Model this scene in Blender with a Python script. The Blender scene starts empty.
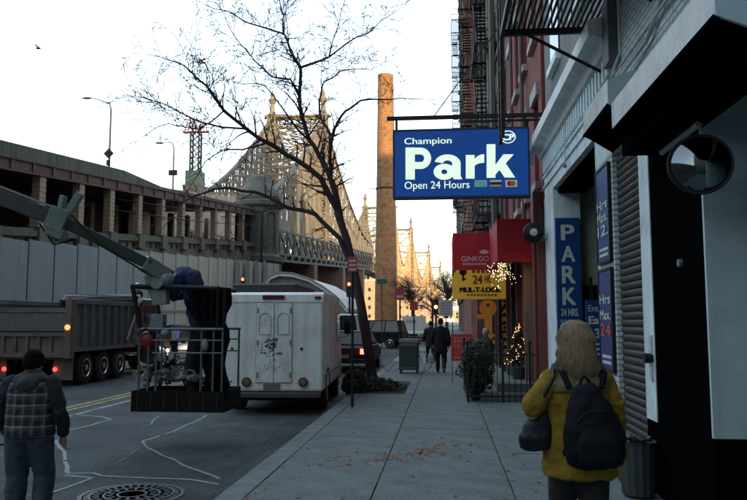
import bpy, math, random
from mathutils import Vector, Matrix, noise
R = math.radians
scene = bpy.context.scene
COL = scene.collection
random.seed(7)

# ------------------------------------------------------------------ camera, sky, sun, exposure
CAM_H = 1.70
YAW, TILT = R(5.55), R(5.51)
cam_data = bpy.data.cameras.new('camera')
cam_data.lens = 35.0
cam_data.sensor_width = 36.0
cam_data.clip_end = 6000
cam = bpy.data.objects.new('camera', cam_data)
COL.objects.link(cam)
cam.location = (0, 0, CAM_H)
cam.rotation_euler = (R(90) + TILT, 0, YAW)
scene.camera = cam

SUN_EL, SUN_AZ = R(12.0), R(25.0)          # sun low behind the camera, a little to the right
world = bpy.data.worlds.new('World')
scene.world = world
world.use_nodes = True
wn = world.node_tree.nodes
wl = world.node_tree.links
bg = wn['Background']
sky = wn.new('ShaderNodeTexSky')
sky.sky_type = 'NISHITA'
sky.sun_disc = False
sky.sun_elevation = SUN_EL
sky.sun_rotation = R(180) - SUN_AZ
sky.air_density = 1.2
sky.dust_density = 2.0
sky.ozone_density = 1.0
veil = wn.new('ShaderNodeVectorMath'); veil.operation = 'ADD'      # thin even high haze
veil.inputs[1].default_value = (1.42, 1.42, 1.48)
wl.new(sky.outputs[0], veil.inputs[0])
wl.new(veil.outputs[0], bg.inputs[0])
bg.inputs[1].default_value = 0.15
sd = bpy.data.lights.new('sun', 'SUN')
sd.energy = 4.0
sd.angle = R(0.5)
sd.color = (1.0, 0.62, 0.24)
sun = bpy.data.objects.new('sun', sd)
COL.objects.link(sun)
sun.rotation_euler = (R(90) - SUN_EL, 0, SUN_AZ)
scene.view_settings.view_transform = 'Standard'
scene.view_settings.look = 'None'
scene.view_settings.gamma = 1
scene.view_settings.exposure = 1.52

# ------------------------------------------------------------------ helpers
F = 726.0
_f = Vector((-math.sin(YAW) * math.cos(TILT), math.cos(YAW) * math.cos(TILT), math.sin(TILT)))
_r = Vector((math.cos(YAW), math.sin(YAW), 0))
_u = _r.cross(_f)
def ray(px, py):
    return _f + _r * ((px - 373.5) / F) - _u * ((py - 250.0) / F)
def at(px, py, Y):                 # the point at street distance Y seen at a pixel of the 747x500 photo
    d = ray(px, py); t = Y / d.y
    return Vector((d.x * t, Y, CAM_H + d.z * t))
def atx(px, py, X):
    d = ray(px, py); t = X / d.x
    return Vector((X, d.y * t, CAM_H + d.z * t))
def atz(px, py, Z):
    d = ray(px, py); t = (Z - CAM_H) / d.z
    return Vector((d.x * t, d.y * t, Z))

ROAD = -0.15

_mats = {}
def mat(name, col, rough=0.8, metal=0.0, var=0.25, scale=6.0, bump=0.0, bscale=None, emit=0, ecol=None, spec=None, grime=0.0, gscale=1.2, gcol=(0.02, 0.018, 0.015), coat=0, streak=0.0, speck=0.0):
    if name in _mats: return _mats[name]
    m = bpy.data.materials.new(name); m.use_nodes = True
    n = m.node_tree.nodes; l = m.node_tree.links
    b = n['Principled BSDF']
    b.inputs['Roughness'].default_value = rough
    b.inputs['Metallic'].default_value = metal
    if spec is not None: b.inputs['Specular IOR Level'].default_value = spec
    if coat: b.inputs['Coat Weight'].default_value = coat
    tc = n.new('ShaderNodeTexCoord')
    out = None
    rgb = n.new('ShaderNodeRGB'); rgb.outputs[0].default_value = (*col, 1); out = rgb.outputs[0]
    if var > 0:
        nz = n.new('ShaderNodeTexNoise'); nz.inputs['Scale'].default_value = scale; nz.inputs['Detail'].default_value = 6; nz.inputs['Roughness'].default_value = 0.65
        l.new(tc.outputs['Object'], nz.inputs['Vector'])
        mr = n.new('ShaderNodeMapRange'); mr.inputs[1].default_value = 0.25; mr.inputs[2].default_value = 0.75
        mr.inputs[3].default_value = 1 - var; mr.inputs[4].default_value = 1 + var
        l.new(nz.outputs[0], mr.inputs[0])
        mx = n.new('ShaderNodeVectorMath'); mx.operation = 'SCALE'
        l.new(out, mx.inputs[0]); l.new(mr.outputs[0], mx.inputs['Scale'])
        out = mx.outputs[0]
    if grime > 0:
        g = n.new('ShaderNodeTexNoise'); g.inputs['Scale'].default_value = gscale; g.inputs['Detail'].default_value = 9; g.inputs['Roughness'].default_value = 0.7
        l.new(tc.outputs['Object'], g.inputs['Vector'])
        gr = n.new('ShaderNodeMapRange'); gr.inputs[1].default_value = 0.48; gr.inputs[2].default_value = 0.7; gr.inputs[3].default_value = 0; gr.inputs[4].default_value = grime
        l.new(g.outputs[0], gr.inputs[0])
        mix = n.new('ShaderNodeMix'); mix.data_type = 'RGBA'
        l.new(gr.outputs[0], mix.inputs[0]); l.new(out, mix.inputs[6]); mix.inputs[7].default_value = (*gcol, 1)
        out = mix.outputs[2]
    if streak > 0:      # run-off stains, stretched down the surface
        mp = n.new('ShaderNodeMapping'); mp.inputs['Scale'].default_value = (5.0, 5.0, 0.35); l.new(tc.outputs['Object'], mp.inputs[0])
        g = n.new('ShaderNodeTexNoise'); g.inputs['Scale'].default_value = 1.0; g.inputs['Detail'].default_value = 7; g.inputs['Roughness'].default_value = 0.6
        l.new(mp.outputs[0], g.inputs['Vector'])
        gr = n.new('ShaderNodeMapRange'); gr.inputs[1].default_value = 0.45; gr.inputs[2].default_value = 0.72; gr.inputs[3].default_value = 0; gr.inputs[4].default_value = streak
        l.new(g.outputs[0], gr.inputs[0])
        mix = n.new('ShaderNodeMix'); mix.data_type = 'RGBA'
        l.new(gr.outputs[0], mix.inputs[0]); l.new(out, mix.inputs[6]); mix.inputs[7].default_value = (*gcol, 1)
        out = mix.outputs[2]
    if speck > 0:       # fine light and dark aggregate
        g = n.new('ShaderNodeTexVoronoi'); g.inputs['Scale'].default_value = 70
        l.new(tc.outputs['Object'], g.inputs['Vector'])
        sx = n.new('ShaderNodeSeparateColor'); l.new(g.outputs['Color'], sx.inputs[0])
        gr = n.new('ShaderNodeMapRange'); gr.inputs[3].default_value = 1-speck; gr.inputs[4].default_value = 1+speck
        l.new(sx.outputs[0], gr.inputs[0])
        mx = n.new('ShaderNodeVectorMath'); mx.operation = 'SCALE'
        l.new(out, mx.inputs[0]); l.new(gr.outputs[0], mx.inputs['Scale']); out = mx.outputs[0]
    l.new(out, b.inputs['Base Color'])
    if bump > 0:
        bz = n.new('ShaderNodeTexNoise'); bz.inputs['Scale'].default_value = bscale or scale * 6; bz.inputs['Detail'].default_value = 5
        l.new(tc.outputs['Object'], bz.inputs['Vector'])
        bp = n.new('ShaderNodeBump'); bp.inputs['Strength'].default_value = bump; bp.inputs['Distance'].default_value = 0.02
        l.new(bz.outputs[0], bp.inputs['Height']); l.new(bp.outputs[0], b.inputs['Normal'])
    if emit:
        b.inputs['Emission Color'].default_value = (*(ecol or col), 1)
        b.inputs['Emission Strength'].default_value = emit
    _mats[name] = m
    return m

def brickmat(name, c1, c2, mortar, scale=1.0, rough=0.85, bw=0.21, bh=0.068, ms=0.012, axis='YZ'):
    if name in _mats: return _mats[name]
    m = bpy.data.materials.new(name); m.use_nodes = True
    n = m.node_tree.nodes; l = m.node_tree.links; b = n['Principled BSDF']
    b.inputs['Roughness'].default_value = rough
    tc = n.new('ShaderNodeTexCoord'); sp = n.new('ShaderNodeSeparateXYZ'); cb = n.new('ShaderNodeCombineXYZ')
    l.new(tc.outputs['Object'], sp.inputs[0])
    ad = n.new('ShaderNodeMath'); ad.operation = 'ADD'
    l.new(sp.outputs['X'], ad.inputs[0]); l.new(sp.outputs['Y'], ad.inputs[1])
    l.new(ad.outputs[0], cb.inputs[0]); l.new(sp.outputs['Z'], cb.inputs[1])
    bt = n.new('ShaderNodeTexBrick'); l.new(cb.outputs[0], bt.inputs['Vector'])
    bt.inputs['Scale'].default_value = 1.0
    bt.inputs['Brick Width'].default_value = bw * scale; bt.inputs['Row Height'].default_value = bh * scale; bt.inputs['Mortar Size'].default_value = ms * scale
    bt.inputs['Color1'].default_value = (*c1, 1); bt.inputs['Color2'].default_value = (*c2, 1); bt.inputs['Mortar'].default_value = (*mortar, 1)
    nz = n.new('ShaderNodeTexNoise'); nz.inputs['Scale'].default_value = 0.9; nz.inputs['Detail'].default_value = 8
    l.new(tc.outputs['Object'], nz.inputs['Vector'])
    mr = n.new('ShaderNodeMapRange'); mr.inputs[1].default_value = 0.3; mr.inputs[2].default_value = 0.7; mr.inputs[3].default_value = 0.6; mr.inputs[4].default_value = 1.2
    l.new(nz.outputs[0], mr.inputs[0])
    mx = n.new('ShaderNodeVectorMath'); mx.operation = 'SCALE'
    l.new(bt.outputs[0], mx.inputs[0]); l.new(mr.outputs[0], mx.inputs['Scale']); l.new(mx.outputs[0], b.inputs['Base Color'])
    bp = n.new('ShaderNodeBump'); bp.invert = True; bp.inputs['Strength'].default_value = 0.6; bp.inputs['Distance'].default_value = 0.01
    l.new(bt.outputs['Fac'], bp.inputs['Height']); l.new(bp.outputs[0], b.inputs['Normal'])
    _mats[name] = m
    return m

class MB:
    def __init__(s): s.v = []; s.f = []; s.smooth = False
    def add(s, vs, fs):
        o = len(s.v); s.v += [tuple(v) for v in vs]; s.f += [tuple(i + o for i in f) for f in fs]; return s
    def box(s, x0, x1, y0, y1, z0, z1):
        return s.add([(x0,y0,z0),(x1,y0,z0),(x1,y1,z0),(x0,y1,z0),(x0,y0,z1),(x1,y0,z1),(x1,y1,z1),(x0,y1,z1)],
              [(0,3,2,1),(4,5,6,7),(0,1,5,4),(1,2,6,5),(2,3,7,6),(3,0,4,7)])
    def quad(s, a, b, c, d): return s.add([a, b, c, d], [(0,1,2,3)])
    def beam(s, a, b, w, h=None, up=(0,0,1)):
        a = Vector(a); b = Vector(b); h = h or w; d = (b - a)
        if d.length < 1e-6: return s
        d.normalize(); U = Vector(up)
        if abs(d.dot(U)) > 0.98: U = Vector((0,1,0))
        sx = d.cross(U).normalized(); sz = sx.cross(d).normalized()
        vs = []
        for p in (a, b):
            for i, j in ((-1,-1),(1,-1),(1,1),(-1,1)): vs.append(p + sx * (w/2*i) + sz * (h/2*j))
        return s.add(vs, [(0,1,2,3),(7,6,5,4),(0,4,5,1),(1,5,6,2),(2,6,7,3),(3,7,4,0)])
    def tube(s, pts, rad, n=8, cap=True):
        pts = [Vector(p) for p in pts]; k = len(pts)
        if not isinstance(rad, (list, tuple)): rad = [rad] * k
        vs = []; fs = []; prev = None
        for i, p in enumerate(pts):
            d = (pts[min(i+1,k-1)] - pts[max(i-1,0)])
            d = d.normalized() if d.length > 1e-9 else Vector((0,0,1))
            if prev is None:
                U = Vector((0,0,1)) if abs(d.z) < 0.9 else Vector((1,0,0))
                sx = d.cross(U).normalized()
            else:
                sx = (prev - d * prev.dot(d))
                sx = sx.normalized() if sx.length > 1e-6 else d.orthogonal().normalized()
            prev = sx; sy = d.cross(sx)
            for j in range(n):
                a = 2*math.pi*j/n
                vs.append(p + (sx*math.cos(a) + sy*math.sin(a)) * rad[i])
        for i in range(k-1):
            for j in range(n):
                j2 = (j+1) % n
                fs.append((i*n+j, i*n+j2, (i+1)*n+j2, (i+1)*n+j))
        if cap:
            fs.append(tuple(range(n-1,-1,-1))); fs.append(tuple((k-1)*n+j for j in range(n)))
        return s.add(vs, fs)
    def cyl(s, a, b, r, n=16, r2=None):
        return s.tube([a, b], [r, r if r2 is None else r2], n)
    def ell(s, c, rx, ry, rz, n=16, m=10, M=None):
        vs = []; fs = []
        for i in range(m+1):
            t = math.pi*i/m
            for j in range(n):
                a = 2*math.pi*j/n
                v = Vector((rx*math.sin(t)*math.cos(a), ry*math.sin(t)*math.sin(a), rz*math.cos(t)))
                if M is not None: v = M @ v
                vs.append(v + Vector(c))
        for i in range(m):
            for j in range(n):
                j2 = (j+1) % n
                fs.append((i*n+j, (i+1)*n+j, (i+1)*n+j2, i*n+j2))
        return s.add(vs, fs)
    def loft(s, rings):            # rings of (centre, rx, ry) stacked roughly along z, elliptical
        n = 20; vs = []; fs = []
        for (c, rx, ry) in rings:
            for j in range(n):
                a = 2*math.pi*j/n
                vs.append((c[0] + rx*math.cos(a), c[1] + ry*math.sin(a), c[2]))
        k = len(rings)
        for i in range(k-1):
            for j in range(n):
                j2 = (j+1) % n
                fs.append((i*n+j, i*n+j2, (i+1)*n+j2, (i+1)*n+j))
        fs.append(tuple(range(n-1,-1,-1))); fs.append(tuple((k-1)*n+j for j in range(n)))
        return s.add(vs, fs)
    def prism(s, poly, axis, a, b):   # poly of 2D points extruded along axis from a to b
        n = len(poly); vs = []
        for t in (a, b):
            for (p, q) in poly:
                vs.append({'x': (t,p,q), 'y': (p,t,q), 'z': (p,q,t)}[axis])
        fs = [tuple(range(n)), tuple(range(2*n-1, n-1, -1))]
        for i in range(n):
            j = (i+1) % n; fs.append((i, n+i, n+j, j))
        return s.add(vs, fs)
    def lathe(s, c, prof, n=24, ax='z'):
        vs = []; fs = []; k = len(prof)
        for (r, h) in prof:
            for j in range(n):
                a = 2*math.pi*j/n
                p = {'z': (r*math.cos(a), r*math.sin(a), h), 'y': (r*math.cos(a), h, r*math.sin(a)), 'x': (h, r*math.cos(a), r*math.sin(a))}[ax]
                vs.append((c[0]+p[0], c[1]+p[1], c[2]+p[2]))
        for i in range(k-1):
            for j in range(n):
                j2 = (j+1) % n; fs.append((i*n+j, i*n+j2, (i+1)*n+j2, (i+1)*n+j))
        fs.append(tuple(range(n-1,-1,-1))); fs.append(tuple((k-1)*n+j for j in range(n)))
        return s.add(vs, fs)
    def mesh(s, name):
        me = bpy.data.meshes.new(name); me.from_pydata(s.v, [], s.f); me.validate()
        import bmesh
        bm = bmesh.new(); bm.from_mesh(me); bmesh.ops.recalc_face_normals(bm, faces=bm.faces); bm.to_mesh(me); bm.free()
        return me
    def obj(s, name, m, parent=None, smooth=False, bevel=0, remesh=0, puff=0, sub=0, **tags):
        me = s.mesh(name); me.materials.append(m)
        if smooth: me.shade_smooth()
        o = bpy.data.objects.new(name, me); COL.objects.link(o)
        if parent is not None:
            o.parent = parent
            o.matrix_parent_inverse = Matrix.Identity(4)
        if remesh:
            md = o.modifiers.new('r', 'REMESH'); md.mode = 'VOXEL'; md.voxel_size = remesh; md.use_smooth_shade = True
            sm = o.modifiers.new('s', 'SMOOTH'); sm.factor = 0.5; sm.iterations = 4
        if puff:
            tx = bpy.data.textures.get('fold') or bpy.data.textures.new('fold', 'CLOUDS')
            tx.noise_scale = 0.09; tx.noise_depth = 1
            dp = o.modifiers.new('d', 'DISPLACE'); dp.texture = tx; dp.strength = puff; dp.mid_level = 0.5; dp.texture_coords = 'LOCAL'
        if bevel:
            bv = o.modifiers.new('b', 'BEVEL'); bv.width = bevel; bv.segments = 2; bv.limit_method = 'ANGLE'
        if sub:
            su = o.modifiers.new('u', 'SUBSURF'); su.levels = sub; su.render_levels = sub
        for k, v in tags.items(): o[k] = v
        return o

def thing(name, label, cat, loc=(0,0,0), rz=0, group=None):
    o = bpy.data.objects.new(name, None); COL.objects.link(o); o.location = loc; o.rotation_euler = (0,0,rz)
    o['label'] = label; o['category'] = cat
    if group: o['group'] = group
    return o
def struct(name):
    o = bpy.data.objects.new(name, None); COL.objects.link(o); o['kind'] = 'structure'; return o
def inst(name, me, parent, loc=(0,0,0), rot=(0,0,0), sc=(1,1,1)):
    o = bpy.data.objects.new(name, me); COL.objects.link(o); o.parent = parent; o.location = loc; o.rotation_euler = rot; o.scale = sc
    return o
def copy_tree(o, parent=None, **tags):
    c = o.copy(); COL.objects.link(c)
    if parent is not None: c.parent = parent
    for ch in list(o.children): copy_tree(ch, c)
    for k, v in tags.items(): c[k] = v
    return c

def text(body, m, parent, o, ux, vz, w, h, bold=0.0, name='lettering', depth=0.004, shear=0):
    """flat raised lettering: lower left corner o, width w along ux, height h along vz"""
    cu = bpy.data.curves.new(name, 'FONT'); cu.body = body; cu.resolution_u = 4; cu.shear = shear
    t = bpy.data.objects.new('t', cu); COL.objects.link(t)
    dg = bpy.context.evaluated_depsgraph_get(); dg.update()
    me = bpy.data.meshes.new_from_object(t.evaluated_get(dg)); bpy.data.objects.remove(t)
    xs = [v.co.x for v in me.vertices]; ys = [v.co.y for v in me.vertices]
    x0, x1, y0, y1 = min(xs), max(xs), min(ys), max(ys)
    ux = Vector(ux).normalized(); vz = Vector(vz).normalized(); nn = ux.cross(vz)
    base = [(v.co.x, v.co.y) for v in me.vertices]; polys = [tuple(p.vertices) for p in me.polygons]
    # heavier strokes: the same letters laid several times, each a hair further out and shifted
    S_ = bold*1.35
    offs = [(0, 0)] if bold <= 0 else [(a*S_, b*S_*0.6) for a in ((0, 1) if bold < .02 else (-1, -.33, .33, 1)) for b in ((0,) if bold < .02 else (-1, 1))]
    mx_ = max(abs(a) for a, b in offs); my_ = max(abs(b) for a, b in offs)
    X0, X1, Y0_, Y1_ = x0-mx_, x1+mx_, y0-my_, y1+my_
    vs = []; fs = []
    for q, (ox, oy) in enumerate(offs):
        k0 = len(vs)
        for (x, y) in base:
            vs.append(Vector(o) + ux * ((x+ox-X0)/(X1-X0)*w) + vz * ((y+oy-Y0_)/(Y1_-Y0_)*h) + nn * (depth + q*0.0004))
        fs += [tuple(i+k0 for i in p) for p in polys]
    bpy.data.meshes.remove(me); me = bpy.data.meshes.new(name); me.from_pydata(vs, [], fs)
    me.name = name; me.materials.clear(); me.materials.append(m)
    ob = bpy.data.objects.new(name, me); COL.objects.link(ob); ob.parent = parent
    return ob

# ------------------------------------------------------------------ materials
def setup():
    pass
M_asph = mat('asphalt', (0.058,0.072,0.075), 0.8, var=0.45, scale=1.1, bump=0.8, bscale=70, grime=0.7, gscale=0.5, gcol=(0.026,0.030,0.032), speck=0.45, spec=0.3)
M_asph2 = mat('asphalt_patch', (0.072,0.088,0.089), 0.85, var=0.4, scale=2, bump=0.8, bscale=70, speck=0.45, grime=0.5, gscale=1.3, gcol=(0.035,0.04,0.04), spec=0.3)
M_conc = mat('sidewalk_concrete', (0.145,0.180,0.176), 0.85, var=0.35, scale=1.6, bump=0.4, bscale=60, grime=0.6, gscale=1.4, speck=0.22, spec=0.3, gcol=(0.06,0.07,0.068))
M_kerb = mat('kerb_stone', (0.13,0.16,0.16), 0.8, var=0.4, scale=5, bump=0.3)
M_wpaint = mat('white_paint', (0.62,0.66,0.66), 0.55, var=0.12, scale=3, bump=0.15, bscale=30, grime=0.5, gscale=1.6, gcol=(0.25,0.25,0.22))
M_wmark = mat('road_white', (0.26,0.28,0.28), 0.85, var=0.6, scale=12, grime=0.7, gscale=2.5, gcol=(0.05,0.06,0.06))
M_ymark = mat('road_yellow', (0.36,0.29,0.10), 0.85, var=0.6, scale=8, grime=0.8, gscale=2.5, gcol=(0.05,0.06,0.06))
M_orange = mat('orange_spray', (0.42,0.14,0.07), 0.8, var=0.5, scale=20)
M_black = mat('black_paint', (0.009,0.010,0.011), 0.6, var=0.2, spec=0.3)
M_iron = mat('black_iron', (0.018,0.017,0.017), 0.6, metal=0.3, var=0.3, scale=9)
M_glass = mat('dark_glass', (0.02,0.025,0.03), 0.08, var=0, spec=0.45)
M_rubber = mat('rubber', (0.015,0.015,0.016), 0.85, var=0.2)
M_chrome = mat('chrome', (0.6,0.6,0.6), 0.25, metal=1.0, var=0.1)
M_grey = mat('grey_metal', (0.22,0.24,0.25), 0.55, metal=0.4, var=0.2)
M_skin = mat('skin', (0.42,0.24,0.17), 0.55, var=0.06)
# ------------------------------------------------------------------ the setting: ground, road, sidewalk
g = MB(); S = 3000
g.box(-S, S, -400, 5000, -1.2, -0.20).obj('ground', mat('earth', (0.09,0.085,0.08), 0.9, var=0.2, scale=0.2), kind='structure')
r = MB(); r.box(-21.5, -2.2, -50, 1500, -0.19, ROAD)
road = r.obj('road', M_asph, kind='structure')
MB().box(-21.5, 60, 47, 60, -0.19, ROAD + 0.004).obj('avenue', M_asph, kind='structure')
sidewalk = struct('sidewalk')
cols = [(-1.93, -0.72), (-0.712, 0.66), (0.668, 2.05)]
slabm = {}
for ci, (x0, x1) in enumerate(cols):
    me = MB().box(0.004, x1-x0-0.004, 0.005, 2.94, -0.2, 0).mesh('paving_slab'); me.materials.append(M_conc)
    Y = -6.9 + ci*0.9
    while Y < 45:
        if not (ci == 0 and False):
            o = inst('paving_slab', me, sidewalk, (x0, Y, random.uniform(-0.004, 0.003)), (random.uniform(-.0012,.0012), random.uniform(-.0015,.0015), 0))
        Y += 2.95
MB().box(-2.0, 60, -30, 46.9, -0.19, -0.03).obj('sidewalk_bed', mat('joint_dirt', (0.03,0.028,0.025), 0.9), sidewalk)
kerb = struct('kerb')
km = MB().box(-2.2, -1.938, 0.006, 2.0, -0.19, 0.005).mesh('kerb_stone'); km.materials.append(M_kerb)
for i in range(27):
    inst('kerb_stone', km, kerb, (random.uniform(-.006,.006), -7 + i*2.0, random.uniform(-.006,.004)))
# far side pavement beyond the road
MB().box(-27, -21.5, -50, 400, -0.19, 0).obj('far_sidewalk', M_conc, kind='structure')
# block beyond the avenue, pavement on the right
MB().box(-2.2, 60, 60.05, 900, -0.19, -0.005).obj('next_block_sidewalk', M_conc, kind='structure')
# gutter dirt line
gt = MB()
y = -5
while y < 40:
    gt.box(-2.32-random.uniform(0,.06), -2.205, y, y+1.1, ROAD, ROAD+0.006); y += 1.1
gt.obj('gutter_dirt', mat('gutter_dirt', (0.022,0.021,0.02), 0.9), road, kind='stuff')
# double yellow line
for x in (-7.72, -7.98):
    MB().box(x-0.055, x+0.055, 13, 46, ROAD-0.001, ROAD+0.005).obj('yellow_line', M_ymark, road)
MB().box(-7.3, -7.18, 13, 20, ROAD-0.001, ROAD+0.005).obj('white_line', M_wmark, road)

# painted outlines and patches on the road
def strip(pts, w, m, name, z=0.005, close=False, jit=0.02):
    P = [atz(px, py, ROAD) for px, py in pts]
    mb = MB(); Q = []
    for i in range(len(P)-1):
        n = max(2, int((P[i+1]-P[i]).length/0.12))
        for k in range(n): Q.append(P[i].lerp(P[i+1], k/n))
    Q.append(P[-1])
    Q = [q + Vector((noise.noise(q*2.0), noise.noise(q*2.0+Vector((9,3,1))), 0))*jit*3 for q in Q]
    L = []; 
    for i, q in enumerate(Q):
        d = (Q[min(i+1,len(Q)-1)] - Q[max(i-1,0)]); d.z = 0; d.normalize(); s = Vector((-d.y, d.x, 0))
        ww = w/2*(1 + 0.5*noise.noise(q*7))
        L.append((q - s*ww, q + s*ww))
    for i in range(len(L)-1):
        if w < 0.1 and m.name == 'chalk_line' and noise.noise(Q[i]*3.1) > 0.5: continue
        a, b = L[i]; c, d = L[i+1]
        z0 = ROAD + z
        mb.add([(a.x,a.y,z0),(b.x,b.y,z0),(d.x,d.y,z0),(c.x,c.y,z0)], [(0,1,2,3)])
    return mb.obj(name, m, road)
M_wash = mat('chalk_line', (0.25,0.29,0.29), 0.85, var=0.6, scale=14)
def patch(pts, name='asphalt_patch'):
    P = [atz(px, py, ROAD) for px, py in pts]
    MB().add([(p.x,p.y,ROAD+0.003) for p in P], [tuple(range(len(P)))]).obj(name, M_asph2, road)
patch([(206,414),(190,424),(166,434),(144,441),(144,446),(163,455),(190,467),(212,478),(226,478),(258,450),(287,420),(240,414)])
patch([(56,415),(105,417),(110,419),(96,424),(69,431),(30,440),(0,446),(0,420)])
patch([(0,444),(56,442),(64,458),(69,473),(93,478),(64,489),(38,500),(0,512)])
strip([(206,415),(190,424),(166,434),(144,441),(144,446),(163,455),(190,467),(217,479)], 0.045, M_wash, 'chalk_line')
strip([(56,414),(105,417),(110,419),(96,424),(69,431)], 0.06, M_wash, 'chalk_line')
strip([(56,440),(64,458),(69,473),(91,473),(102,476),(138,477.5),(190,480),(220,484)], 0.05, M_wash, 'chalk_line')
strip([(64,475),(93,478),(64,489),(38,499),(20,508)], 0.05, M_wash, 'chalk_line')
strip([(142,426),(150,425),(155,418),(160,416)], 0.03, M_wash, 'chalk_line')
strip([(118,462),(133,452),(145,446)], 0.015, M_wash, 'chalk_line')
strip([(0,470),(60,476)], 0.02, mat('tar_seam', (0.02,0.02,0.02), 0.6), 'tar_seam')
strip([(110,480),(180,500),(230,512)], 0.03, mat('tar_seam', (0.02,0.02,0.02), 0.6), 'tar_seam')
strip([(228,470),(262,452),(300,432)], 0.03, mat('tar_seam', (0.02,0.02,0.02), 0.6), 'tar_seam')

# manhole
mc = atz(132, 495, ROAD)
mh = thing('manhole_cover', 'round cast iron manhole cover with raised rings set in the road', 'manhole cover', (mc.x, mc.y, ROAD))
M_cast = mat('cast_iron', (0.12,0.125,0.125), 0.55, metal=0.3, var=0.35, scale=14)
MB().lathe((0,0,0), [(0.545,0.0),(0.545,0.009),(0.50,0.010),(0.50,0.0)], 40).obj('frame', M_cast, mh)
cv = MB(); cv.lathe((0,0,0), [(0.485,0.0),(0.485,0.008)], 40)
cv.obj('lid', mat('cast_iron_dark', (0.05,0.05,0.052), 0.6, metal=0.3, var=0.3), mh)
rg = MB()
for rr in (0.44, 0.30, 0.16):
    rg.lathe((0,0,0), [(rr,0.008),(rr,0.017),(rr-0.025,0.017),(rr-0.025,0.008)], 36)
for k in range(28):
    a = k/28*2*math.pi
    rg.beam((0.33*math.cos(a),0.33*math.sin(a),0.012), (0.40*math.cos(a),0.40*math.sin(a),0.012), 0.028, 0.012)
for k in range(14):
    a = k/14*2*math.pi
    rg.beam((0.19*math.cos(a),0.19*math.sin(a),0.012), (0.26*math.cos(a),0.26*math.sin(a),0.012), 0.03, 0.012)
rg.obj('raised_pattern', M_cast, mh)

# orange utility marks sprayed on the sidewalk
om = MB()
def dab(px, py, w, h, n):
    for k in range(n):
        c = atz(px + random.gauss(0, w), py + random.gauss(0, h), 0.0045)
        s_ = random.uniform(0.006, 0.022)
        om.add([(c.x + s_*random.uniform(.5,1)*math.cos(a_), c.y + s_*2.2*random.uniform(.5,1)*math.sin(a_), 0.005) for a_ in [i*math.pi/3 for i in range(6)]], [(0,1,2,3,4,5)])
def strokes(px, py, n):
    c = atz(px, py, 0.0)
    for q in range(2 + n//10):
        a_ = random.choice((0.1, 1.5, 1.2, -0.9)) + random.gauss(0, .2); L_ = random.uniform(.08, .16); o_ = Vector((random.gauss(0,.07), random.gauss(0,.12), 0))
        for k in range(int(16 + n*0.7)):
            t = random.uniform(-1, 1); x = c.x+o_.x+math.cos(a_)*L_*t+random.gauss(0,.012); y = c.y+o_.y+math.sin(a_)*L_*1.6*t+random.gauss(0,.02); s_ = random.uniform(.004,.013)
            om.add([(x+s_*random.uniform(.6,1.3)*math.cos(t_), y+s_*1.5*math.sin(t_), 0.005) for t_ in [i*1.2566 for i in range(5)]], [(0,1,2,3,4)])
for px, py, n in ((340,459,10),(346,462,6),(370,459,12),(378,460,8),(396,456,22),(402,458,12),(417,452,30),(421,458,18),(436,448,24),(441,452,14),(455,446,20),(247,492,5),(251,494,4)):
    strokes(px, py, n)
om.obj('orange_mark', M_orange, sidewalk, kind='stuff')
for pts in (((300,430),(420,421)),):
    pass

# chewing gum spots and street litter
gm_ = MB(); rg_ = random.Random(31)
for k in range(420):
    x = rg_.uniform(-1.9, 2.0); y = 2.5 + 22*rg_.random()**1.5; s_ = rg_.uniform(0.008, 0.028)
    gm_.add([(x+s_*rg_.uniform(.7,1.2)*math.cos(t), y+s_*rg_.uniform(.7,1.2)*math.sin(t), 0.0048) for t in [i*1.047 for i in range(6)]], [(0,1,2,3,4,5)])
gm_.obj('gum_spot', mat('gum_dark', (0.045,0.052,0.05), 0.8), sidewalk, kind='stuff')
lt_ = MB()
for k in range(260):
    y = rg_.uniform(2, 30); x = -2.26 - abs(rg_.gauss(0, .10)) if rg_.random() < .7 else rg_.uniform(-1.9, 2.05)
    z = (ROAD + 0.012) if x < -2.2 else 0.012; s_ = rg_.uniform(.012,.04); a_ = rg_.uniform(0,6.28)
    lt_.add([(x+s_*math.cos(a_), y+s_*math.sin(a_), z), (x-s_*.5*math.sin(a_), y+s_*.5*math.cos(a_), z+.008), (x-s_*math.cos(a_), y-s_*math.sin(a_), z), (x+s_*.5*math.sin(a_), y-s_*.5*math.cos(a_), z+.01)], [(0,1,2,3)])
lt_.obj('litter', mat('leaf_litter', (0.09,0.075,0.05), 0.8, var=0.6, scale=3), sidewalk, kind='stuff')
# tree pit with dark soil
MB().box(-1.93, -0.95, 17.1, 20.4, -0.02, 0.008).obj('tree_pit', mat('soil', (0.03,0.022,0.015), 0.95, var=0.4, bump=0.8), kind='structure')

# ------------------------------------------------------------------ fence hoarding and viaduct on the left
def lineY(px, c): return 726.0*c/(470.0-px)
def lineX(Y, c): return -c + 0.0358*Y
VA = math.atan(0.0358)
M_panel = mat('fence_panel', (0.23,0.275,0.30), 0.6, var=0.2, scale=0.8, grime=0.35, gscale=0.5, gcol=(0.12,0.135,0.14), streak=0.18)
M_panel2 = mat('fence_panel_beige', (0.36,0.37,0.33), 0.7, var=0.1, scale=0.8, grime=0.3, gscale=0.5, gcol=(0.15,0.15,0.12), streak=0.6)
fence = thing('hoarding_fence', 'tall grey panel hoarding along the far side of the road under the viaduct', 'fence')
pm = MB().box(-0.04, 0.04, 0.06, 2.34, 0, 1).mesh('panel'); pm.materials.append(M_panel)
pm2 = MB().box(-0.04, 0.04, 0.06, 2.34, 0, 1).mesh('panel'); pm2.materials.append(M_panel2)
pb = MB().box(-0.03, 0.02, -0.06, 0.06, 0, 1).mesh('post'); pb.materials.append(M_black)
def fence_h(Y): 
    return 5.9 + (Y-35.5)*0.052
Y = 24.0; c = 23.0
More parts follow.
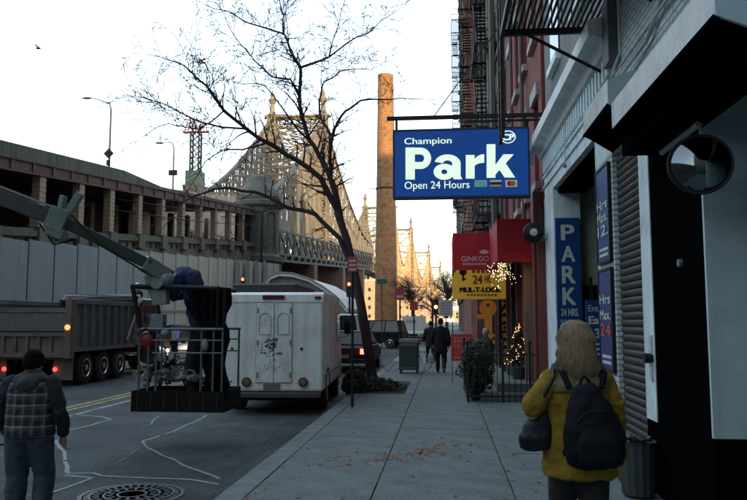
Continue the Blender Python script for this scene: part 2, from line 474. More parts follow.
while Y < 84:
    h = fence_h(Y)
    inst('panel', pm if Y < 50 else pm2, fence, (lineX(Y,c), Y, 0.0), (0,0,-VA), (1,1,h))
    inst('post', pb, fence, (lineX(Y,c)+0.02, Y, 0.0), (0,0,-VA), (1,1,h-0.05))
    Y += 2.4*math.cos(VA)
ln = MB()
ln.beam((lineX(24,c)+0.09, 24, 2.2), (lineX(84,c)+0.09, 84, 2.6), 0.06, 0.16)
ln.obj('rail', M_grey, fence)

via = thing('viaduct', 'long raised bridge approach with pale columns and a rusty girder above the hoarding', 'viaduct')
c = 26.0
M_vconc = mat('viaduct_concrete', (0.115,0.13,0.105), 0.85, var=0.3, scale=0.6, grime=0.5, gscale=0.4, gcol=(0.04,0.045,0.036), streak=0.7)
M_rust = mat('rusty_girder', (0.10,0.052,0.042), 0.7, var=0.35, scale=1.5, grime=0.5, gscale=0.8)
M_vcol = mat('column_stone', (0.36,0.29,0.21), 0.85, var=0.3, scale=3, bump=0.4, grime=0.35, gscale=1.5, gcol=(0.12,0.1,0.08))
M_vwall = mat('viaduct_wall', (0.15,0.145,0.12), 0.85, var=0.3, scale=0.8, grime=0.6, gscale=0.6, gcol=(0.05,0.05,0.045), streak=0.6)
def ztop(Y): return 10.45 + (Y-41.8)*0.0875      # top of columns
def zbase(Y): return ztop(Y) - 3.2
Y0v, Y1v = 25.0, 88.0
def slab(z0f, z1f, dx0, dx1, name, m, y0=Y0v, y1=Y1v, n=1):
    mb = MB()
    for k in range(n):
        ya = y0 + (y1-y0)*k/n; yb = y0 + (y1-y0)*(k+1)/n
        vs = []
        for yy in (ya, yb):
            for dx, zf in ((dx0,z0f),(dx1,z0f),(dx1,z1f),(dx0,z1f)): vs.append((lineX(yy,c)+dx, yy, zf(yy)))
        mb.add(vs, [(0,1,2,3),(7,6,5,4),(0,4,5,1),(1,5,6,2),(2,6,7,3),(3,7,4,0)])
    return mb.obj(name, m, via)
slab(lambda y: -0.1, lambda y: zbase(y)-0.5, -14, 0.0, 'base_wall', M_vwall)
slab(lambda y: zbase(y)-0.5, lambda y: zbase(y)-0.15, -14, 0.25, 'cornice', M_vconc)
slab(lambda y: zbase(y)-0.15, lambda y: zbase(y), -0.9, 0.05, 'plinth_course', M_vconc)
slab(lambda y: ztop(y), lambda y: ztop(y)+0.78, -0.35, 0.1, 'girder', M_rust)
slab(lambda y: ztop(y), lambda y: ztop(y)+0.10, -0.36, 0.22, 'girder_flange', M_rust)
slab(lambda y: ztop(y)+0.70, lambda y: ztop(y)+0.78, -0.36, 0.22, 'girder_flange', M_rust)
slab(lambda y: ztop(y)+0.783, lambda y: ztop(y)+1.05, -14, 0.0, 'deck', M_rust)
slab(lambda y: zbase(y)-0.1, lambda y: ztop(y)+0.8, -14.3, -14.0, 'back_wall', mat('shade_black_wall', (0.02,0.02,0.02), 0.9))  # the shade under the deck is put into this near-black colour
def ptop(Y):
    if Y < 52: return ztop(Y)+0.8 + 0.82 + 0.0
    return ztop(Y)+0.8 + 0.82*max(0.12, 1-(Y-52)/9)
pr = MB(); ys = [Y0v + k*(Y1v-Y0v)/42 for k in range(43)]
for a_, b_ in zip(ys[:-1], ys[1:]):
    vs = []
    for yy in (a_, b_):
        for dx, zz in ((-0.2, ztop(yy)+0.79),(0.16, ztop(yy)+0.79),(0.16, ptop(yy)),(-0.2, ptop(yy))): vs.append((lineX(yy,c)+dx, yy, zz))
    pr.add(vs, [(0,1,2,3),(7,6,5,4),(0,4,5,1),(1,5,6,2),(2,6,7,3),(3,7,4,0)])
pr.obj('parapet', M_vconc, via)
colpx = [18,62,96,127,152,174,193,209,224,238]
colY = [lineY(p, c) for p in colpx]
colY = [colY[0]-2*4.6, colY[0]-4.6] + colY + [88.0]
cm = MB(); cm.box(-0.24,0.24,-0.30,0.30,0,3.2)
for k in range(10): cm.box(-0.265,0.265,-0.325,0.325,k*0.32+0.02,k*0.32+0.27)
cm = cm.mesh('column'); cm.materials.append(M_vcol)
ped = MB().box(-0.50,0.32,-0.55,0.55,-1.1,0.06).mesh('pedestal'); ped.materials.append(M_vwall)
stf = MB().box(-0.02,0.16,-0.12,0.12,0.1,0.7).mesh('stiffener'); stf.materials.append(M_rust)
for yy in colY:
    inst('column', cm, via, (lineX(yy,c)-0.15, yy, zbase(yy)), (0,0,-VA))
    inst('pedestal', ped, via, (lineX(yy,c)+0.05, yy, zbase(yy)), (0,0,-VA))
    # inner row
    inst('column', cm, via, (lineX(yy,c)-7.2, yy+1.5, zbase(yy+1.5)), (0,0,-VA))
for yy in [Y0v+1+2.1*k for k in range(29)]:
    inst('stiffener', stf, via, (lineX(yy,c)+0.02, yy, ztop(yy)), (0,0,-VA))
# raised black blocks below the columns: shade of small recesses put into colour
rc = MB().box(0,0.06,-0.16,0.16,-1.35,-0.95).mesh('bracket'); rc.materials.append(M_black)
for k in range(60):
    yy = Y0v + 0.8 + k*1.05
    inst('bracket', rc, via, (lineX(yy,c)+0.0, yy, zbase(yy)+0.35))
# round arched recess ornaments near the pier
am = MB(); am.prism([(0.85*math.cos(t), 0.85*math.sin(t)) for t in [math.pi*i/12 for i in range(13)]] + [(-0.85,-2.2),(0.85,-2.2)], 'x', 0, 0.10); am = am.mesh('arch_relief'); am.materials.append(mat('arch_stone', (0.17,0.175,0.155), 0.9, var=0.3))
for px in (244, 254, 264, 273):
    ya_ = lineY(px-12, 23.0); p = at(px, 268, ya_)
    inst('arch_relief', am, via, (lineX(ya_,23.0)+0.06, ya_, p.z))
rw = MB(); ra, rb_ = at(130,184,81), at(236,197,118)
rw.add([(ra.x,ra.y,0),(rb_.x,rb_.y,0),(rb_.x,rb_.y,rb_.z),(ra.x,ra.y,ra.z),(ra.x-3,ra.y,0),(rb_.x-3,rb_.y,0),(rb_.x-3,rb_.y,rb_.z),(ra.x-3,ra.y,ra.z)],[(0,1,2,3),(7,6,5,4),(0,4,5,1),(1,5,6,2),(2,6,7,3),(3,7,4,0)])
rw.obj('rear_ramp', mat('ramp_pale', (0.34,0.25,0.2), 0.8, var=0.4, scale=0.8), via)
# stone pier turret
pc = at(258, 260, 88.0)
pier = thing('stone_pier', 'round domed stone pier turret where the viaduct meets the steel bridge', 'pier', (pc.x, 88.0, 0))
M_pier = mat('pier_stone', (0.105,0.12,0.105), 0.85, var=0.3, scale=1.2, bump=0.4, bscale=4, grime=0.5, gscale=0.5, gcol=(0.06,0.07,0.06))
MB().lathe((0,0,0), [(2.9,0),(2.9,8.6),(3.2,8.8),(3.2,9.4),(2.7,9.6),(2.55,9.8)], 28).obj('shaft', M_pier, pier)
MB().lathe((0,0,0), [(2.55,9.8),(2.6,15.4),(3.1,15.7),(3.15,16.2),(2.7,16.4)], 28).obj('drum', M_pier, pier)
MB().lathe((0,0,0), [(2.7,16.4),(2.65,16.9),(2.2,17.9),(1.6,18.6),(1.5,18.65),(1.5,19.3),(1.0,19.6),(0.2,19.7)], 28).obj('dome', M_pier, pier, smooth=True)
ws = MB()
for a_ in (-40, -75, -110, -145):
    ca, sa = math.cos(R(a_)), math.sin(R(a_))
    p = Vector((ca*2.62, sa*2.62, 13)); t = Vector((-sa, ca, 0))
    for k in range(9):
        b1 = math.pi*k/8; b2 = math.pi*(k+1)/8
        if k < 8: ws.beam(p + t*0.8*math.cos(b1) + Vector((0,0,1.2+0.8*math.sin(b1))), p + t*0.8*math.cos(b2) + Vector((0,0,1.2+0.8*math.sin(b2))), 0.25)
    ws.beam(p + t*0.8 + Vector((0,0,-2.5)), p + t*0.8 + Vector((0,0,1.2)), 0.25); ws.beam(p - t*0.8 + Vector((0,0,-2.5)), p - t*0.8 + Vector((0,0,1.2)), 0.25)
ws.obj('arch_moulding', M_pier, pier)

# ------------------------------------------------------------------ bridge approach deck from the pier on
M_truss = mat('bridge_steel', (0.26,0.23,0.19), 0.6, metal=0.1, var=0.25, scale=0.15)
M_truss2 = mat('deck_steel', (0.075,0.07,0.065), 0.65, metal=0.1, var=0.3, scale=0.6)
bridge = thing('cantilever_bridge', 'huge steel cantilever bridge with latticed towers receding behind the bare tree', 'bridge')
c = 25.0
def zb(Y): return 9.6 + (Y-95)*0.055
def dx_(Y): return lineX(Y, c)
Ya, Yb = 90.0, 186.0
N = 24
low = MB(); rail = MB(); tr = MB()
for k in range(N):
    y0 = Ya + (Yb-Ya)*k/N; y1 = Ya + (Yb-Ya)*(k+1)/N
    for off in (0, -12):
        for (za, hh, ww) in ((0.0,0.35,0.5),(0.85,0.3,0.4),(4.0,0.3,0.35)):
            low.beam((dx_(y0)+off, y0, zb(y0)+za), (dx_(y1)+off, y1, zb(y1)+za), ww, hh)
        tr.beam((dx_(y0)+off, y0, zb(y0)+0.9), (dx_(y0)+off, y0, zb(y0)+4.0), 0.28)
        tr.beam((dx_(y0)+off, y0, zb(y0)+0.9), (dx_(y1)+off, y1, zb(y1)+4.0), 0.2)
        tr.beam((dx_(y0)+off, y0, zb(y0)+4.0), (dx_(y1)+off, y1, zb(y1)+0.9), 0.2)
        ym = (y0+y1)/2
        rail.beam((dx_(ym)+off+0.15, ym, zb(ym)+0.1), (dx_(ym)+off+0.15, ym, zb(ym)+0.8), 0.3, 0.5)
    low.beam((dx_(y0)-12, y0, zb(y0)+0.3), (dx_(y0), y0, zb(y0)+0.3), 0.3, 0.5)
low.obj('deck_chord', M_truss2, bridge, kind='stuff'); tr.obj('deck_lattice', M_truss2, bridge, kind='stuff')
rail.obj('deck_bracket', mat('pale_bracket', (0.22,0.2,0.17), 0.7), bridge, kind='stuff')
dk = MB()
dk.add([(dx_(Ya)-12,Ya,zb(Ya)+0.5),(dx_(Ya),Ya,zb(Ya)+0.5),(dx_(Yb),Yb,zb(Yb)+0.5),(dx_(Yb)-12,Yb,zb(Yb)+0.5),
        (dx_(Ya)-12,Ya,zb(Ya)+0.7),(dx_(Ya),Ya,zb(Ya)+0.7),(dx_(Yb),Yb,zb(Yb)+0.7),(dx_(Yb)-12,Yb,zb(Yb)+0.7)],
       [(0,3,2,1),(4,5,6,7),(0,1,5,4),(1,2,6,5),(2,3,7,6),(3,0,4,7)])
dk.obj('deck_slab', M_truss2, bridge)
# deck piers
for yy in (112, 138, 164):
    MB().box(dx_(yy)-13, dx_(yy)+0.8, yy, yy+3.0, -0.1, zb(yy)-0.2).obj('masonry_pier', mat('pier_brown', (0.16,0.11,0.08), 0.9, var=0.3, scale=0.5), bridge)

# main cantilever trusses
TW = [325, 600, 750, 1010, 1300]
XR0, W = -55.0, 24.0
def XR(Y): return XR0 + 0.050*(Y-325)
def low_z(Y): return min(40.0, 24.0 + (Y-225)*0.16)
def top_z(Y):
    # cusps at the towers, sagging in between
    K = [(215, 38)] + [(t, 96) for t in TW] + [(1420, 52)]
    mids = {0: 0, 1: 50, 2: 55, 3: 50, 4: 50}
    for i in range(len(K)-1):
        (a_, za), (b_, zc) = K[i], K[i+1]
        if a_ <= Y <= b_:
            t = (Y-a_)/(b_-a_)
            if i == 0: return za + (zc-za)*(t**1.5)
            if i == len(K)-2: return zc + (za-zc)*((1-t)**1.5)
            u = abs(2*t-1)
            return 52 + 44*(u**1.7)
    return 52
M_lat = mat('lattice_steel', (0.10,0.098,0.094), 0.7, metal=0.0, var=0.4, scale=0.12, spec=0.2)  # near copy of the steel, shade put into its darker grey
M_lat2 = mat('lattice_far_sunlit', (0.27,0.20,0.13), 0.7, var=0.3, scale=0.1, spec=0.2)  # far copy of the same steel, golden sunlight put into the colour
segs = [(215,325,15),(325,600,26),(600,750,14),(750,1010,18),(1010,1300,16)]
for side in (0, 1):
  for part_ in (0, 1):
    ch = MB(); di = MB()
    for (a_, b_, n_) in (segs[:2] if part_ == 0 else segs[2:]):
        for k in range(n_):
            y0 = a_+(b_-a_)*k/n_; y1 = a_+(b_-a_)*(k+1)/n_
            x0 = XR(y0)-side*W; x1 = XR(y1)-side*W
            ch.beam((x0,y0,top_z(y0)), (x1,y1,top_z(y1)), 1.3)
            ch.beam((x0,y0,low_z(y0)), (x1,y1,low_z(y1)), 1.5)
            ch.beam((x0,y0,low_z(y0)-6), (x1,y1,low_z(y1)-6), 0.9)
            h0, h1 = top_z(y0), top_z(y1); l0, l1 = low_z(y0), low_z(y1)
            di.beam((x0,y0,l0-6), (x0,y0,h0), 0.7)
            ym = (y0+y1)/2; xm = (x0+x1)/2; lm = low_z(ym); hm = top_z(ym); mid = (lm+hm)/2
            di.beam((x0,y0,l0), (x1,y1,h1), 0.5)
            if h0-l0 > 20:
                di.beam((x0,y0,h0), (x1,y1,(l1+h1)/2), 0.35)
                di.beam((x0,y0,(l0+h0)/2), (x1,y1,l1), 0.5)
                di.beam((x0,y0,(l0+h0)/2), (x1,y1,(l1+h1)/2), 0.6)
                di.beam((xm,ym,lm), (xm,ym,hm), 0.45)
                # lacing
                for fr_ in (.25,.75):
                    xq=x0+(x1-x0)*fr_; yq=y0+(y1-y0)*fr_; di.beam((xq,yq,low_z(yq)-5),(xq,yq,top_z(yq)),0.2)
                q = int((h0-l0)/7)
                for j in range(q):
                    za = l0+(h0-l0)*j/q; zz = l0+(h0-l0)*(j+1)/q
                    di.beam((x0,y0,za), (xm,ym,zz), 0.2)
            if side == 0:
                di.beam((x0,y0,h0), (x0-W,y0,h0), 0.5); di.beam((x0,y0,l0), (x0-W,y0,l0), 0.8)
                di.beam((x0,y0,h0), (x1-W,y1,h1), 0.4)
                if h0-l0 > 22: 
                    di.beam((x0,y0,h0-1), (x0-W,y0,h0-10), 0.35); di.beam((x0-W,y0,h0-1), (x0,y0,h0-10), 0.35)
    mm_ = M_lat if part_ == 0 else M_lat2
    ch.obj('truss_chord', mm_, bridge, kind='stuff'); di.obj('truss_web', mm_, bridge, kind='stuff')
dd = MB()
for (a_, b_, n_) in segs:
    x0, x1 = XR(a_), XR(b_)
    dd.add([(x0-W,a_,low_z(a_)+0.1),(x0,a_,low_z(a_)+0.1),(x1,b_,low_z(b_)+0.1),(x1-W,b_,low_z(b_)+0.1),(x0-W,a_,low_z(a_)-0.8),(x0,a_,low_z(a_)-0.8),(x1,b_,low_z(b_)-0.8),(x1-W,b_,low_z(b_)-0.8)],
      [(0,1,2,3),(7,6,5,4),(0,4,5,1),(1,5,6,2),(2,6,7,3),(3,7,4,0)])
dd.obj('roadway', M_truss2, bridge)
# towers (parts: legs, cross beams, finials) sharing meshes
leg = MB()
for (sx, sy) in ((-1,-1),(1,-1),(1,1),(-1,1)):
    pts = [(sx*2.6, sy*3.2, -10), (sx*2.3, sy*2.6, 40), (sx*1.7, sy*1.7, 96)]
    for p, q in zip(pts[:-1], pts[1:]): leg.beam(p, q, 0.9)
def lw(z): 
    return (2.6-0.9*(z+10)/106, 3.2-1.5*(z+10)/106)
z = -8
while z < 92:
    a0 = lw(z); a1 = lw(z+4.6)
    for (p, q) in (((-1,-1),(1,-1)),((1,-1),(1,1)),((1,1),(-1,1)),((-1,1),(-1,-1))):
        A = (p[0]*a0[0], p[1]*a0[1], z); B = (q[0]*a0[0], q[1]*a0[1], z); C_ = (p[0]*a1[0], p[1]*a1[1], z+4.6); D = (q[0]*a1[0], q[1]*a1[1], z+4.6)
        leg.beam(A, B, 0.5); leg.beam(A, D, 0.35); leg.beam(B, C_, 0.35)
    z += 4.6
leg = leg.mesh('tower_leg'); leg.materials.append(M_lat)
fin = MB().lathe((0,0,0), [(2.3,95.5),(2.5,96.3),(1.7,97.2),(1.15,98.5),(1.0,102),(1.5,102.6),(1.9,103.6),(1.4,104.6),(0.9,105.2),(1.1,106.2),(0.6,107),(0.15,109)], 12).mesh('finial'); fin.materials.append(M_lat)
crb = MB()
for zz, hh in ((95,1.6),(90.5,1.0),(72,1.4),(66,0.8),(40,1.4)):
    crb.beam((-W,0,zz), (0,0,zz), 1.2, hh)
for za, zc in ((72,90),(46,66)):
    crb.beam((-W,0,za), (0,0,zc), 0.8); crb.beam((0,0,za), (-W,0,zc), 0.8)
for k in range(9):
    crb.beam((-W+W*k/9,0,90.5), (-W+W*(k+0.5)/9,0,95), 0.35); crb.beam((-W+W*(k+0.5)/9,0,95), (-W+W*(k+1)/9,0,90.5), 0.35)
    crb.beam((-W+W*k/9,0,66), (-W+W*(k+0.5)/9,0,72), 0.35); crb.beam((-W+W*(k+0.5)/9,0,72), (-W+W*(k+1)/9,0,66), 0.35)
crb.beam((-W-3.4,0,95.8),(3.4,0,95.8),3.2,0.8)
crb = crb.mesh('cross_beam'); crb.materials.append(M_lat)
for yy in TW:
    inst('tower_leg', leg, bridge, (XR(yy), yy, 0)); inst('tower_leg', leg, bridge, (XR(yy)-W, yy, 0))
    inst('finial', fin, bridge, (XR(yy), yy, 0)); inst('finial', fin, bridge, (XR(yy)-W, yy, 0))
    inst('cross_beam', crb, bridge, (XR(yy), yy, 0))
# masonry under the towers
for yy in TW:
    MB().box(XR(yy)-W-5, XR(yy)+5, yy-6, yy+6, -0.15, 32 if yy > 330 else 30).obj('tower_base', mat('pier_brown', (0.16,0.11,0.08), 0.9), bridge)

# smokestack
sc = at(386, 300, 200.0)
st = thing('smokestack', 'tall slim brick smokestack left of the hanging blue sign, its top glowing in the sun', 'smokestack', (sc.x, 200.0, 0))
M_st = brickmat('stack_brick', (0.20,0.108,0.050), (0.17,0.092,0.043), (0.13,0.075,0.04), 3, bw=0.8, bh=0.28, ms=0.02)
prof = []
for k in range(23):
    zz = k*3.2; rr = 3.15 - 0.95*zz/70
    prof += [(rr, zz), (rr-0.02, zz+3.1), (rr-0.02, zz+3.1)]
prof = [(r_, z_) for r_, z_ in prof if z_ < 69.5] + [(2.22,69.6),(2.26,70.8),(1.8,70.8)]
MB().lathe((0,0,0), prof, 32).obj('shaft', M_st, st)
zz = at(386, 189, 200).z
MB().lathe((0,0,0), [(2.55,zz-0.2),(2.9,zz-0.15),(2.9,zz+0.2),(2.55,zz+0.25)], 24).obj('band', M_black, st)
MB().cyl((-4.6,-0.5,zz), (-3,-0.5,zz), 0.12, 6).obj('bracket', M_black, st)

# pale vaulted roof below the bridge deck
vt = thing('vaulted_pavilion', 'low building with a white curved vault roof below the bridge deck', 'building')
Yv = 62.0
pl = [at(262,286,Yv), at(270,276,Yv), at(279,272.5,Yv), at(293,273.5,Yv), at(308,278,Yv), at(322,286,Yv), at(337,297,Yv), at(346,308,Yv)]
poly = [(p.x, p.z) for p in pl]
poly2 = poly + [(poly[-1][0]-0.2, poly[-1][1]-0.4), (poly[0][0], poly[0][1]-1.2)]
mb = MB()
outer = poly; inner = [(x, z-0.3) for x, z in poly]
mb.prism(outer + inner[::-1], 'y', Yv, Yv+16)
mb.obj('vault_roof', mat('vault_white', (0.62,0.63,0.62), 0.6, var=0.1), vt)
hw = MB()
hw.prism([(poly[0][0]+.3,-0.1)]+[(x, z-0.32) for x, z in poly]+[(poly[-1][0]-.1,-0.1)], 'y', Yv+0.6, Yv+15)
hw.obj('wall', mat('pavilion_wall', (0.3,0.3,0.28), 0.8), vt)
for i in range(len(poly)-1):
    (x0,z0),(x1,z1) = poly[i], poly[i+1]
    MB().beam((x0,Yv-0.02,z0+0.03),(x1,Yv-0.02,z1+0.03),0.14,0.12).obj('roof_rib', M_grey, vt)
# ------------------------------------------------------------------ parking garage on the right
garage = thing('garage_building', 'white painted parking garage with rolling shutter, cornice and blue parking signs', 'building')
X = 2.10
M_white = mat('garage_white', (0.68,0.80,0.82), 0.6, var=0.14, scale=1.5, bump=0.3, bscale=25, grime=0.5, gscale=1.8, gcol=(0.26,0.30,0.29), streak=0.55)
M_wbrick = brickmat('white_brick', (0.66,0.77,0.79), (0.56,0.66,0.68), (0.30,0.34,0.34), 1.0)
M_gbrick = brickmat('grey_brick', (0.16,0.17,0.17), (0.12,0.13,0.13), (0.28,0.29,0.28), 1.0)
M_panelb = mat('pale_blue_wall', (0.48,0.62,0.64), 0.65, var=0.12, scale=2, grime=0.4, gscale=1.3, gcol=(0.18,0.23,0.23), streak=0.4)
M_hous = mat('housing_metal', (0.42,0.43,0.42), 0.5, metal=0.2, var=0.2, scale=5, grime=0.6, gscale=3, gcol=(0.16,0.13,0.11))
M_hend = mat('housing_end', (0.44,0.56,0.60), 0.5, metal=0.1, var=0.1, grime=0.3, gscale=3, gcol=(0.15,0.17,0.17))
M_dark = mat('flat_black', (0.0035,0.0035,0.004), 0.9, var=0.2, spec=0.0)  # near black without gloss
M_shut = mat('shutter_steel', (0.060,0.056,0.055), 0.6, metal=0.0, spec=0.2, var=0.25, scale=7, grime=0.4, gscale=3)
M_int = mat('interior_green', (0.45,0.55,0.42), 0.8, var=0.1)
# walls
MB().box(X, X+0.5, 14.05, 15.30, 0.0, 4.22).obj('far_pier', M_white, garage)
MB().box(X, X+0.35, 9.16, 10.15, 0.45, 3.78).obj('middle_pier', M_wbrick, garage)
MB().box(X+0.004, X+0.34, 9.16, 10.15, 0.0, 0.447).obj('pier_base', M_dark, garage)
MB().box(X-0.03, X+0.3, 7.50, 7.86, 0.70, 3.6).obj('white_post', M_white, garage)
MB().box(X-0.025, X+0.3, 7.50, 7.86, 0.0, 0.697).obj('post_base', M_dark, garage)
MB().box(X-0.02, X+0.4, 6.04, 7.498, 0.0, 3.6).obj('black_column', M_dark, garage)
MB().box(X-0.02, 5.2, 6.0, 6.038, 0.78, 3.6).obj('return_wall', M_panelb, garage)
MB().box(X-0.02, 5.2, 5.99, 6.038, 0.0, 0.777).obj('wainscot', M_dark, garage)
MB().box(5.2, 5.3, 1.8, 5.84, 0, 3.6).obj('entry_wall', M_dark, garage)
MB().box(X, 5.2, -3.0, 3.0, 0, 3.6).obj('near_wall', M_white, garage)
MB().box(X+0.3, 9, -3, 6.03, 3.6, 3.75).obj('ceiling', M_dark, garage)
# interior behind the first opening
MB().box(X+0.5, 9.0, 14.4, 14.5, 0, 4.3).obj('inner_wall', M_int, garage)
MB().box(8.9, 9.0, 9.9, 14.4, 0, 4.3).obj('inner_wall', M_int, garage)
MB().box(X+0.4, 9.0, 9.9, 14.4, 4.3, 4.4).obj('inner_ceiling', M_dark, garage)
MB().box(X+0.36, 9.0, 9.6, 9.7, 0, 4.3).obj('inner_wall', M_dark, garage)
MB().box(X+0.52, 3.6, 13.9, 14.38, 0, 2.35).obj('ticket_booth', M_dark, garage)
MB().box(X+0.60, 2.75, 13.85, 13.9, 1.6, 2.5).obj('booth_frame', M_black, garage)
# upper wall
MB().box(X, X+0.5, 9.0, 15.2, 4.22, 5.08).obj('fascia', M_white, garage)
MB().box(X, X+0.5, 5.8, 8.9985, 3.78, 5.08).obj('fascia', M_wbrick, garage)
MB().box(X, X+0.5, -3.0, 5.799, 3.62, 5.08).obj('fascia', M_wbrick, garage)
MB().box(X-0.001, X+0.5, 9.0, 10.15, 3.781, 4.215).obj('fascia', M_white, garage)
MB().box(X+0.1, X+0.6, 10.15, 14.05, 4.12, 4.22).obj('lintel', M_dark, garage)
MB().box(X-0.03, X, 8.9, 15.2, 4.62, 4.66).obj('string_course', M_white, garage)
MB().box(X-0.03, X, 8.9, 15.2, 4.42, 4.45).obj('string_course', M_white, garage)
dm = MB().box(-0.055, 0, 0, 0.10, 0, 0.30).mesh('dentil'); dm.materials.append(M_white)
y = 9.05
while y < 15.0:
    inst('dentil', dm, garage, (X, y, 4.70)); y += 0.21
cn = MB()
cn.prism([(X, 5.04),(X-0.08,5.06),(X-0.13,5.16),(X-0.22,5.20),(X-0.30,5.20),(X-0.30,5.40),(X,5.46)], 'y', 8.9, 15.32)
cn.obj('cornice', mat('cornice_white', (0.74,0.80,0.80), 0.6, var=0.15, grime=0.6, gscale=3, gcol=(0.34,0.32,0.28), streak=0.3), garage)
MB().box(X-0.31, X-0.2, 15.2, 15.34, 4.95, 5.3).obj('cornice_bracket', M_white, garage)
# wall above the cornice
MB().box(X+0.06, X+0.6, 8.9, 15.2, 5.46, 26).obj('upper_wall', M_gbrick, garage)
MB().box(X, X+0.5, -3, 8.898, 5.082, 26).obj('upper_wall', M_wbrick, garage)
for yy, w_ in ((13.2,1.0),(10.6,1.0),(7.4,1.0),(4.2,1.0)):
    for zz in (6.6, 9.8, 13.0, 16.2, 19.4):
        xw = X+0.06 if yy > 9 else X
        wnd = MB().box(xw-0.03, xw+0.02, yy, yy+w_, zz, zz+1.7).obj('window', M_glass, garage)
        MB().box(xw-0.10, xw+0.0, yy-0.1, yy+w_+0.1, zz-0.14, zz-0.002).obj('sill', M_white, wnd)
        MB().box(xw-0.06, xw+0.0, yy-0.1, yy+w_+0.1, zz+1.702, zz+1.95).obj('lintel', M_white, wnd)
# rolling shutter
sh = thing('rolling_shutter', 'closed dark steel rolling shutter between the white pier and the white post', 'shutter', (X+0.06, 7.87, 0))
slm = MB(); slm.prism([(0.04,0),(0.0,0.008),(-0.014,0.035),(-0.014,0.055),(0.0,0.080),(0.04,0.084)], 'y', 0.03, 1.29); slm = slm.mesh('slat'); slm.materials.append(M_shut)
for k in range(42): inst('slat', slm, sh, (random.uniform(-.002,.002), 0, 0.06+k*0.087), (random.uniform(-.002,.002),0,0))
MB().box(-0.05,0.06,0,1.32,0.0,0.055).obj('bottom_bar', M_black, sh)
MB().box(-0.06,0.0,-0.012,0.028,0,3.78).obj('guide', M_black, sh); MB().box(-0.06,0.0,1.292,1.33,0,3.78).obj('guide', M_black, sh)
# shutter housings
def housing(y0, y1, xo, z0, z1, label, zt):
    h = thing('shutter_housing', label, 'shutter housing')
    MB().box(xo, xo+0.02, y0, y1, z0, z1).obj('front_panel', M_hous, h, bevel=0.004)
    top = MB(); top.add([(xo+.001,y0,z1+.002),(X-.002,y0,zt),(X-.002,y1,zt),(xo+.001,y1,z1+.002),(xo+.001,y0,z1-.015),(X-.002,y0,zt-.02),(X-.002,y1,zt-.02),(xo+.001,y1,z1-.015)],[(0,1,2,3),(7,6,5,4),(0,4,5,1),(1,5,6,2),(2,6,7,3),(3,7,4,0)])
    top.obj('top_panel', M_hous, h)
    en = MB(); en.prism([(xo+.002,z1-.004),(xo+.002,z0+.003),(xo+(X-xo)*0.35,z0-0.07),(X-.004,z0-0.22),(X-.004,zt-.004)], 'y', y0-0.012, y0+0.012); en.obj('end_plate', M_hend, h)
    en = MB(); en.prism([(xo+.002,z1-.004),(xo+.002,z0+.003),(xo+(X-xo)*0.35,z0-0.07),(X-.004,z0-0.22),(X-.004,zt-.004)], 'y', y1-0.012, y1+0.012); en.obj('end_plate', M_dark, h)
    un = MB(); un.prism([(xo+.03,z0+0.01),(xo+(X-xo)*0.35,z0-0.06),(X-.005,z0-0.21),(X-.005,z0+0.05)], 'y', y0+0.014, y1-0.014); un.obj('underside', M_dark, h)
    ed = MB(); ed.box(xo-0.008, xo+0.03, y0, y1, z0-0.012, z0+0.012); ed.obj('lower_edge', M_dark, h)
    return h
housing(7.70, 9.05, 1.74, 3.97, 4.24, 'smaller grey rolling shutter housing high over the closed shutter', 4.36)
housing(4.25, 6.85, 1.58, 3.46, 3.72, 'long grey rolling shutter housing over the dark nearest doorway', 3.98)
MB().box(X-0.35, X-0.02, 5.9, 7.2, 3.30, 3.45).obj('soffit_box', M_dark, garage)
MB().cyl((X-0.06, 5.9, 3.26), (X-0.06, 6.9, 3.26), 0.03, 8).obj('lamp_tube', mat('tube_dull', (0.35,0.38,0.38), 0.4), garage)
# conduits on the fascia
M_cond = mat('conduit_white', (0.45,0.5,0.5), 0.5)
MB().tube([(X-0.05,8.75,8),(X-0.05,8.72,4.9),(X-0.06,8.9,4.72),(X-0.05,9.6,4.68),(X-0.05,9.8,4.1)], 0.018, 8).obj('conduit', M_cond, garage)
MB().tube([(X-0.07,8.3,8),(X-0.07,8.3,4.75),(X-0.15,8.3,4.55)], 0.016, 8).obj('conduit', M_cond, garage)
MB().tube([(X-0.05,6.6,8),(X-0.05,6.7,4.7),(X-0.05,7.3,4.5),(X-0.09,8.2,4.45),(X-0.06,8.9,4.5)], 0.024, 8).obj('conduit', M_cond, garage)
MB().tube([(X-0.05,3,4.6),(X-0.05,8.4,4.62)], 0.02, 8).obj('conduit', M_cond, garage)
MB().tube([(X-0.06,5.8,4.35),(X-0.05,7.2,4.9),(X-0.05,7.6,5.3)], 0.012, 6).obj('conduit', M_cond, garage)
MB().tube([(X-0.05,12.2,5.03),(X-0.06,12.25,4.3)], 0.012, 6).obj('conduit', M_cond, garage)
MB().box(X-0.14, X-0.002, 8.55, 8.86, 4.75, 8).obj('cable_duct', mat('duct_grey', (0.10,0.11,0.12), 0.6), garage)
for yy, zz in ((12.5,4.33),(6.6,2.2)):
    MB().cyl((X-0.05,yy,zz),(X,yy,zz),0.035,10).obj('wall_button', M_grey, garage)
MB().box(X-0.05, X-0.03, 7.55, 7.63, 1.1, 1.55).obj('notice_strip', mat('notice', (0.5,0.52,0.5), 0.6, var=0.5, scale=30), garage)
MB().lathe((X-0.07, 7.58, 1.32), [(0.05,-0.04),(0.05,0.04)], 12, ax='x').obj('lock', M_black, garage)

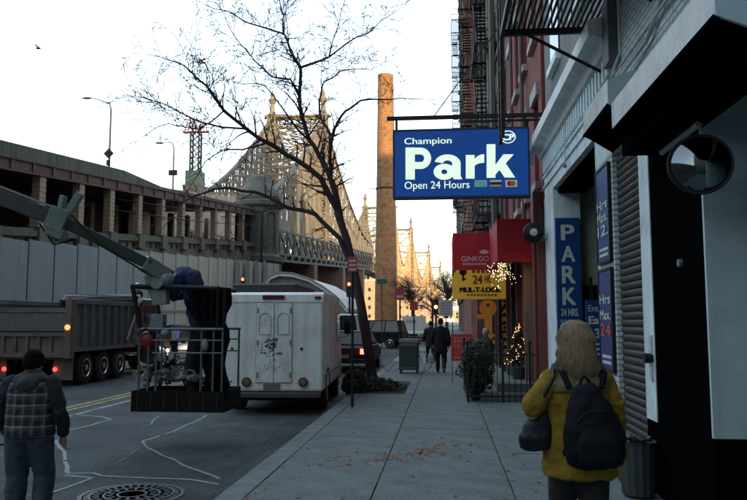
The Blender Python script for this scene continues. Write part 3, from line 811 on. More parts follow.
# convex mirror
mp = at(700, 165, 5.55)
mir = thing('convex_mirror', 'round convex traffic mirror by the dark doorway of the garage', 'mirror', (mp.x, 5.55, mp.z))
q = MB(); prof = [(0.001, -0.10)]
for k in range(1, 13):
    a_ = k/12*R(38); prof.append((0.215*math.sin(a_)/math.sin(R(38)), -0.10 + 0.35*(1-math.cos(a_))))
q.lathe((0,0,0), prof, 36, ax='y')
mo = q.obj('mirror_face', mat('mirror', (0.16,0.19,0.20), 0.07, metal=1.0, var=0), mir, smooth=True)
MB().lathe((0,0,0), [(0.213,-0.03),(0.228,-0.035),(0.232,-0.01),(0.2,0.05),(0.06,0.08),(0.02,0.1)], 32, ax='y').obj('rim', M_black, mir)
MB().tube([(0,0.08,0),(0.02,0.2,0.08),(0.1,0.26,0.2)], 0.014, 8).obj('bracket', M_black, mir)
mir.rotation_euler = (R(-4), 0, R(-14))

# ribbed bin against the wall
bin_ = thing('ribbed_bin', 'small dark ribbed bin against the garage wall below the white post', 'bin', (1.86, 7.45, 0))
b = MB(); n = 28
ring = []
for (rr, h) in ((0.13,0.01),(0.15,0.03),(0.165,0.5),(0.175,0.53)):
    ring.append([((rr+0.008*(j%2))*math.cos(2*math.pi*j/n), (rr+0.008*(j%2))*math.sin(2*math.pi*j/n), h) for j in range(n)])
vs = sum(ring, []); fs = []
for i in range(3):
    for j in range(n):
        fs.append((i*n+j, i*n+(j+1)%n, (i+1)*n+(j+1)%n, (i+1)*n+j))
fs.append(tuple(range(n-1,-1,-1))); b.add(vs, fs)
b.obj('body', mat('bin_grey', (0.035,0.045,0.045), 0.7), bin_)
lv = MB()
for k in range(26):
    a_ = random.uniform(0, 6.28); rr = random.uniform(0.02, 0.15)
    c0 = Vector((rr*math.cos(a_), rr*math.sin(a_), 0.52+random.uniform(0,0.05)))
    d0 = Vector((random.uniform(-1,1), random.uniform(-1,1), random.uniform(0,.6))).normalized()*0.05
    e0 = d0.cross(Vector((0,0,1))).normalized()*0.03
    lv.add([c0-d0-e0, c0-d0+e0, c0+d0+e0, c0+d0-e0], [(0,1,2,3)])
lv.obj('litter', mat('bin_litter', (0.10,0.12,0.11), 0.8, var=0.5), bin_, kind='stuff')

# ---- wall signs of the garage
M_blue = mat('sign_blue', (0.008,0.05,0.20), 0.4, var=0.08, scale=2)
M_letter = mat('sign_letter', (0.50,0.60,0.50), 0.5, var=0.05)
M_redp = mat('red_print', (0.5,0.06,0.05), 0.5)
s1 = thing('vertical_park_sign', 'tall narrow blue sign reading PARK 24 HRS on the far side of the garage opening', 'sign', (0,0,0))
y = 14.02
x0 = at(556, 270, y).x; x1 = at(580.5, 270, y).x; zt = at(568, 218, y).z; zb_ = at(568, 345, y).z
MB().box(x0, x1, y-0.03, y+0.01, zb_, zt).obj('panel', M_blue, s1, bevel=0.004)
for i, (L, ya, yb) in enumerate((('P',225,240.5),('A',246,262),('R',266,283.5),('K',287.5,305))):
    za, zz = at(565, yb, y).z, at(565, ya, y).z
    text(L, M_letter, s1, (x0+0.10, y-0.031, za), (1,0,0), (0,0,1), x1-x0-0.20, zz-za, bold=0.02)
text('24 HRS.', M_letter, s1, (x0+0.07, y-0.031, at(565,316,y).z), (1,0,0), (0,0,1), x1-x0-0.13, 0.14, bold=0.02)
MB().box(x0+0.05, x1-0.05, y-0.034, y-0.03, at(565,323,y).z, at(565,319.5,y).z).obj('print_band', mat('teal_print', (0.10,0.30,0.35), 0.5), s1)
s2 = thing('early_bird_sign', 'blue sign reading Enter and Early standing inside the garage opening', 'sign')
y = 12.6
x0 = at(586, 330, y).x; x1 = at(612, 330, y).x; zt = at(590, 300, y).z; zb_ = at(590, 362, y).z
MB().box(x0, x1, y-0.02, y+0.02, zb_, zt).obj('panel', M_blue, s2, bevel=0.004)
for body, ya, yb, b_ in (('Enter B', 305, 311.5, 0.01), ('Early', 316, 326.5, 0.03), ('13.', 328.5, 338, 0.03)):
    text(body, M_letter, s2, (x0+0.04, y-0.022, at(590,yb,y).z), (1,0,0), (0,0,1), (x1-x0)*(0.9 if body != '13.' else 0.62), at(590,ya,y).z-at(590,yb,y).z, bold=b_)
for ya in (343, 348, 353):
    MB().box(x0+0.05, x1-0.08, y-0.024, y-0.02, at(590,ya+2,y).z, at(590,ya,y).z).obj('print_line', M_letter, s2)
MB().box(x0+0.02, x0+0.06, y-0.015, y+0.015, 0, zb_).obj('leg', M_grey, s2); MB().box(x1-0.06, x1-0.02, y-0.015, y+0.015, 0, zb_).obj('leg', M_grey, s2)
# two rate signs flat on the middle pier: read along the wall
def pier_sign(z0, z1, label, rows):
    s = thing('rate_sign', label, 'sign', (X, 0, 0))
    MB().box(-0.035, -0.003, 9.27, 9.98, z0, z1).obj('panel', M_blue, s, bevel=0.004)
    fr = MB()
    for (a_, b_, c_, d_) in ((9.24,9.27,z0-.03,z1+.03),(9.98,10.01,z0-.03,z1+.03),(9.27,9.98,z0-.03,z0),(9.27,9.98,z1,z1+.03)): fr.box(-0.045, -0.002, a_, b_, c_, d_)
    fr.obj('frame', M_black, s)
    for (body, fa, fb, m_) in rows:
        text(body, m_, s, (-0.036, 9.94, z0+(z1-z0)*fa), (0,-1,0), (0,0,1), 0.62, (z1-z0)*(fb-fa), bold=0.02)
    for k in range(2):
        MB().box(-0.039, -0.035, 9.37, 9.87, z0+(z1-z0)*(0.05+0.06*k), z0+(z1-z0)*(0.08+0.06*k)).obj('print_line', M_letter, s)
    return s
pier_sign(2.46, 3.66, 'upper framed blue rate sign on the white brick pier', (('Hrs', .56,.66,M_letter),('Max.', .42,.53,M_letter),('12.', .27,.39,M_letter)))
pier_sign(1.08, 2.33, 'lower framed blue rate sign with a red figure on the white brick pier', (('Hrs', .66,.76,M_letter),('Max.', .50,.60,M_letter),('24', .33,.46,M_redp)))

# ---- the big hanging sign
ps = thing('hanging_park_sign', 'big blue hanging sign reading Champion Park Open 24 Hours over the sidewalk', 'sign')
Y = 14.9
M_bluel = mat('sign_blue_lit', (0.006,0.05,0.22), 0.45, var=0.15, scale=1.5, grime=0.25, gscale=2.0, gcol=(0.01,0.03,0.10), emit=0.16, ecol=(0.004,0.06,0.30))
M_letl = mat('sign_letter_lit', (0.75,0.85,0.70), 0.5, var=0.0, emit=0.30, ecol=(0.74,0.93,0.74))
a = at(395, 198, Y); b = at(527, 129, Y); a2 = at(395, 133, Y)
x0, x1 = a.x, b.x; z0 = a.z; z1 = a2.z
MB().box(x0, x1, Y-0.11, Y+0.11, z0, z1).obj('light_box', M_bluel, ps, bevel=0.01)
fr = MB()
for q in ((x0-0.03,x1+0.03,z0-0.035,z0),(x0-0.03,x1+0.03,z1,z1+0.035),(x0-0.035,x0,z0,z1),(x1,x1+0.035,z0,z1)): fr.box(q[0],q[1],Y-0.12,Y+0.12,q[2],q[3])
fr.obj('frame', mat('sign_frame', (0.02,0.03,0.06), 0.5), ps)
def stext(body, xa, ya, xb, yb, bold, m_=M_letl):
    p0 = at(xa, yb, Y-0.12); p1 = at(xb, ya, Y-0.12); sl = -0.0
    return text(body, m_, ps, (p0.x, Y-0.113, p0.z), (1,0,0), (0,0,1), p1.x-p0.x, p1.z-p0.z, bold=bold, depth=0.002)
stext('Champion', 404, 137, 451.5, 146.5, 0.018)
def letter(*polys):
    mb = MB()
    for q, P_ in enumerate(polys):
        for k_, pl_ in enumerate(P_):
            pts = [at(x, y, Y-0.12) for x, y in pl_]
            mb.add([(p.x, Y-0.1125-0.0005*q, p.z) for p in pts], [tuple(range(len(pts)))])
    return mb.obj('lettering', M_letl, ps)
def rect(x0, y0, x1, y1): return [[(x0,y0),(x1,y0),(x1,y1),(x0,y1)]]
def arc(cx, cy, rx, ry, ix, iy, a0, a1, n=16):
    out = []
    for k in range(n):
        p = math.radians(a0+(a1-a0)*k/n); q = math.radians(a0+(a1-a0)*(k+1)/n)
        out.append([(cx+rx*math.cos(p),cy-ry*math.sin(p)),(cx+rx*math.cos(q),cy-ry*math.sin(q)),(cx+ix*math.cos(q),cy-iy*math.sin(q)),(cx+ix*math.cos(p),cy-iy*math.sin(p))])
    return out
letter(rect(405.5,147.5,414.8,179.5), rect(413,147.6,421,154.4), rect(413,162,421,169), arc(420.5,158.3,10.6,10.7,3.6,3.9,-90,90))
letter(rect(452.2,162,460.6,177), arc(447.5,163.8,13.1,9.4,4.7,3.4,0,168), arc(444.3,171.8,10.8,8.1,3.0,2.4,0,360,24), rect(450,165.5,455,171), [[(452.2,173),(460.6,173),(460.6,176),(462.4,179.3),(453.6,179.3)]])
letter(rect(465.8,155,474.6,178.6), arc(484.2,166.8,12.2,12.6,9.6,4.0,90,172))
letter(rect(486.6,144.2,495.4,177.8), [[(494.5,166),(503.4,154.3),(513.8,154.3),(495,175)]], [[(496.5,165.5),(504.5,161.5),(515.2,177.5),(504.6,177.5)]])
stext('Open 24 Hours', 404.5, 180.5, 469.5, 191.5, 0.006)
# emblem: an oval ring with CP
ec = at(508, 137, Y-0.12); rg = MB(); n = 32
for j in range(n):
    a1 = 2*math.pi*j/n; a2_ = 2*math.pi*(j+1)/n
    P_ = [(ec.x + r_*1.15*math.cos(t), Y-0.114, ec.z + r_*math.sin(t)) for t in (a1, a2_) for r_ in (0.115, 0.135)]
    rg.add([P_[0], P_[1], P_[3], P_[2]], [(0,1,2,3)])
rg.obj('emblem_ring', M_letl, ps)
stext('CP', 502.5, 133.8, 514, 140.5, 0.03)
cc = [('card_emblem', (0.10,0.42,0.48), 474.5, 487), ('card_emblem', (0.45,0.48,0.42), 490, 501.5), ('card_emblem', (0.55,0.50,0.42), 505.5, 517)]
for i, (nm, cl, xa, xb) in enumerate(cc):
    p0 = at(xa, 187, Y-0.12); p1 = at(xb, 180, Y-0.12)
    MB().box(p0.x, p1.x, Y-0.116, Y-0.111, p0.z, p1.z).obj(nm, mat('card%d' % i, cl, 0.5, var=0, emit=0.12), ps)
    w = p1.x-p0.x; h = p1.z-p0.z
    if i == 0:
        for k in range(2): MB().box(p0.x+0.02, p1.x-0.02, Y-0.119, Y-0.116, p0.z+h*(0.2+0.38*k), p0.z+h*(0.42+0.38*k)).obj('card_print', mat('card_white', (0.6,0.7,0.7), 0.5), ps)
    if i == 1:
        MB().box(p0.x, p1.x, Y-0.119, Y-0.116, p0.z+h*0.3, p0.z+h*0.72).obj('card_print', mat('card_navy', (0.02,0.03,0.12), 0.5), ps)
        MB().box(p0.x, p1.x, Y-0.119, Y-0.116, p0.z, p0.z+h*0.2).obj('card_print', mat('card_gold', (0.6,0.4,0.08), 0.5), ps)
    if i == 2:
        MB().lathe((p0.x+w*0.36,0,p0.z+h*0.5), [(0.055,Y-0.119),(0.055,Y-0.116)], 16, ax='y').obj('card_print', mat('card_red', (0.55,0.03,0.02), 0.5, var=0), ps)
        MB().lathe((p0.x+w*0.64,0,p0.z+h*0.5), [(0.055,Y-0.1215),(0.055,Y-0.1195)], 16, ax='y').obj('card_print', mat('card_orange', (0.65,0.25,0.03), 0.5, var=0), ps)
# supporting bars
zb1 = at(460, 117, Y).z
sup = MB(); sup.beam((at(387,117,Y).x, Y, zb1), (X+0.05, Y, zb1), 0.075); sup.obj('bar', M_iron, ps)
MB().beam((at(465,117,Y).x, Y+0.02, zb1-0.10), (X+0.05, Y+0.02, zb1-0.10), 0.04).obj('bar', M_iron, ps)
for px in (396.5, 524.5): MB().beam((at(px,120,Y).x, Y, z1), (at(px,120,Y).x, Y, zb1), 0.05).obj('hanger', M_iron, ps)
MB().tube([(-0.2,Y,zb1),(X+0.05,Y,zb1+3.2)], 0.012, 6).obj('stay_wire', M_iron, ps)

# ------------------------------------------------------------------ fire escape over the garage
def fire_escape(name, label, y0, y1, zs, xo, xi, drop=False, ladder=True, group=None):
    fe = thing(name, label, 'fire escape', (0,0,0), group=group)
    for zi, z in enumerate(zs):
        fr = MB()
        fr.beam((xo,y0,z),(xo,y1,z),0.05,0.10); fr.beam((xi,y0,z),(xi,y1,z),0.05,0.10)
        for yy in (y0, (y0+y1)/2, y1): fr.beam((xo,yy,z-.01),(xi,yy,z-.01),0.06,0.08)
        sl = fr
        x = xo+0.08
        while x < xi-0.03:
            sl.beam((x,y0,z+0.03),(x,y1,z+0.03),0.032,0.02); x += 0.064
        fr.obj('platform', M_iron, fe)
        rl = MB()
        for hh in (0.5, 0.95):
            rl.beam((xo,y0,z+hh),(xo,y1,z+hh),0.035); rl.beam((xo,y1,z+hh),(xi,y1,z+hh),0.035); rl.beam((xo,y0,z+hh),(xi,y0,z+hh),0.035)
        yy = y0
        while yy <= y1+0.01:
            rl.beam((xo,yy,z),(xo,yy,z+0.95),0.018); yy += 0.13
        x = xo
        while x < xi:
            rl.beam((x,y1,z),(x,y1,z+0.95),0.018); x += 0.13
        rl.obj('railing', M_iron, fe)
        br = MB()
        for yy in (y1-0.05, (y0+y1)/2, y0+0.1): br.tube([(xo+0.3,yy,z-0.05),(xi+0.02,yy,z-0.62)],0.022,6)
        br.obj('brace', M_iron, fe)
        if ladder and zi+1 < len(zs):
            ld = MB(); zt = zs[zi+1]
            for dx in (0.1, 0.55):
                ld.beam((xo+dx,y0+0.3,z),(xo+dx,y1-0.6,zt),0.03,0.12)
            nn = 12
            for k in range(nn):
                t = (k+0.5)/nn; yy = y0+0.3+(y1-0.6-y0-0.3)*t; zz = z+(zt-z)*t
                ld.box(xo+0.1,xo+0.55,yy-0.08,yy+0.08,zz,zz+0.02)
            ld.obj('stair', M_iron, fe)
    if drop:
        ld = MB()
        for yy in (9.62, 10.0): ld.beam((xo,yy,4.12),(xo,yy,8.6),0.045,0.06)
        z = 4.25
        while z < 8.5: ld.beam((xo,9.62,z),(xo,10.0,z),0.022); z += 0.3
        ld.beam((xo,9.4,5.5),(xo,10.0,5.5),0.03); ld.beam((xo,9.4,8.5),(xo,10.0,8.5),0.03)
        ld.obj('drop_ladder', M_iron, fe)
    return fe
fire_escape('fire_escape', 'black iron fire escape overhead on the garage building with a hanging ladder', 5.0, 9.45, (5.50, 8.7, 11.9), 0.80, X-0.02, drop=True)

# ------------------------------------------------------------------ the row of buildings beyond
def facade_building(name, label, y0, y1, H, wallm, trim, nwin, fl, z_first, Xf=2.1, depth=12, sill_m=None, pil=False, lint=True):
    b = thing(name, label, 'building', (Xf, y0, 0))
    L = y1-y0; bay = L/nwin; ww = min(1.1, bay*0.42)
    # recessed plane behind the openings, then piers and spandrels in front of it
    MB().box(0.22, depth, 0.01, L-0.01, 0, H).obj('wall', wallm, b)
    pm_ = MB()
    for i in range(nwin+1):
        ya = 0.02 if i == 0 else i*bay-(bay-ww)/2
        yb = L-0.02 if i == nwin else i*bay+(bay-ww)/2
        pm_.box(0, 0.22, ya, yb, z_first-0.6, H)
    for f in range(fl+1):
        za = z_first-0.6 if f == 0 else z_first+(f-1)*3.3+1.9
        zc = z_first+f*3.3
        for i in range(nwin): pm_.box(0.001, 0.22, i*bay+(bay-ww)/2, (i+1)*bay-(bay-ww)/2, za, min(zc, H))
    pm_.obj('front_wall', wallm, b)
    wm = MB().box(0.12,0.16,0.02,ww-0.02,0.02,1.88).mesh('window'); wm.materials.append(M_glass)
    fm = MB()
    for q in ((0,0.06,0,1.9),(ww-0.06,ww,0,1.9),(0,ww,0,0.06),(0,ww,1.84,1.9),(0,ww,0.92,0.99)): fm.box(0.10,0.15,q[0],q[1],q[2],q[3])
    fm = fm.mesh('frame'); fm.materials.append(trim)
    sm = MB().box(-0.12,0.05,-0.12,ww+0.12,-0.16,-0.002).mesh('sill'); sm.materials.append(trim)
    lm = MB().box(-0.07,0.05,-0.15,ww+0.15,1.902,2.2).mesh('lintel'); lm.materials.append(trim)
    for f in range(fl):
        for i in range(nwin):
            w_ = inst('window', wm, b, (0, i*bay+(bay-ww)/2, z_first+f*3.3))
            inst('frame', fm, w_); inst('sill', sm, w_)
            if lint: inst('lintel', lm, w_)
    if pil:
        for i in range(nwin+1):
            MB().box(-0.14, -0.002, i*bay-0.16 if i else 0, min(i*bay+0.16, L), 3.9, H).obj('pilaster', wallm, b)
    MB().box(-0.5, 0.3, 0, L, H, H+0.25).obj('cornice', trim, b); MB().box(-0.3, 0.0, 0, L, H-0.5, H-0.002).obj('cornice', trim, b)
    return b
M_red = brickmat('red_brick', (0.27,0.045,0.035), (0.22,0.04,0.03), (0.16,0.08,0.07), 1.0)
M_red2 = brickmat('dark_red_brick', (0.16,0.06,0.045), (0.13,0.05,0.04), (0.1,0.07,0.06), 1.0)
M_brn = brickmat('brown_brick', (0.10,0.06,0.05), (0.08,0.05,0.04), (0.10,0.09,0.08), 1.0)
M_pale = mat('pale_trim', (0.34,0.33,0.31), 0.7, var=0.25, scale=4)
M_dtrim = mat('dark_trim', (0.09,0.085,0.08), 0.7, var=0.3, scale=4)
bA = facade_building('red_brick_building', 'red brick building with pale sills and dark ribs next to the garage', 15.32, 25.0, 24, M_red, M_pale, 5, 6, 4.7)
bB = facade_building('pipe_front_building', 'narrow dark brown brick building with many pipes beyond the red one', 25.02, 34.0, 26, M_brn, M_dtrim, 4, 6, 4.9)
bC = facade_building('corner_brick_building', 'dark red brick corner building before the avenue', 34.02, 44.0, 27, M_red2, M_dtrim, 4, 6, 4.9)
bD = facade_building('far_brick_building', 'tall red brick apartment building across the avenue with fire escapes', 60.5, 84.0, 44, brickmat('warm_brick', (0.30,0.10,0.07), (0.24,0.08,0.06), (0.15,0.1,0.08), 1.0), M_pale, 8, 11, 4.9, Xf=2.0)
bE = facade_building('farther_brown_building', 'brown building last in the row across the avenue', 84.1, 130.0, 22, M_brn, M_dtrim, 10, 5, 4.9, Xf=2.3)
# downpipes on the facades
pp = MB()
for yy, x in ((18.0,1.98),(20.9,2.0),(23.2,1.98)): pp.tube([(x-2.1,yy-15.32,4),(x-2.1,yy-15.32,24)],0.05,8)
pp.obj('downpipe', M_dtrim, bA)
pp = MB()
for yy, x in ((25.6,1.75),(26.6,1.9),(27.8,1.8),(29.0,1.95),(31.0,1.85),(33.0,1.75)): pp.tube([(x-2.1,yy-25.02,3),(x-2.1,yy-25.02,26)],0.07,8)
pp.obj('downpipe', mat('pipe_pale', (0.14,0.14,0.13), 0.6), bB)
fire_escape('fire_escape', 'rusty fire escape on the brown pipe fronted building', 27.0, 31.5, (5.6,8.9,12.2,15.5,18.8), 1.25, 2.08)
fire_escape('fire_escape', 'fire escape on the corner brick building before the avenue', 36.5, 41.5, (5.6,8.9,12.2,15.5,18.8,22.1), 1.0, 2.08)
fire_escape('fire_escape', 'fire escape on the tall apartment building across the avenue, its landings against the sky', 63, 69.0, (8.6,11.9,15.2,18.5,21.8,25.1,28.4), 0.9, 1.98)

# ground floor shopfronts
shop = thing('shopfront_row', 'dark ground floor shopfronts under the red and brown brick buildings', 'shopfront', (2.1,0,0))
M_shopw = mat('shop_dark', (0.025,0.02,0.018), 0.5, var=0.2)
for (ya, yb) in ((15.35,18.4),(20.0,24.8),(25.2,33.5),(34.3,43.5)):
    MB().box(-0.12, -0.004, ya, yb, 3.35, 4.0).obj('sign_band', M_shopw, shop)
    n_ = max(2, int((yb-ya)/1.6))
    for k in range(n_+1):
        yy = ya+(yb-ya)*k/n_
        MB().box(-0.16, -0.003, yy-0.09, yy+0.09, 0, 3.34).obj('shop_pier', M_shopw if k % 2 else mat('shop_brown', (0.14,0.035,0.025), 0.6), shop)
    MB().box(-0.06, -0.005, ya, yb, 0.5, 3.3).obj('shop_window', M_glass, shop)
    MB().box(-0.10, -0.006, ya, yb, 0.0, 0.497).obj('stall_riser', M_shopw, shop)
MB().box(-0.22, -0.003, 15.42, 15.75, 0, 4.4).obj('shop_pier', mat('oxblood', (0.13,0.02,0.018), 0.6), shop)
MB().box(-0.30, -0.10, 16.7, 16.82, 0, 3.3).obj('shop_pier', mat('tan_post', (0.22,0.15,0.10), 0.6), shop)
# warm lit shop windows
M_warm = mat('warm_window', (0.5,0.25,0.1), 0.5, emit=0.5, ecol=(0.9,0.35,0.12))
MB().box(-0.075, -0.062, 15.9, 16.4, 2.2, 2.9).obj('lit_pane', M_warm, shop)

# awnings
M_aw = mat('awning_red', (0.40,0.008,0.016), 0.65, var=0.12, scale=3)
M_aw2 = mat('awning_red_dark', (0.46,0.010,0.022), 0.6, var=0.12, scale=3)
M_awl = mat('awning_letter', (0.72,0.6,0.55), 0.6, var=0.1)
aw = thing('restaurant_awning', 'red awning reading GINKGO projecting over the sidewalk', 'awning')
Y = 19.2; xa = at(453,250,Y).x; xb = at(497,250,Y).x; zb_ = at(475,270,Y).z; zt = at(475,233,Y).z
MB().box(xa, xb, Y, Y+0.02, zb_, zt).obj('front_panel', M_aw2, aw)
mb = MB(); mb.add([(xa,Y+.02,zb_+.03),(xa,Y+.02,zt-.002),(xa,Y+3.2,zt+.1),(xa,Y+3.2,zb_+.03),(xa+.03,Y+.02,zb_+.03),(xa+.03,Y+.02,zt-.002),(xa+.03,Y+3.2,zt+.1),(xa+.03,Y+3.2,zb_+.03)],[(0,1,2,3),(7,6,5,4),(0,4,5,1),(1,5,6,2),(2,6,7,3),(3,7,4,0)])
mb.obj('side_panel', M_aw, aw)
MB().box(xa+.001, 2.08, Y+.021, Y+3.2, zt-.03, zt-.004).obj('top_panel', M_aw, aw)
fr = MB()
for x in (xa+.02, xb-.02): fr.beam((x,Y+.03,zb_+.02),(x,Y+3.2,zb_+.02),0.03)
fr.beam((xa+.02,Y+.04,zb_+.02),(2.08,Y+.04,zb_+.02),0.03); fr.obj('frame', M_iron, aw)
p0 = at(461.5, 261.5, Y); p1 = at(488.5, 256, Y)
text('GINKGO', M_awl, aw, (p0.x,Y-.001,p0.z), (1,0,0),(0,0,1), p1.x-p0.x, p1.z-p0.z, bold=0.0)
p0 = at(463, 265, Y); p1 = at(487, 263, Y)
for k in range(11):
    MB().box(p0.x+(p1.x-p0.x)*k/11, p0.x+(p1.x-p0.x)*(k+0.6)/11, Y-.004, Y-.001, p0.z, p1.z).obj('small_print', M_awl, aw)
lf = MB(); c0 = at(484, 252.5, Y)
for k in range(7):
    a_ = R(20+k*22); lf.add([(c0.x,Y-.003,c0.z-.04),(c0.x+0.13*math.cos(a_-.15),Y-.003,c0.z-.04+0.10*math.sin(a_-.15)),(c0.x+0.15*math.cos(a_),Y-.003,c0.z-.04+0.12*math.sin(a_)),(c0.x+0.13*math.cos(a_+.15),Y-.003,c0.z-.04+0.10*math.sin(a_+.15))],[(0,1,2,3)])
lf.obj('leaf_emblem', M_awl, aw)
aw2 = thing('door_awning', 'plain red awning over the restaurant door nearest the garage', 'awning')
Y = 16.4; xa = at(497,240,Y).x; zb_ = at(500,262,Y).z; zt = at(500,219,Y).z
MB().box(xa+0.02, 2.08, Y, Y+0.02, zb_, zt).obj('front_panel', M_aw, aw2)
mb = MB(); mb.prism([(Y,zb_),(Y,zt),(Y+2.6,zt+0.05),(Y+2.6,zb_)], 'x', xa, xa+0.018); mb.obj('side_panel', M_aw2, aw2)
MB().box(xa, 2.08, Y+.021, Y+2.6, zt-.02, zt-.003).obj('top_panel', M_aw, aw2)
fr = MB(); fr.beam((xa,Y+.02,zb_),(2.08,Y+.02,zb_),0.03); fr.beam((xa,Y,zb_),(xa,Y+2.6,zb_),0.03); fr.obj('frame', M_iron, aw2)
# round black wall lamp
Y = 15.0; lp = at(533, 233, Y)
wl_ = thing('wall_floodlight', 'round black floodlight on a bracket beside the red awning', 'lamp', (lp.x, Y, lp.z))
MB().lathe((0,0,0), [(0.05,-0.12),(0.19,-0.10),(0.21,-0.02),(0.18,0.12),(0.06,0.2),(0.02,0.2)], 24, ax='y').obj('housing', M_black, wl_, smooth=True)
MB().ell((0,-0.12,0), 0.08, 0.03, 0.08).obj('lens', mat('lens_pale', (0.5,0.5,0.48), 0.2, var=0.4, scale=20), wl_, smooth=True)
MB().tube([(0,0.15,-0.05),(0.1,0.1,-0.15),(X-0.0-lp.x,0.08,-0.12)], 0.02, 8).obj('bracket', M_grey, wl_)
MB().tube([(0.12,-0.05,-0.12),(0.3,-0.15,-0.05),(0.42,-0.2,0.15),(0.44,-0.2,0.6)], 0.012, 6).obj('cable', M_grey, wl_)

# yellow locksmith sign
ys_ = thing('yellow_lock_sign', 'yellow sign reading 24 HR and MUL-T-LOCK below the red awning', 'sign')
Y = 24.0; M_yel = mat('sign_yellow', (0.62,0.37,0.03), 0.5, var=0.12, emit=0.05, ecol=(0.8,0.5,0.05))
xa = at(452.5,280,Y).x; xb = at(507,280,Y).x; zb_ = at(480,299,Y).z; zt = at(480,252,Y).z
MB().box(xa, xb, Y, Y+0.2, zb_, zt).obj('panel', M_yel, ys_, bevel=0.01)
M_rl = mat('sign_red_letter', (0.42,0.05,0.02), 0.5)
def yt(body, xa_, ya, xb_, yb, m_, b_=0.02):
    p0 = at(xa_, yb, Y); p1 = at(xb_, ya, Y); text(body, m_, ys_, (p0.x,Y-.002,p0.z),(1,0,0),(0,0,1),p1.x-p0.x,p1.z-p0.z,bold=b_)
yt('24', 472.5, 275, 482.5, 284, M_rl, 0.03); yt('HR.', 484.5, 275.5, 491, 283, M_rl, 0.03)
yt('MUL-T-LOCK', 459.5, 287, 501, 292.5, M_black, 0.05)
for k in range(9):
    p0 = at(467+k*3.4, 296, Y); p1 = at(469.4+k*3.4, 294, Y); MB().box(p0.x,p1.x,Y-.004,Y,p0.z,p1.z).obj('small_print', M_rl, ys_)
for k in range(6):
    p0 = at(472+k*4.6, 273, Y); p1 = at(475.2+k*4.6, 269.5, Y); MB().box(p0.x,p1.x,Y-.004,Y,p0.z,p1.z).obj('small_print', M_rl, ys_)
p0 = at(463, 272, Y); kk = MB(); kk.lathe((p0.x,0,p0.z),[(0.12,Y-.005),(0.12,Y-.001)],14,ax='y'); kk.box(p0.x-.03,p0.x+.03,Y-.0055,Y-.0015,at(463,281,Y).z,p0.z); kk.box(p0.x-.03,p0.x+.09,Y-.006,Y-.002,at(463,280,Y).z,at(463,278,Y).z)
kk.obj('key_symbol', M_black, ys_)
p0 = at(452.8, 272, Y); p1 = at(455.5, 261, Y); MB().box(p0.x,p1.x,Y-.006,Y-.001,p0.z,p1.z).obj('red_stripe', M_rl, ys_)
# orange key shaped sign
ks = thing('key_shaped_sign', 'orange key shaped sign hanging below the yellow lock sign', 'sign')
Y = 23.6; M_or = mat('key_orange', (0.42,0.15,0.02), 0.5, var=0.15, emit=0.04, ecol=(0.7,0.25,0.05))
kc = at(488, 308, Y); kb = at(489, 350, Y)
k_ = MB(); k_.lathe((kc.x,0,kc.z),[(0.27,Y),(0.27,Y+0.06)],24,ax='y'); k_.box(kc.x-0.11,kc.x+0.12,Y+.002,Y+.058,kb.z+0.1,kc.z-0.2)
k_.add([(kc.x-0.11,Y+.004,kb.z+0.1),(kc.x+0.12,Y+.004,kb.z+0.1),(kc.x,Y+.004,kb.z-0.03),(kc.x-0.11,Y+.056,kb.z+0.1),(kc.x+0.12,Y+.056,kb.z+0.1),(kc.x,Y+.056,kb.z-0.03)],[(0,1,2),(3,5,4),(0,2,5,3),(1,4,5,2)])
k_.box(kc.x-0.36,kc.x-0.11,Y+.003,Y+.057,kc.z-0.35,kc.z-0.2); k_.box(kc.x+0.12,kc.x+0.2,Y+.003,Y+.057,kb.z+0.2,kb.z+0.3); k_.box(kc.x+0.12,kc.x+0.2,Y+.003,Y+.057,kb.z+0.42,kb.z+0.5)
k_.obj('key_panel', M_or, ks); MB().beam((kc.x,Y+.03,kc.z+.2),(kc.x,Y+.03,zb_+.02),0.03).obj('hanger', M_iron, ks)
MB().lathe((kc.x-0.0,0,kc.z+0.1),[(0.05,Y-.004),(0.05,Y-.001)],12,ax='y').obj('key_hole', M_black, ks)
hs = thing('hardware_sign', 'narrow dark vertical sign with yellow letters HARDWARE', 'sign')
Y = 23.9; xa = at(499,330,Y).x; xb = at(510.5,330,Y).x; zt = at(505,299.6,Y).z; zb_ = at(505,364,Y).z
MB().box(xa, xb, Y, Y+0.08, zb_, zt).obj('panel', M_black, hs)
M_hl = mat('hardware_letter', (0.42,0.25,0.03), 0.5, emit=0.04)
for i, ch_ in enumerate('HARDWARE'):
    zz = zt - (i+1)*(zt-zb_)/8 + 0.05; text(ch_, M_hl, hs, (xa+0.1,Y-.002,zz),(1,0,0),(0,0,1),xb-xa-0.2,(zt-zb_)/8-0.09,bold=0.015)
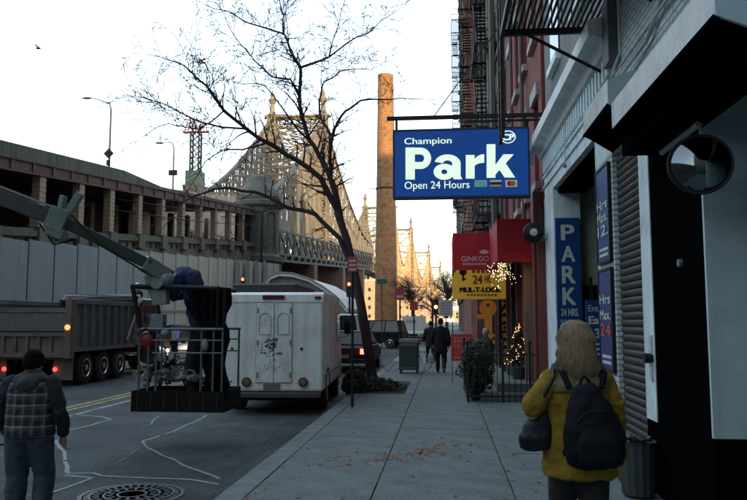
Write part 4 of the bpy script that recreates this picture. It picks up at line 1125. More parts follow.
# red sandwich sign
rs = thing('red_sidewalk_sign', 'red sandwich board standing on the sidewalk by the railing', 'sandwich board')
Y = 20.3; xa = at(451,350,Y).x; xb = at(472,350,Y).x; zb_ = at(461,361,Y).z; zt = at(461,334,Y).z
MB().box(xa, xb, Y, Y+0.03, zb_, zt).obj('board', mat('board_red', (0.55,0.05,0.045), 0.5, var=0.15, scale=4), rs)
for x in (xa+.03, xb-.03):
    MB().beam((x,Y,0),(x,Y+.015,zb_+.01),0.025).obj('leg', M_grey, rs); MB().beam((x,Y+.5,0),(x,Y+.05,zt-.05),0.025).obj('leg', M_grey, rs)
M_rw = mat('board_print', (0.6,0.3,0.28), 0.5)
rnd = random.Random(6)
for r_, (f0, f1, n_) in enumerate(((0.84,0.88,5),(0.70,0.78,4),(0.57,0.60,5),(0.50,0.53,4),(0.10,0.15,5))):
    for k in range(n_): MB().box(xa+0.07+k*0.10, xa+0.07+k*0.10+rnd.uniform(.05,.085), Y-.004, Y-.001, zb_+(zt-zb_)*f0, zb_+(zt-zb_)*f1).obj('print_mark', M_rw, rs)
# stoop, railing, shrub and lit tree
sp_ = thing('stoop', 'low grey stone stoop behind the iron railing of the restaurant', 'stoop')
MB().box(0.75, 2.08, 15.75, 18.2, 0.002, 0.16).obj('step', M_conc, sp_, bevel=0.01)
MB().box(1.15, 2.08, 16.05, 18.0, 0.162, 0.34).obj('step', M_conc, sp_, bevel=0.01)
ir = thing('iron_railing', 'black iron railing around the restaurant stoop', 'railing')
x0, x1 = 0.48, 2.06
bm_ = MB().box(-0.009,0.009,-0.009,0.009,0,1.05).mesh('baluster'); bm_.materials.append(M_iron)
def run(p, q):
    p = Vector(p); q = Vector(q); L = (q-p).length; n_ = int(L/0.12)
    for k in range(n_+1): inst('baluster', bm_, ir, p.lerp(q, k/n_))
    for h in (0.12, 0.98): MB().beam(p+Vector((0,0,h)), q+Vector((0,0,h)), 0.035, 0.03).obj('rail', M_iron, ir)
run((x0,15.5,0),(x1,15.5,0)); run((x0,15.5,0),(x0,18.3,0))
for (x,y) in ((x0,15.5),(x1-.3,15.5),(1.2,15.5),(x0,18.3)):
    MB().box(x-.025,x+.025,y-.025,y+.025,0,1.2).obj('newel', M_iron, ir); MB().ell((x,y,1.23),.04,.04,.05,10,6).obj('finial', M_iron, ir)
pf = MB(); pf.box(0.5,0.56,15.45,15.55,0.0,0.5)
M_leafd = mat('shrub_leaf', (0.035,0.05,0.028), 0.6, var=0.5, scale=8)
def foliage(c, rx, ry, rz, n, size, seed, cone=False, spread=1.0):
    rnd = random.Random(seed); mb = MB()
    for _ in range(n):
        while True:
            v = Vector((rnd.uniform(-1,1), rnd.uniform(-1,1), rnd.uniform(-1,1)))
            if v.length <= 1: break
        v = v.normalized() * (v.length**0.5)
        if cone: 
            t = (v.z+1)/2; v.x *= (1.15-t); v.y *= (1.15-t)
        nz = 1 + 0.55*noise.noise(v*2.3 + Vector((seed,0,0)))
        p = Vector((c[0]+v.x*rx*nz, c[1]+v.y*ry*nz, c[2]+v.z*rz*nz))
        a = Vector((rnd.gauss(0,1), rnd.gauss(0,1), rnd.gauss(0,1))).normalized(); b = a.orthogonal().normalized()
        s = size*rnd.uniform(.6,1.4)
        mb.add([p-a*s, p+b*s*0.4, p+a*s, p-b*s*0.4], [(0,1,2,3)])
    return mb
shr = thing('clipped_shrub', 'dark evergreen shrub in a pot at the corner of the iron railing', 'shrub', (0.68, 15.95, 0))
foliage((0,0,0.72), 0.36, 0.32, 0.52, 4200, 0.035, 3).obj('foliage', M_leafd, shr)
MB().lathe((0,0,0), [(0.12,0.0),(0.18,0.28),(0.2,0.3)], 18).obj('pot', M_black, shr); MB().tube([(0,0,0.2),(0.02,0,0.8)],0.03,8).obj('stem', mat('bark', (0.05,0.04,0.035),0.9), shr)
lt = thing('lit_potted_tree', 'small potted evergreen strung with orange fairy lights on the stoop', 'potted tree', (at(518,350,17.3).x, 17.3, 0.34))
foliage((0,0,0.78), 0.26, 0.26, 0.5, 3000, 0.03, 5, cone=True).obj('foliage', M_leafd, lt)
MB().lathe((0,0,0), [(0.13,0.0),(0.17,0.24),(0.19,0.26)], 18).obj('pot', mat('green_pot', (0.03,0.07,0.05), 0.5), lt); MB().tube([(0,0,0.2),(0,0,0.6)],0.02,8).obj('stem', mat('bark', (0.05,0.04,0.035),0.9), lt)
M_fairy = mat('fairy_light', (1,0.6,0.3), 0.5, emit=1.2, ecol=(1.0,0.42,0.16), var=0)
M_fairy2 = mat('fairy_light_pale', (1,0.8,0.6), 0.5, emit=1.5, ecol=(1.0,0.66,0.38), var=0)
bl = MB()
for k in range(90):
    t = random.random(); a_ = random.uniform(0,6.28); rr = 0.29*(1.1-t)*random.uniform(.7,1.05)
    bl.ell((rr*math.cos(a_), rr*math.sin(a_), 0.3+t*0.98), 0.011,0.011,0.011, 6, 4)
bl.obj('bulb', M_fairy, lt, kind='stuff')
fl = thing('fairy_light_cluster', 'cluster of pale fairy lights hanging under the red door awning', 'fairy lights')
bl = MB(); wr = MB()
for s_ in range(15):
    u_ = random.gauss(0, 0.33)
    top = at(497+u_*16, 262, 17.6); ln_ = random.uniform(0.3, 0.85)*max(0.3, 1-abs(u_)*0.9)
    wr.tube([top, top - Vector((0,0,ln_))], 0.003, 4)
    for k in range(int(ln_*15)):
        bl.ell((top.x+random.gauss(0,.03), top.y+random.gauss(0,.05), top.z-random.uniform(0.02,ln_)), 0.010,0.010,0.010, 6, 4)
for k in range(26):
    p_ = at(511+random.gauss(0,5), 276+random.gauss(0,4), 17.7); bl.ell(p_, 0.007,0.007,0.007,6,4)
bl.obj('bulb', M_fairy2, fl, kind='stuff'); wr.obj('wire', M_black, fl)
# ------------------------------------------------------------------ street trees
M_bark = mat('dark_bark', (0.045,0.030,0.032), 0.9, var=0.35, scale=8, bump=0.6, bscale=20)
def grow(mb, p, d, r, L, rnd, depth, mn=0.0068):
    """one wandering branch with side twigs"""
    n = max(3, int(L/0.14)); pts = [p]; rad = [r]; dd = d.normalized()
    for i in range(n):
        dd = (dd + Vector((rnd.gauss(0,.13), rnd.gauss(0,.13), rnd.gauss(0.015,.12)))).normalized()
        p = p + dd*(L/n); pts.append(p); rad.append(max(mn, r*(1-0.8*(i+1)/n)))
        if depth > 0 and rnd.random() < 0.60:
            s = dd.orthogonal().normalized(); s.rotate(Matrix.Rotation(rnd.uniform(0,6.28), 3, dd))
            grow(mb, p, (dd*0.75 + s*rnd.uniform(.5,.95)), rad[-1]*rnd.uniform(.5,.75), L*rnd.uniform(.35,.7)*(1-0.4*i/n), rnd, depth-1, mn)
    mb.tube(pts, rad, 5 if r < 0.02 else 8, cap=False)
def limb(mb, pix, Y, r0, r1, rnd, dy=0.0, twigs=0.45, L=1.1, depth=3):
    k = len(pix); P = []
    for i, (px, py) in enumerate(pix):
        P.append(at(px, py, Y + dy*(i/(k-1))))
    Q = []
    for i in range(k-1):
        for s in range(4):
            t = s/4
            q = P[i].lerp(P[i+1], t); q = q + Vector((noise.noise(q*1.7), noise.noise(q*1.7+Vector((5,5,5))), noise.noise(q*1.7+Vector((1,9,2)))))*0.07
            Q.append(q)
    Q[0] = P[0]; Q.append(P[-1]); n = len(Q)
    rad = [r0 + (r1-r0)*(i/(n-1))**0.8 for i in range(n)]
    mb.tube(Q, rad, 10, cap=False)
    for i in range(2, n):
        if rnd.random() < twigs*1.9:
            d = (Q[i]-Q[i-1]).normalized(); s = d.orthogonal().normalized(); s.rotate(Matrix.Rotation(rnd.uniform(0,6.28), 3, d))
            grow(mb, Q[i], d*0.6 + s + Vector((0,0,.25)), min(0.03, max(0.008, rad[i]*0.5)), L*rnd.uniform(.5,1.2), rnd, depth if rad[i] > .015 else 2)
    grow(mb, Q[-1], Q[-1]-Q[-2], r1, L, rnd, depth)
Yt = 18.4
tree = thing('street_tree', 'large bare street tree leaning over the road beside the parked van', 'tree')
tr = MB()
tp = [(373,386),(370,360),(366,335),(361,305),(354,272),(347,240),(337,212)]
P = [at(px, py, Yt) for px, py in tp]; P[0].z = -0.02
Q = []
for i in range(len(P)-1):
    for s in range(4): Q.append(P[i].lerp(P[i+1], s/4))
Q.append(P[-1]); n = len(Q)
rad = [0.14 + (0.09-0.14)*(i/(n-1)) for i in range(n)]; rad[0] = 0.24; rad[1] = 0.19
tr.tube(Q, rad, 14); tr.obj('trunk', M_bark, tree, smooth=True)
rnd = random.Random(11)
def branch(*a, **k):
    b = MB(); limb(b, *a, **k); b.obj('branch', M_bark, tree, smooth=True)
branch([(339,214),(321,178),(296,160),(267,143),(246,129),(225,110),(213,93),(207,85),(192,73),(176,62)], Yt, 0.0809, 0.0150, rnd, dy=-2.2, twigs=.5, L=1.0)
branch([(246,129),(222,128),(200,121),(180,112),(165,104),(148,99)], Yt-1.0, 0.0285, 0.0125, rnd, dy=-.8, twigs=.45, L=.9)
branch([(267,143),(243,150),(222,150),(205,162),(196,178)], Yt-.8, 0.0285, 0.0100, rnd, dy=1.0, L=.8)
branch([(340,214),(333,180),(325,162),(310,141),(302,120),(300,95),(300,68),(288,46),(283,35),(265,29),(246,21),(220,10)], Yt, 0.0837, 0.0150, rnd, dy=1.2, twigs=.5, L=1.1)
branch([(300,95),(290,80),(272,75),(255,62),(240,45),(228,25)], Yt+.5, 0.0333, 0.0100, rnd, dy=-1.5, twigs=.5, L=.9)
branch([(300,68),(317,62),(329,58),(346,44),(362,35),(378,25),(392,14)], Yt+.8, 0.0381, 0.0100, rnd, dy=1.0, twigs=.5, L=.9)
branch([(329,58),(334,40),(340,20),(345,0)], Yt+1.0, 0.0190, 0.0100, rnd, dy=.5, twigs=.5, L=.8)
branch([(283,35),(285,15),(278,-5),(270,-20)], Yt+1.0, 0.0238, 0.0100, rnd, dy=.5, twigs=.5, L=.8)
branch([(343,225),(336,200),(330,178),(331,145),(333,129),(346,110),(362,101),(379,100),(398,98),(416,99)], Yt, 0.0714, 0.0112, rnd, dy=1.8, twigs=.4, L=.7)
branch([(333,140),(322,118),(318,100),(325,82),(340,72),(356,70),(374,68)], Yt, 0.0381, 0.0100, rnd, dy=1.8, twigs=.5, L=.8)
branch([(310,141),(296,128),(284,112),(276,95),(262,86),(248,84)], Yt, 0.0333, 0.0100, rnd, dy=-1.4, twigs=.5, L=.8)
branch([(353,268),(340,237),(314,216),(290,207),(275,200),(254,193),(230,190),(214,190),(196,196),(180,205),(170,220)], Yt, 0.0714, 0.0125, rnd, dy=-1.5, twigs=.28, L=.55)
branch([(290,207),(272,206),(258,213),(246,228)], Yt-.5, 0.0238, 0.0100, rnd, dy=.5, twigs=.3, L=.5)
branch([(225,110),(212,120),(200,130),(186,128),(168,126),(150,132)], Yt-1.2, 0.0210, 0.0100, rnd, dy=-.5, twigs=.5, L=.7)
# ivy and weeds round the base
iv = foliage((at(370,390,Yt).x+0.2, 17.9, 0.08), 0.62, 0.5, 0.20, 3600, 0.04, 9)
io = iv.obj('ground_ivy', mat('ivy_leaf', (0.028,0.045,0.022), 0.6, var=0.5, scale=9), kind='stuff')
iv = foliage((at(352,390,17).x+0.02, 17.3, 0.22), 0.26, 0.3, 0.34, 2200, 0.045, 19).obj('ground_ivy', mat('ivy_leaf', (0.028,0.045,0.022), 0.6), kind='stuff')
# bare trees further down
def far_tree(px, py, Y, h, seed, label):
    rnd = random.Random(seed); p = at(px, py, Y); base = Vector((p.x, Y, -0.01))
    t = thing('bare_tree', label, 'tree', base)
    mb = MB(); mb.tube([(0,0,0),(0.1,0,h*0.3),(0,0.1,h*0.55)], [h*.02,h*.016,h*.012], 8); mb.obj('trunk', M_bark, t)
    c = MB()
    for k in range(8):
        a_ = k*2.4; z = h*(.3+.026*k); grow(c, Vector((0.05,0.05,z)), Vector((math.cos(a_)*.8, math.sin(a_)*.8, .8)), h*.009, h*.36, rnd, 2, 0.012)
    c.obj('crown', M_bark, t)
far_tree(432, 318, 112, 9, 1, 'bare tree in the distance against the glowing bridge, nearest the avenue')
far_tree(412, 318, 135, 13, 3, 'slender bare tree in the distance right of the smokestack')
far_tree(447, 318, 150, 15, 4, 'bare tree farthest down the street')
# ------------------------------------------------------------------ vehicles
def wheel(parent, x, y, r, w=0.22, rim=M_chrome, side=1):
    wb = MB(); wb.lathe((x,y,r), [(r*0.55,-w/2),(r*0.93,-w/2),(r,-w/2+0.03),(r,w/2-0.03),(r*0.93,w/2),(r*0.55,w/2)], 28, ax='x')
    t = wb.obj('wheel', M_rubber, parent)
    f = x + side*w/2
    rb = MB(); rb.lathe((f,y,r), [(r*0.58,-0.02*side),(r*0.58,0.012*side),(r*0.5,0.016*side),(r*0.42,-0.05*side),(r*0.2,-0.03*side),(r*0.18,0.02*side),(0.01,0.03*side)], 20, ax='x')
    for k in range(8):
        a_ = k/8*6.283; rb.cyl((f-0.03*side,y+r*0.3*math.cos(a_),r+r*0.3*math.sin(a_)),(f+0.0*side,y+r*0.3*math.cos(a_),r+r*0.3*math.sin(a_)),r*0.035,6)
    rb.obj('rim', rim, t)
    return t
M_red_l = mat('tail_light_on', (0.5,0.01,0.01), 0.3, emit=5.0, ecol=(1.0,0.05,0.03), var=0)
M_amb_l = mat('amber_light_on', (0.6,0.2,0.02), 0.3, emit=4.0, ecol=(1.0,0.30,0.06), var=0)
M_red_d = mat('tail_light', (0.20,0.01,0.01), 0.3, var=0)
M_head = mat('head_light_on', (0.9,0.9,0.8), 0.3, emit=7.0, ecol=(1.0,0.86,0.68), var=0)
M_plate = mat('plate', (0.35,0.33,0.28), 0.5, var=0.3, scale=20)

def car(name, label, cat, loc, rz, paint, L=4.6, W=1.8, H=1.45, kind='sedan', tail=None, head=None, group=None, roofw=None):
    c = thing(name, label, cat, loc, rz, group)
    h = H
    if kind == 'sedan':
        low = [(0.05,0.32),(0.0,0.62),(0.1,0.88),(1.0,0.95),(L-1.5,0.93),(L-0.15,0.78),(L,0.55),(L-0.05,0.3)]
        gh = [(0.75,0.93),(1.35,h),(2.75,h),(3.45,0.92)]
    elif kind == 'suv':
        low = [(0.03,0.4),(0.0,0.7),(0.05,1.05),(L-1.35,1.05),(L-0.15,0.95),(L,0.65),(L-0.05,0.38)]
        gh = [(0.08,1.04),(0.3,h-0.03),(0.6,h),(2.75,h),(3.45,1.04)]
    else:
        low = [(0.03,0.4),(0.0,0.7),(0.03,1.15),(L-0.9,1.15),(L-0.1,0.95),(L,0.65),(L-0.05,0.38)]
        gh = [(0.05,1.14),(0.1,h-0.03),(0.3,h),(L-1.7,h),(L-0.95,1.14)]
    b = MB(); n = len(low)
    b.prism(low, 'x', -W/2, W/2)
    b.obj('body', paint, c, bevel=0.05)
    g_ = MB(); tw = W/2-0.22; bw = W/2-0.04
    zmin = gh[0][1]
    vs = []
    for s in (-1, 1):
        for (y, z) in gh:
            t = (z-zmin)/(h-zmin); vs.append((s*(bw+(tw-bw)*max(0,t)), y, z))
    m_ = len(gh)
    fs = [tuple(range(m_)), tuple(range(2*m_-1, m_-1, -1))] + [(i, m_+i, m_+(i+1)%m_, (i+1)%m_) for i in range(m_)]
    g_.add(vs, fs); g_.obj('cabin', roofw or paint, c, bevel=0.04)
    def pane(nm, a, b_, cc, d, off):
        a, b_, cc, d = map(Vector, (a, b_, cc, d)); nn = (b_-a).cross(d-a).normalized()*off
        MB().add([a+nn, b_+nn, cc+nn, d+nn, a-nn, b_-nn, cc-nn, d-nn], [(0,1,2,3),(7,6,5,4),(0,4,5,1),(1,5,6,2),(2,6,7,3),(3,7,4,0)]).obj(nm, M_glass, c)
    zb, zt = zmin+0.05, h-0.07
    def xw(z): return bw+(tw-bw)*(z-zmin)/(h-zmin)
    def ye(z, i, j):
        (ya, za), (yb, zc) = gh[i], gh[j]; 
        t = (z-za)/(zc-za) if abs(zc-za) > 1e-6 else 0
        return ya+(yb-ya)*min(1,max(0,t))
    yr = lambda z: ye(z, 0, 1); yf = lambda z: ye(z, m_-1, m_-2)
    for s in (-1, 1):
        ya, yb = yr(zb)+0.12, yf(zb)-0.12; ya2, yb2 = yr(zt)+0.12, yf(zt)-0.12; k = 3 if kind != 'sedan' else 2
        for q in range(k):
            f0, f1 = q/k+0.015, (q+1)/k-0.015
            pane('side_window', (s*xw(zb), ya+(yb-ya)*f0, zb), (s*xw(zb), ya+(yb-ya)*f1, zb), (s*xw(zt), ya2+(yb2-ya2)*f1, zt), (s*xw(zt), ya2+(yb2-ya2)*f0, zt), 0.008)
    pane('rear_window', (-xw(zb)+.12, yr(zb), zb), (xw(zb)-.12, yr(zb), zb), (xw(zt)-.1, yr(zt), zt), (-xw(zt)+.1, yr(zt), zt), 0.008)
    pane('windscreen', (-xw(zb)+.1, yf(zb), zb), (xw(zb)-.1, yf(zb), zb), (xw(zt)-.08, yf(zt), zt), (-xw(zt)+.08, yf(zt), zt), 0.008)
    for s in (-1, 1):
        MB().box(min(s*(W/2-.34),s*(W/2-.04)), max(s*(W/2-.34),s*(W/2-.04)), -0.03, 0.10, 0.66, 0.84).obj('tail_light', tail or M_red_d, c)
        MB().box(min(s*(W/2-.36),s*(W/2-.06)), max(s*(W/2-.36),s*(W/2-.06)), L-0.12, L+0.02, 0.6, 0.76).obj('headlight', head or M_grey, c)
        MB().box(min(s*(W/2),s*(W/2+.16)), max(s*(W/2),s*(W/2+.16)), gh[-1][0]-0.35, gh[-1][0]-0.25, zmin, zmin+0.14).obj('wing_mirror', M_black, c)
    MB().box(-W/2+.03, W/2-.03, -0.08, 0.1, 0.34, 0.5).obj('bumper', M_iron, c, bevel=0.02)
    MB().box(-W/2+.03, W/2-.03, L-0.1, L+0.06, 0.34, 0.5).obj('bumper', M_iron, c, bevel=0.02)
    MB().box(-0.17, 0.17, -0.095, -0.06, 0.52, 0.64).obj('number_plate', M_plate, c)
    MB().box(-0.5, 0.5, L-0.01, L+0.015, 0.56, 0.74).obj('grille', M_black, c)
    r_ = 0.33 if kind == 'sedan' else 0.37
    for y in (0.85, L-0.9):
        for s in (-1, 1): wheel(c, s*(W/2-0.09), y, r_, side=s)
    return c

# --- the white step van
v0 = at(223, 396, 14.3); v1 = at(322, 396, 14.3)
van = thing('step_van', 'dented white step van parked at the kerb with scuffed double rear doors', 'van', ((v0.x+v1.x)/2, 14.3, ROAD), R(3.4))
WV = (v1.x-v0.x)/2; LV = 4.6
M_van = mat('van_white', (0.82,0.88,0.86), 0.45, var=0.08, scale=2, grime=0.45, gscale=1.6, gcol=(0.40,0.38,0.32), streak=0.35)
zt_ = at(270, 293.5, 14.3).z - ROAD
zlo = 0.44
b = MB(); b.prism([(0,zlo),(0,zt_-0.16),(0.05,zt_-0.05),(0.18,zt_),(3.6,zt_),(3.95,zt_-0.12),(4.15,1.5),(4.55,1.25),(LV,0.95),(LV,zlo)], 'x', -WV, WV)
b.obj('body', M_van, van, bevel=0.05)
MB().prism([(-0.015,zt_-0.18),(0.0,zt_-0.02),(0.16,zt_+0.03),(3.6,zt_+0.03),(3.6,zt_-0.10),(0.05,zt_-0.12),(0.02,zt_-0.18)], 'x', -WV-0.012, WV+0.012).obj('roof_cap', M_van, van, bevel=0.012)
M_vdoor = mat('van_door', (0.81,0.87,0.85), 0.45, var=0.1, scale=3, grime=0.6, gscale=2.6, gcol=(0.36,0.33,0.27), streak=0.3)
dz0, dz1 = 0.62, zt_-0.19
px_l = (256-223)/99*2*WV - WV; px_r = (291.5-223)/99*2*WV - WV; px_m = (px_l+px_r)/2
for (xa, xb, lab) in ((px_l, px_m-0.007, 'left'), (px_m+0.007, px_r, 'right')):
    d = MB(); d.box(xa, xb, -0.022, -0.002, dz0, dz1); dd_ = d.obj('rear_door', M_vdoor, van, bevel=0.006)
    # blanked window: raised frame
    wz0, wz1 = dz1-0.62, dz1-0.20
    fr = MB(); i0, i1 = xa+0.06, xb-0.06
    pts = [(i0,wz0),(i1,wz0),(i1,wz1-0.07),(i1-0.07,wz1),(i0+0.07,wz1),(i0,wz1-0.07)]
    for q in range(6):
        (ax_, az_), (bx_, bz_) = pts[q], pts[(q+1)%6]; fr.beam((ax_,-0.027,az_),(bx_,-0.027,bz_),0.014,0.012)
    fr.obj('window_trim', mat('van_seal', (0.42,0.44,0.43), 0.7), dd_)
    xh = xa+0.03 if lab == 'left' else xb-0.03
    for hz in (dz0+0.15, (dz0+dz1)/2, dz1-0.15):
        MB().cyl((xh,-0.035,hz-0.05),(xh,-0.035,hz+0.05),0.014,8).obj('hinge', M_grey, dd_)
seam = MB()
for q in ((px_l-.008,px_l,dz0,dz1),(px_r,px_r+.008,dz0,dz1),(px_m-.007,px_m+.007,dz0,dz1)): seam.box(q[0],q[1],-0.004,-0.001,q[2],q[3])
seam.box(px_l,px_r,-0.004,-0.001,dz1,dz1+.01); seam.box(px_l,px_r,-0.004,-0.001,dz0-.01,dz0); seam.obj('door_seal', M_black, van)
# scuffs, rust and old lettering remains
sc_ = MB(); rnd = random.Random(4)
def blot(mb, cx, cz, sx, sz, n, y=-0.0235, smin=.006, smax=.03):
    for _ in range(n):
        x = cx+rnd.gauss(0,sx); z = cz+rnd.gauss(0,sz); s = rnd.uniform(smin,smax)
        mb.add([(x+s*rnd.uniform(.4,1.3)*math.cos(t), y-rnd.uniform(0,.0012), z+s*rnd.uniform(.3,1.1)*math.sin(t)) for t in [i*1.047 for i in range(6)]], [(0,1,2,3,4,5)])
blot(sc_, px_m-0.10, 1.28, 0.07, 0.07, 46); blot(sc_, px_m+0.02, 1.45, 0.05, 0.02, 18); blot(sc_, px_m-0.10, 1.42, 0.015, 0.06, 14); blot(sc_, px_m+0.0, 1.30, 0.012, 0.10, 16)
blot(sc_, px_m-0.12, 0.98, 0.10, 0.05, 26, smax=.016); blot(sc_, px_m+0.02, 0.9, 0.08, 0.03, 16, smax=.014)
blot(sc_, -WV+0.12, 0.6, .04, .03, 12, y=-0.002); blot(sc_, px_m, 0.60, 0.4, 0.012, 24, y=-0.003, smax=.012)
sc_.obj('scuff', mat('scuff_brown', (0.10,0.08,0.06), 0.8, var=0.5, scale=30), van, kind='stuff')
MB().box(px_m+0.05, px_m+0.17, -0.027, -0.0225, 1.17, 1.21).obj('badge', mat('badge_red', (0.35,0.12,0.10), 0.5), van)
MB().box(px_m-0.05, px_m+0.04, -0.045, -0.023, 1.36, 1.40).obj('door_handle', M_iron, van)
MB().box(px_m-0.24, px_m+0.20, -0.04, -0.016, zt_-0.115, zt_-0.035).obj('clearance_lamp', mat('dark_red_lamp', (0.12,0.02,0.025), 0.3), van)
for s in (-1, 1):
    MB().box(s*(WV-0.10)-0.06, s*(WV-0.10)+0.06, -0.035, -0.016, zt_-0.11, zt_-0.06).obj('clearance_lamp', M_red_d, van)
for px_ in (247, 303): 
    x = (px_-223)/99*2*WV-WV
    MB().lathe((x-0.0,0,0.63), [(0.085,-0.05),(0.095,-0.045),(0.095,-0.001)], 18, ax='y').obj('tail_lamp', mat('rusty_lamp', (0.10,0.045,0.03), 0.6, var=0.5), van)
    MB().lathe((x,0,0.63), [(0.05,-0.06),(0.06,-0.051),(0.06,-0.045)], 14, ax='y').obj('lamp_lens', mat('dull_lens', (0.2,0.13,0.08), 0.4), van)
for px_, zz in ((232,1.28),(301,1.28)):
    x = (px_-223)/99*2*WV-WV; MB().lathe((x,0,zz), [(0.028,-0.012),(0.03,-0.001)], 12, ax='y').obj('reflector', M_black, van)
MB().box(px_m-0.20, px_m+0.12, -0.03, -0.004, 0.49, 0.60).obj('number_plate', mat('old_plate', (0.16,0.16,0.13), 0.6, var=0.4, scale=30), van)
MB().box(-WV+0.02, WV-0.02, -0.20, -0.01, 0.34, 0.435).obj('rear_bumper', mat('bumper_dark', (0.06,0.06,0.055), 0.6, var=0.3), van, bevel=0.015)
MB().box(-WV+0.25, WV-0.25, 0.1, LV-0.4, 0.26, 0.437).obj('chassis', M_black, van)
MB().box(WV+0.001, WV+0.03, 0.2, LV-1.0, 0.72, 0.76).obj('rub_rail', M_grey, van)
MB().box(WV+0.001, WV+0.018, 2.9, 3.7, 0.6, zt_-0.3).obj('side_door', M_vdoor, van)
MB().box(WV+0.018, WV+0.03, 3.0, 3.6, 1.35, zt_-0.4).obj('side_window', M_glass, van)
MB().tube([(WV+0.01,3.9,1.9),(WV+0.2,4.0,1.85),(WV+0.2,4.0,1.45),(WV+0.02,4.0,1.4)],0.012,6).obj('mirror_arm', M_black, van)
MB().box(WV+0.12, WV+0.28, 3.98, 4.01, 1.5, 1.8).obj('mirror', M_black, van)
for y in (1.0, 3.75):
    for s in (-1, 1): wheel(van, s*(WV-0.14), y, 0.36, 0.24, rim=M_grey, side=s)
    MB().cyl((-WV+.2,y,0.36),(WV-.2,y,0.36),0.06,8).obj('axle', M_black, van)
# wheel arch trims on the kerb side
for y in (1.0, 3.75):
    ar = MB()
    for k in range(8):
        a1 = math.pi*k/8; a2 = math.pi*(k+1)/8
        ar.beam((WV+0.004,y+0.44*math.cos(a1),0.40+0.44*math.sin(a1)),(WV+0.004,y+0.44*math.cos(a2),0.40+0.44*math.sin(a2)),0.02,0.05)
    ar.obj('wheel_arch', M_black, van)

# --- dark box truck parked ahead of the van
bt0 = at(236, 288, 22.0); bt1 = at(298, 288, 22.0)
bt = thing('box_truck', 'dark flat roofed box truck standing ahead of the white step van', 'truck', ((bt0.x+bt1.x)/2-0.1, 22.0, ROAD), R(2))
w_ = (bt1.x-bt0.x)/2
zt2 = at(270, 285, 22.0).z-ROAD
M_btk = mat('truck_dark', (0.05,0.055,0.055), 0.5, var=0.2)
MB().box(-w_, w_, 0, 4.3, 0.75, zt2).obj('cargo_box', M_btk, bt, bevel=0.02)
MB().box(-w_-.02, w_+.02, -0.02, 4.32, zt2, zt2+0.05).obj('roof_edge', mat('roof_pale', (0.3,0.31,0.31), 0.5), bt)
MB().prism([(4.35,0.5),(4.35,2.1),(5.0,2.15),(5.4,1.3),(6.0,1.15),(6.05,0.5)], 'x', -0.95, 0.95).obj('cab', M_btk, bt, bevel=0.05)
MB().box(-0.8,0.8,5.05,5.1,1.45,1.95).obj('windscreen', M_glass, bt)
for y in (1.0, 5.2):
    for s in (-1,1): wheel(bt, s*0.85, y, 0.42, side=s)
for s in (-1,1): MB().box(s*(w_-.12)-.05,s*(w_-.12)+.05,-.03,-.001,0.8,0.9).obj('tail_light', M_red_d, bt)
MB().box(-0.6,0.6,-.02,-.001,0.9,zt2-.2).obj('rear_door', mat('truck_door', (0.07,0.07,0.07),0.5), bt)

# --- other traffic
M_cardark = mat('car_black', (0.006,0.007,0.009), 0.5, var=0, spec=0.15)
M_carnavy = mat('car_navy', (0.02,0.03,0.06), 0.3, var=0, coat=0.5)
M_carwhite = mat('car_white', (0.5,0.52,0.53), 0.35, var=0.05)
M_carred = mat('car_dark_red', (0.10,0.015,0.015), 0.3, var=0, coat=0.5)
M_taxi = mat('car_gold', (0.35,0.2,0.03), 0.35, var=0)
def gx(px, Y): return at(px, 340, Y).x
car('parked_car', 'black sedan parked at the kerb behind the tree with its red tail lights on', 'car', (gx(346,26), 25.6, ROAD), 0, M_cardark, tail=M_red_l)
MB
car('delivery_van', 'white roofed van stopped in the road beyond the step van', 'van', (gx(341,36), 36, ROAD), 0, mat('van_green_grey', (0.06,0.075,0.075),0.4,var=0.05), L=5.2, W=2.0, H=2.15, kind='van', tail=M_amb_l, roofw=M_carwhite)
car('black_suv', 'black SUV crossing the avenue broadside behind the tree', 'car', (gx(402,49)+0.3, 48.4, ROAD), R(80), M_cardark, L=4.9, W=1.95, H=1.85, kind='suv')
car('white_van', 'small white van facing the camera beyond the green storage box', 'van', (gx(412,60), 64.6, ROAD), R(180), M_carwhite, L=4.8, W=2.0, H=2.05, kind='van', head=None)
car('distant_car', 'distant silver car with headlights on left of the small white van', 'car', (gx(400.5,72), 80, ROAD), R(180), M_grey, head=M_head)
car('police_style_car', 'white and blue car with lights on in the road behind the lift basket', 'car', (gx(143,27), 31.5, ROAD), R(182), M_carwhite, head=M_head, roofw=mat('car_blue', (0.03,0.08,0.35), 0.3, var=0))
car('oncoming_car', 'dark car with bright headlights coming on beside the white step van', 'car', (gx(186,30), 34.5, ROAD), R(180), M_carnavy, head=M_head)
car('oncoming_car', 'dark red car behind the lift basket between the truck and the headlights', 'car', (gx(163,34), 38.5, ROAD), R(180), M_carred, head=M_head)
car('taxi', 'golden cab waiting far back in the road left of the step van roof', 'car', (gx(205,42), 47, ROAD), R(180), M_taxi, head=M_amb_l)

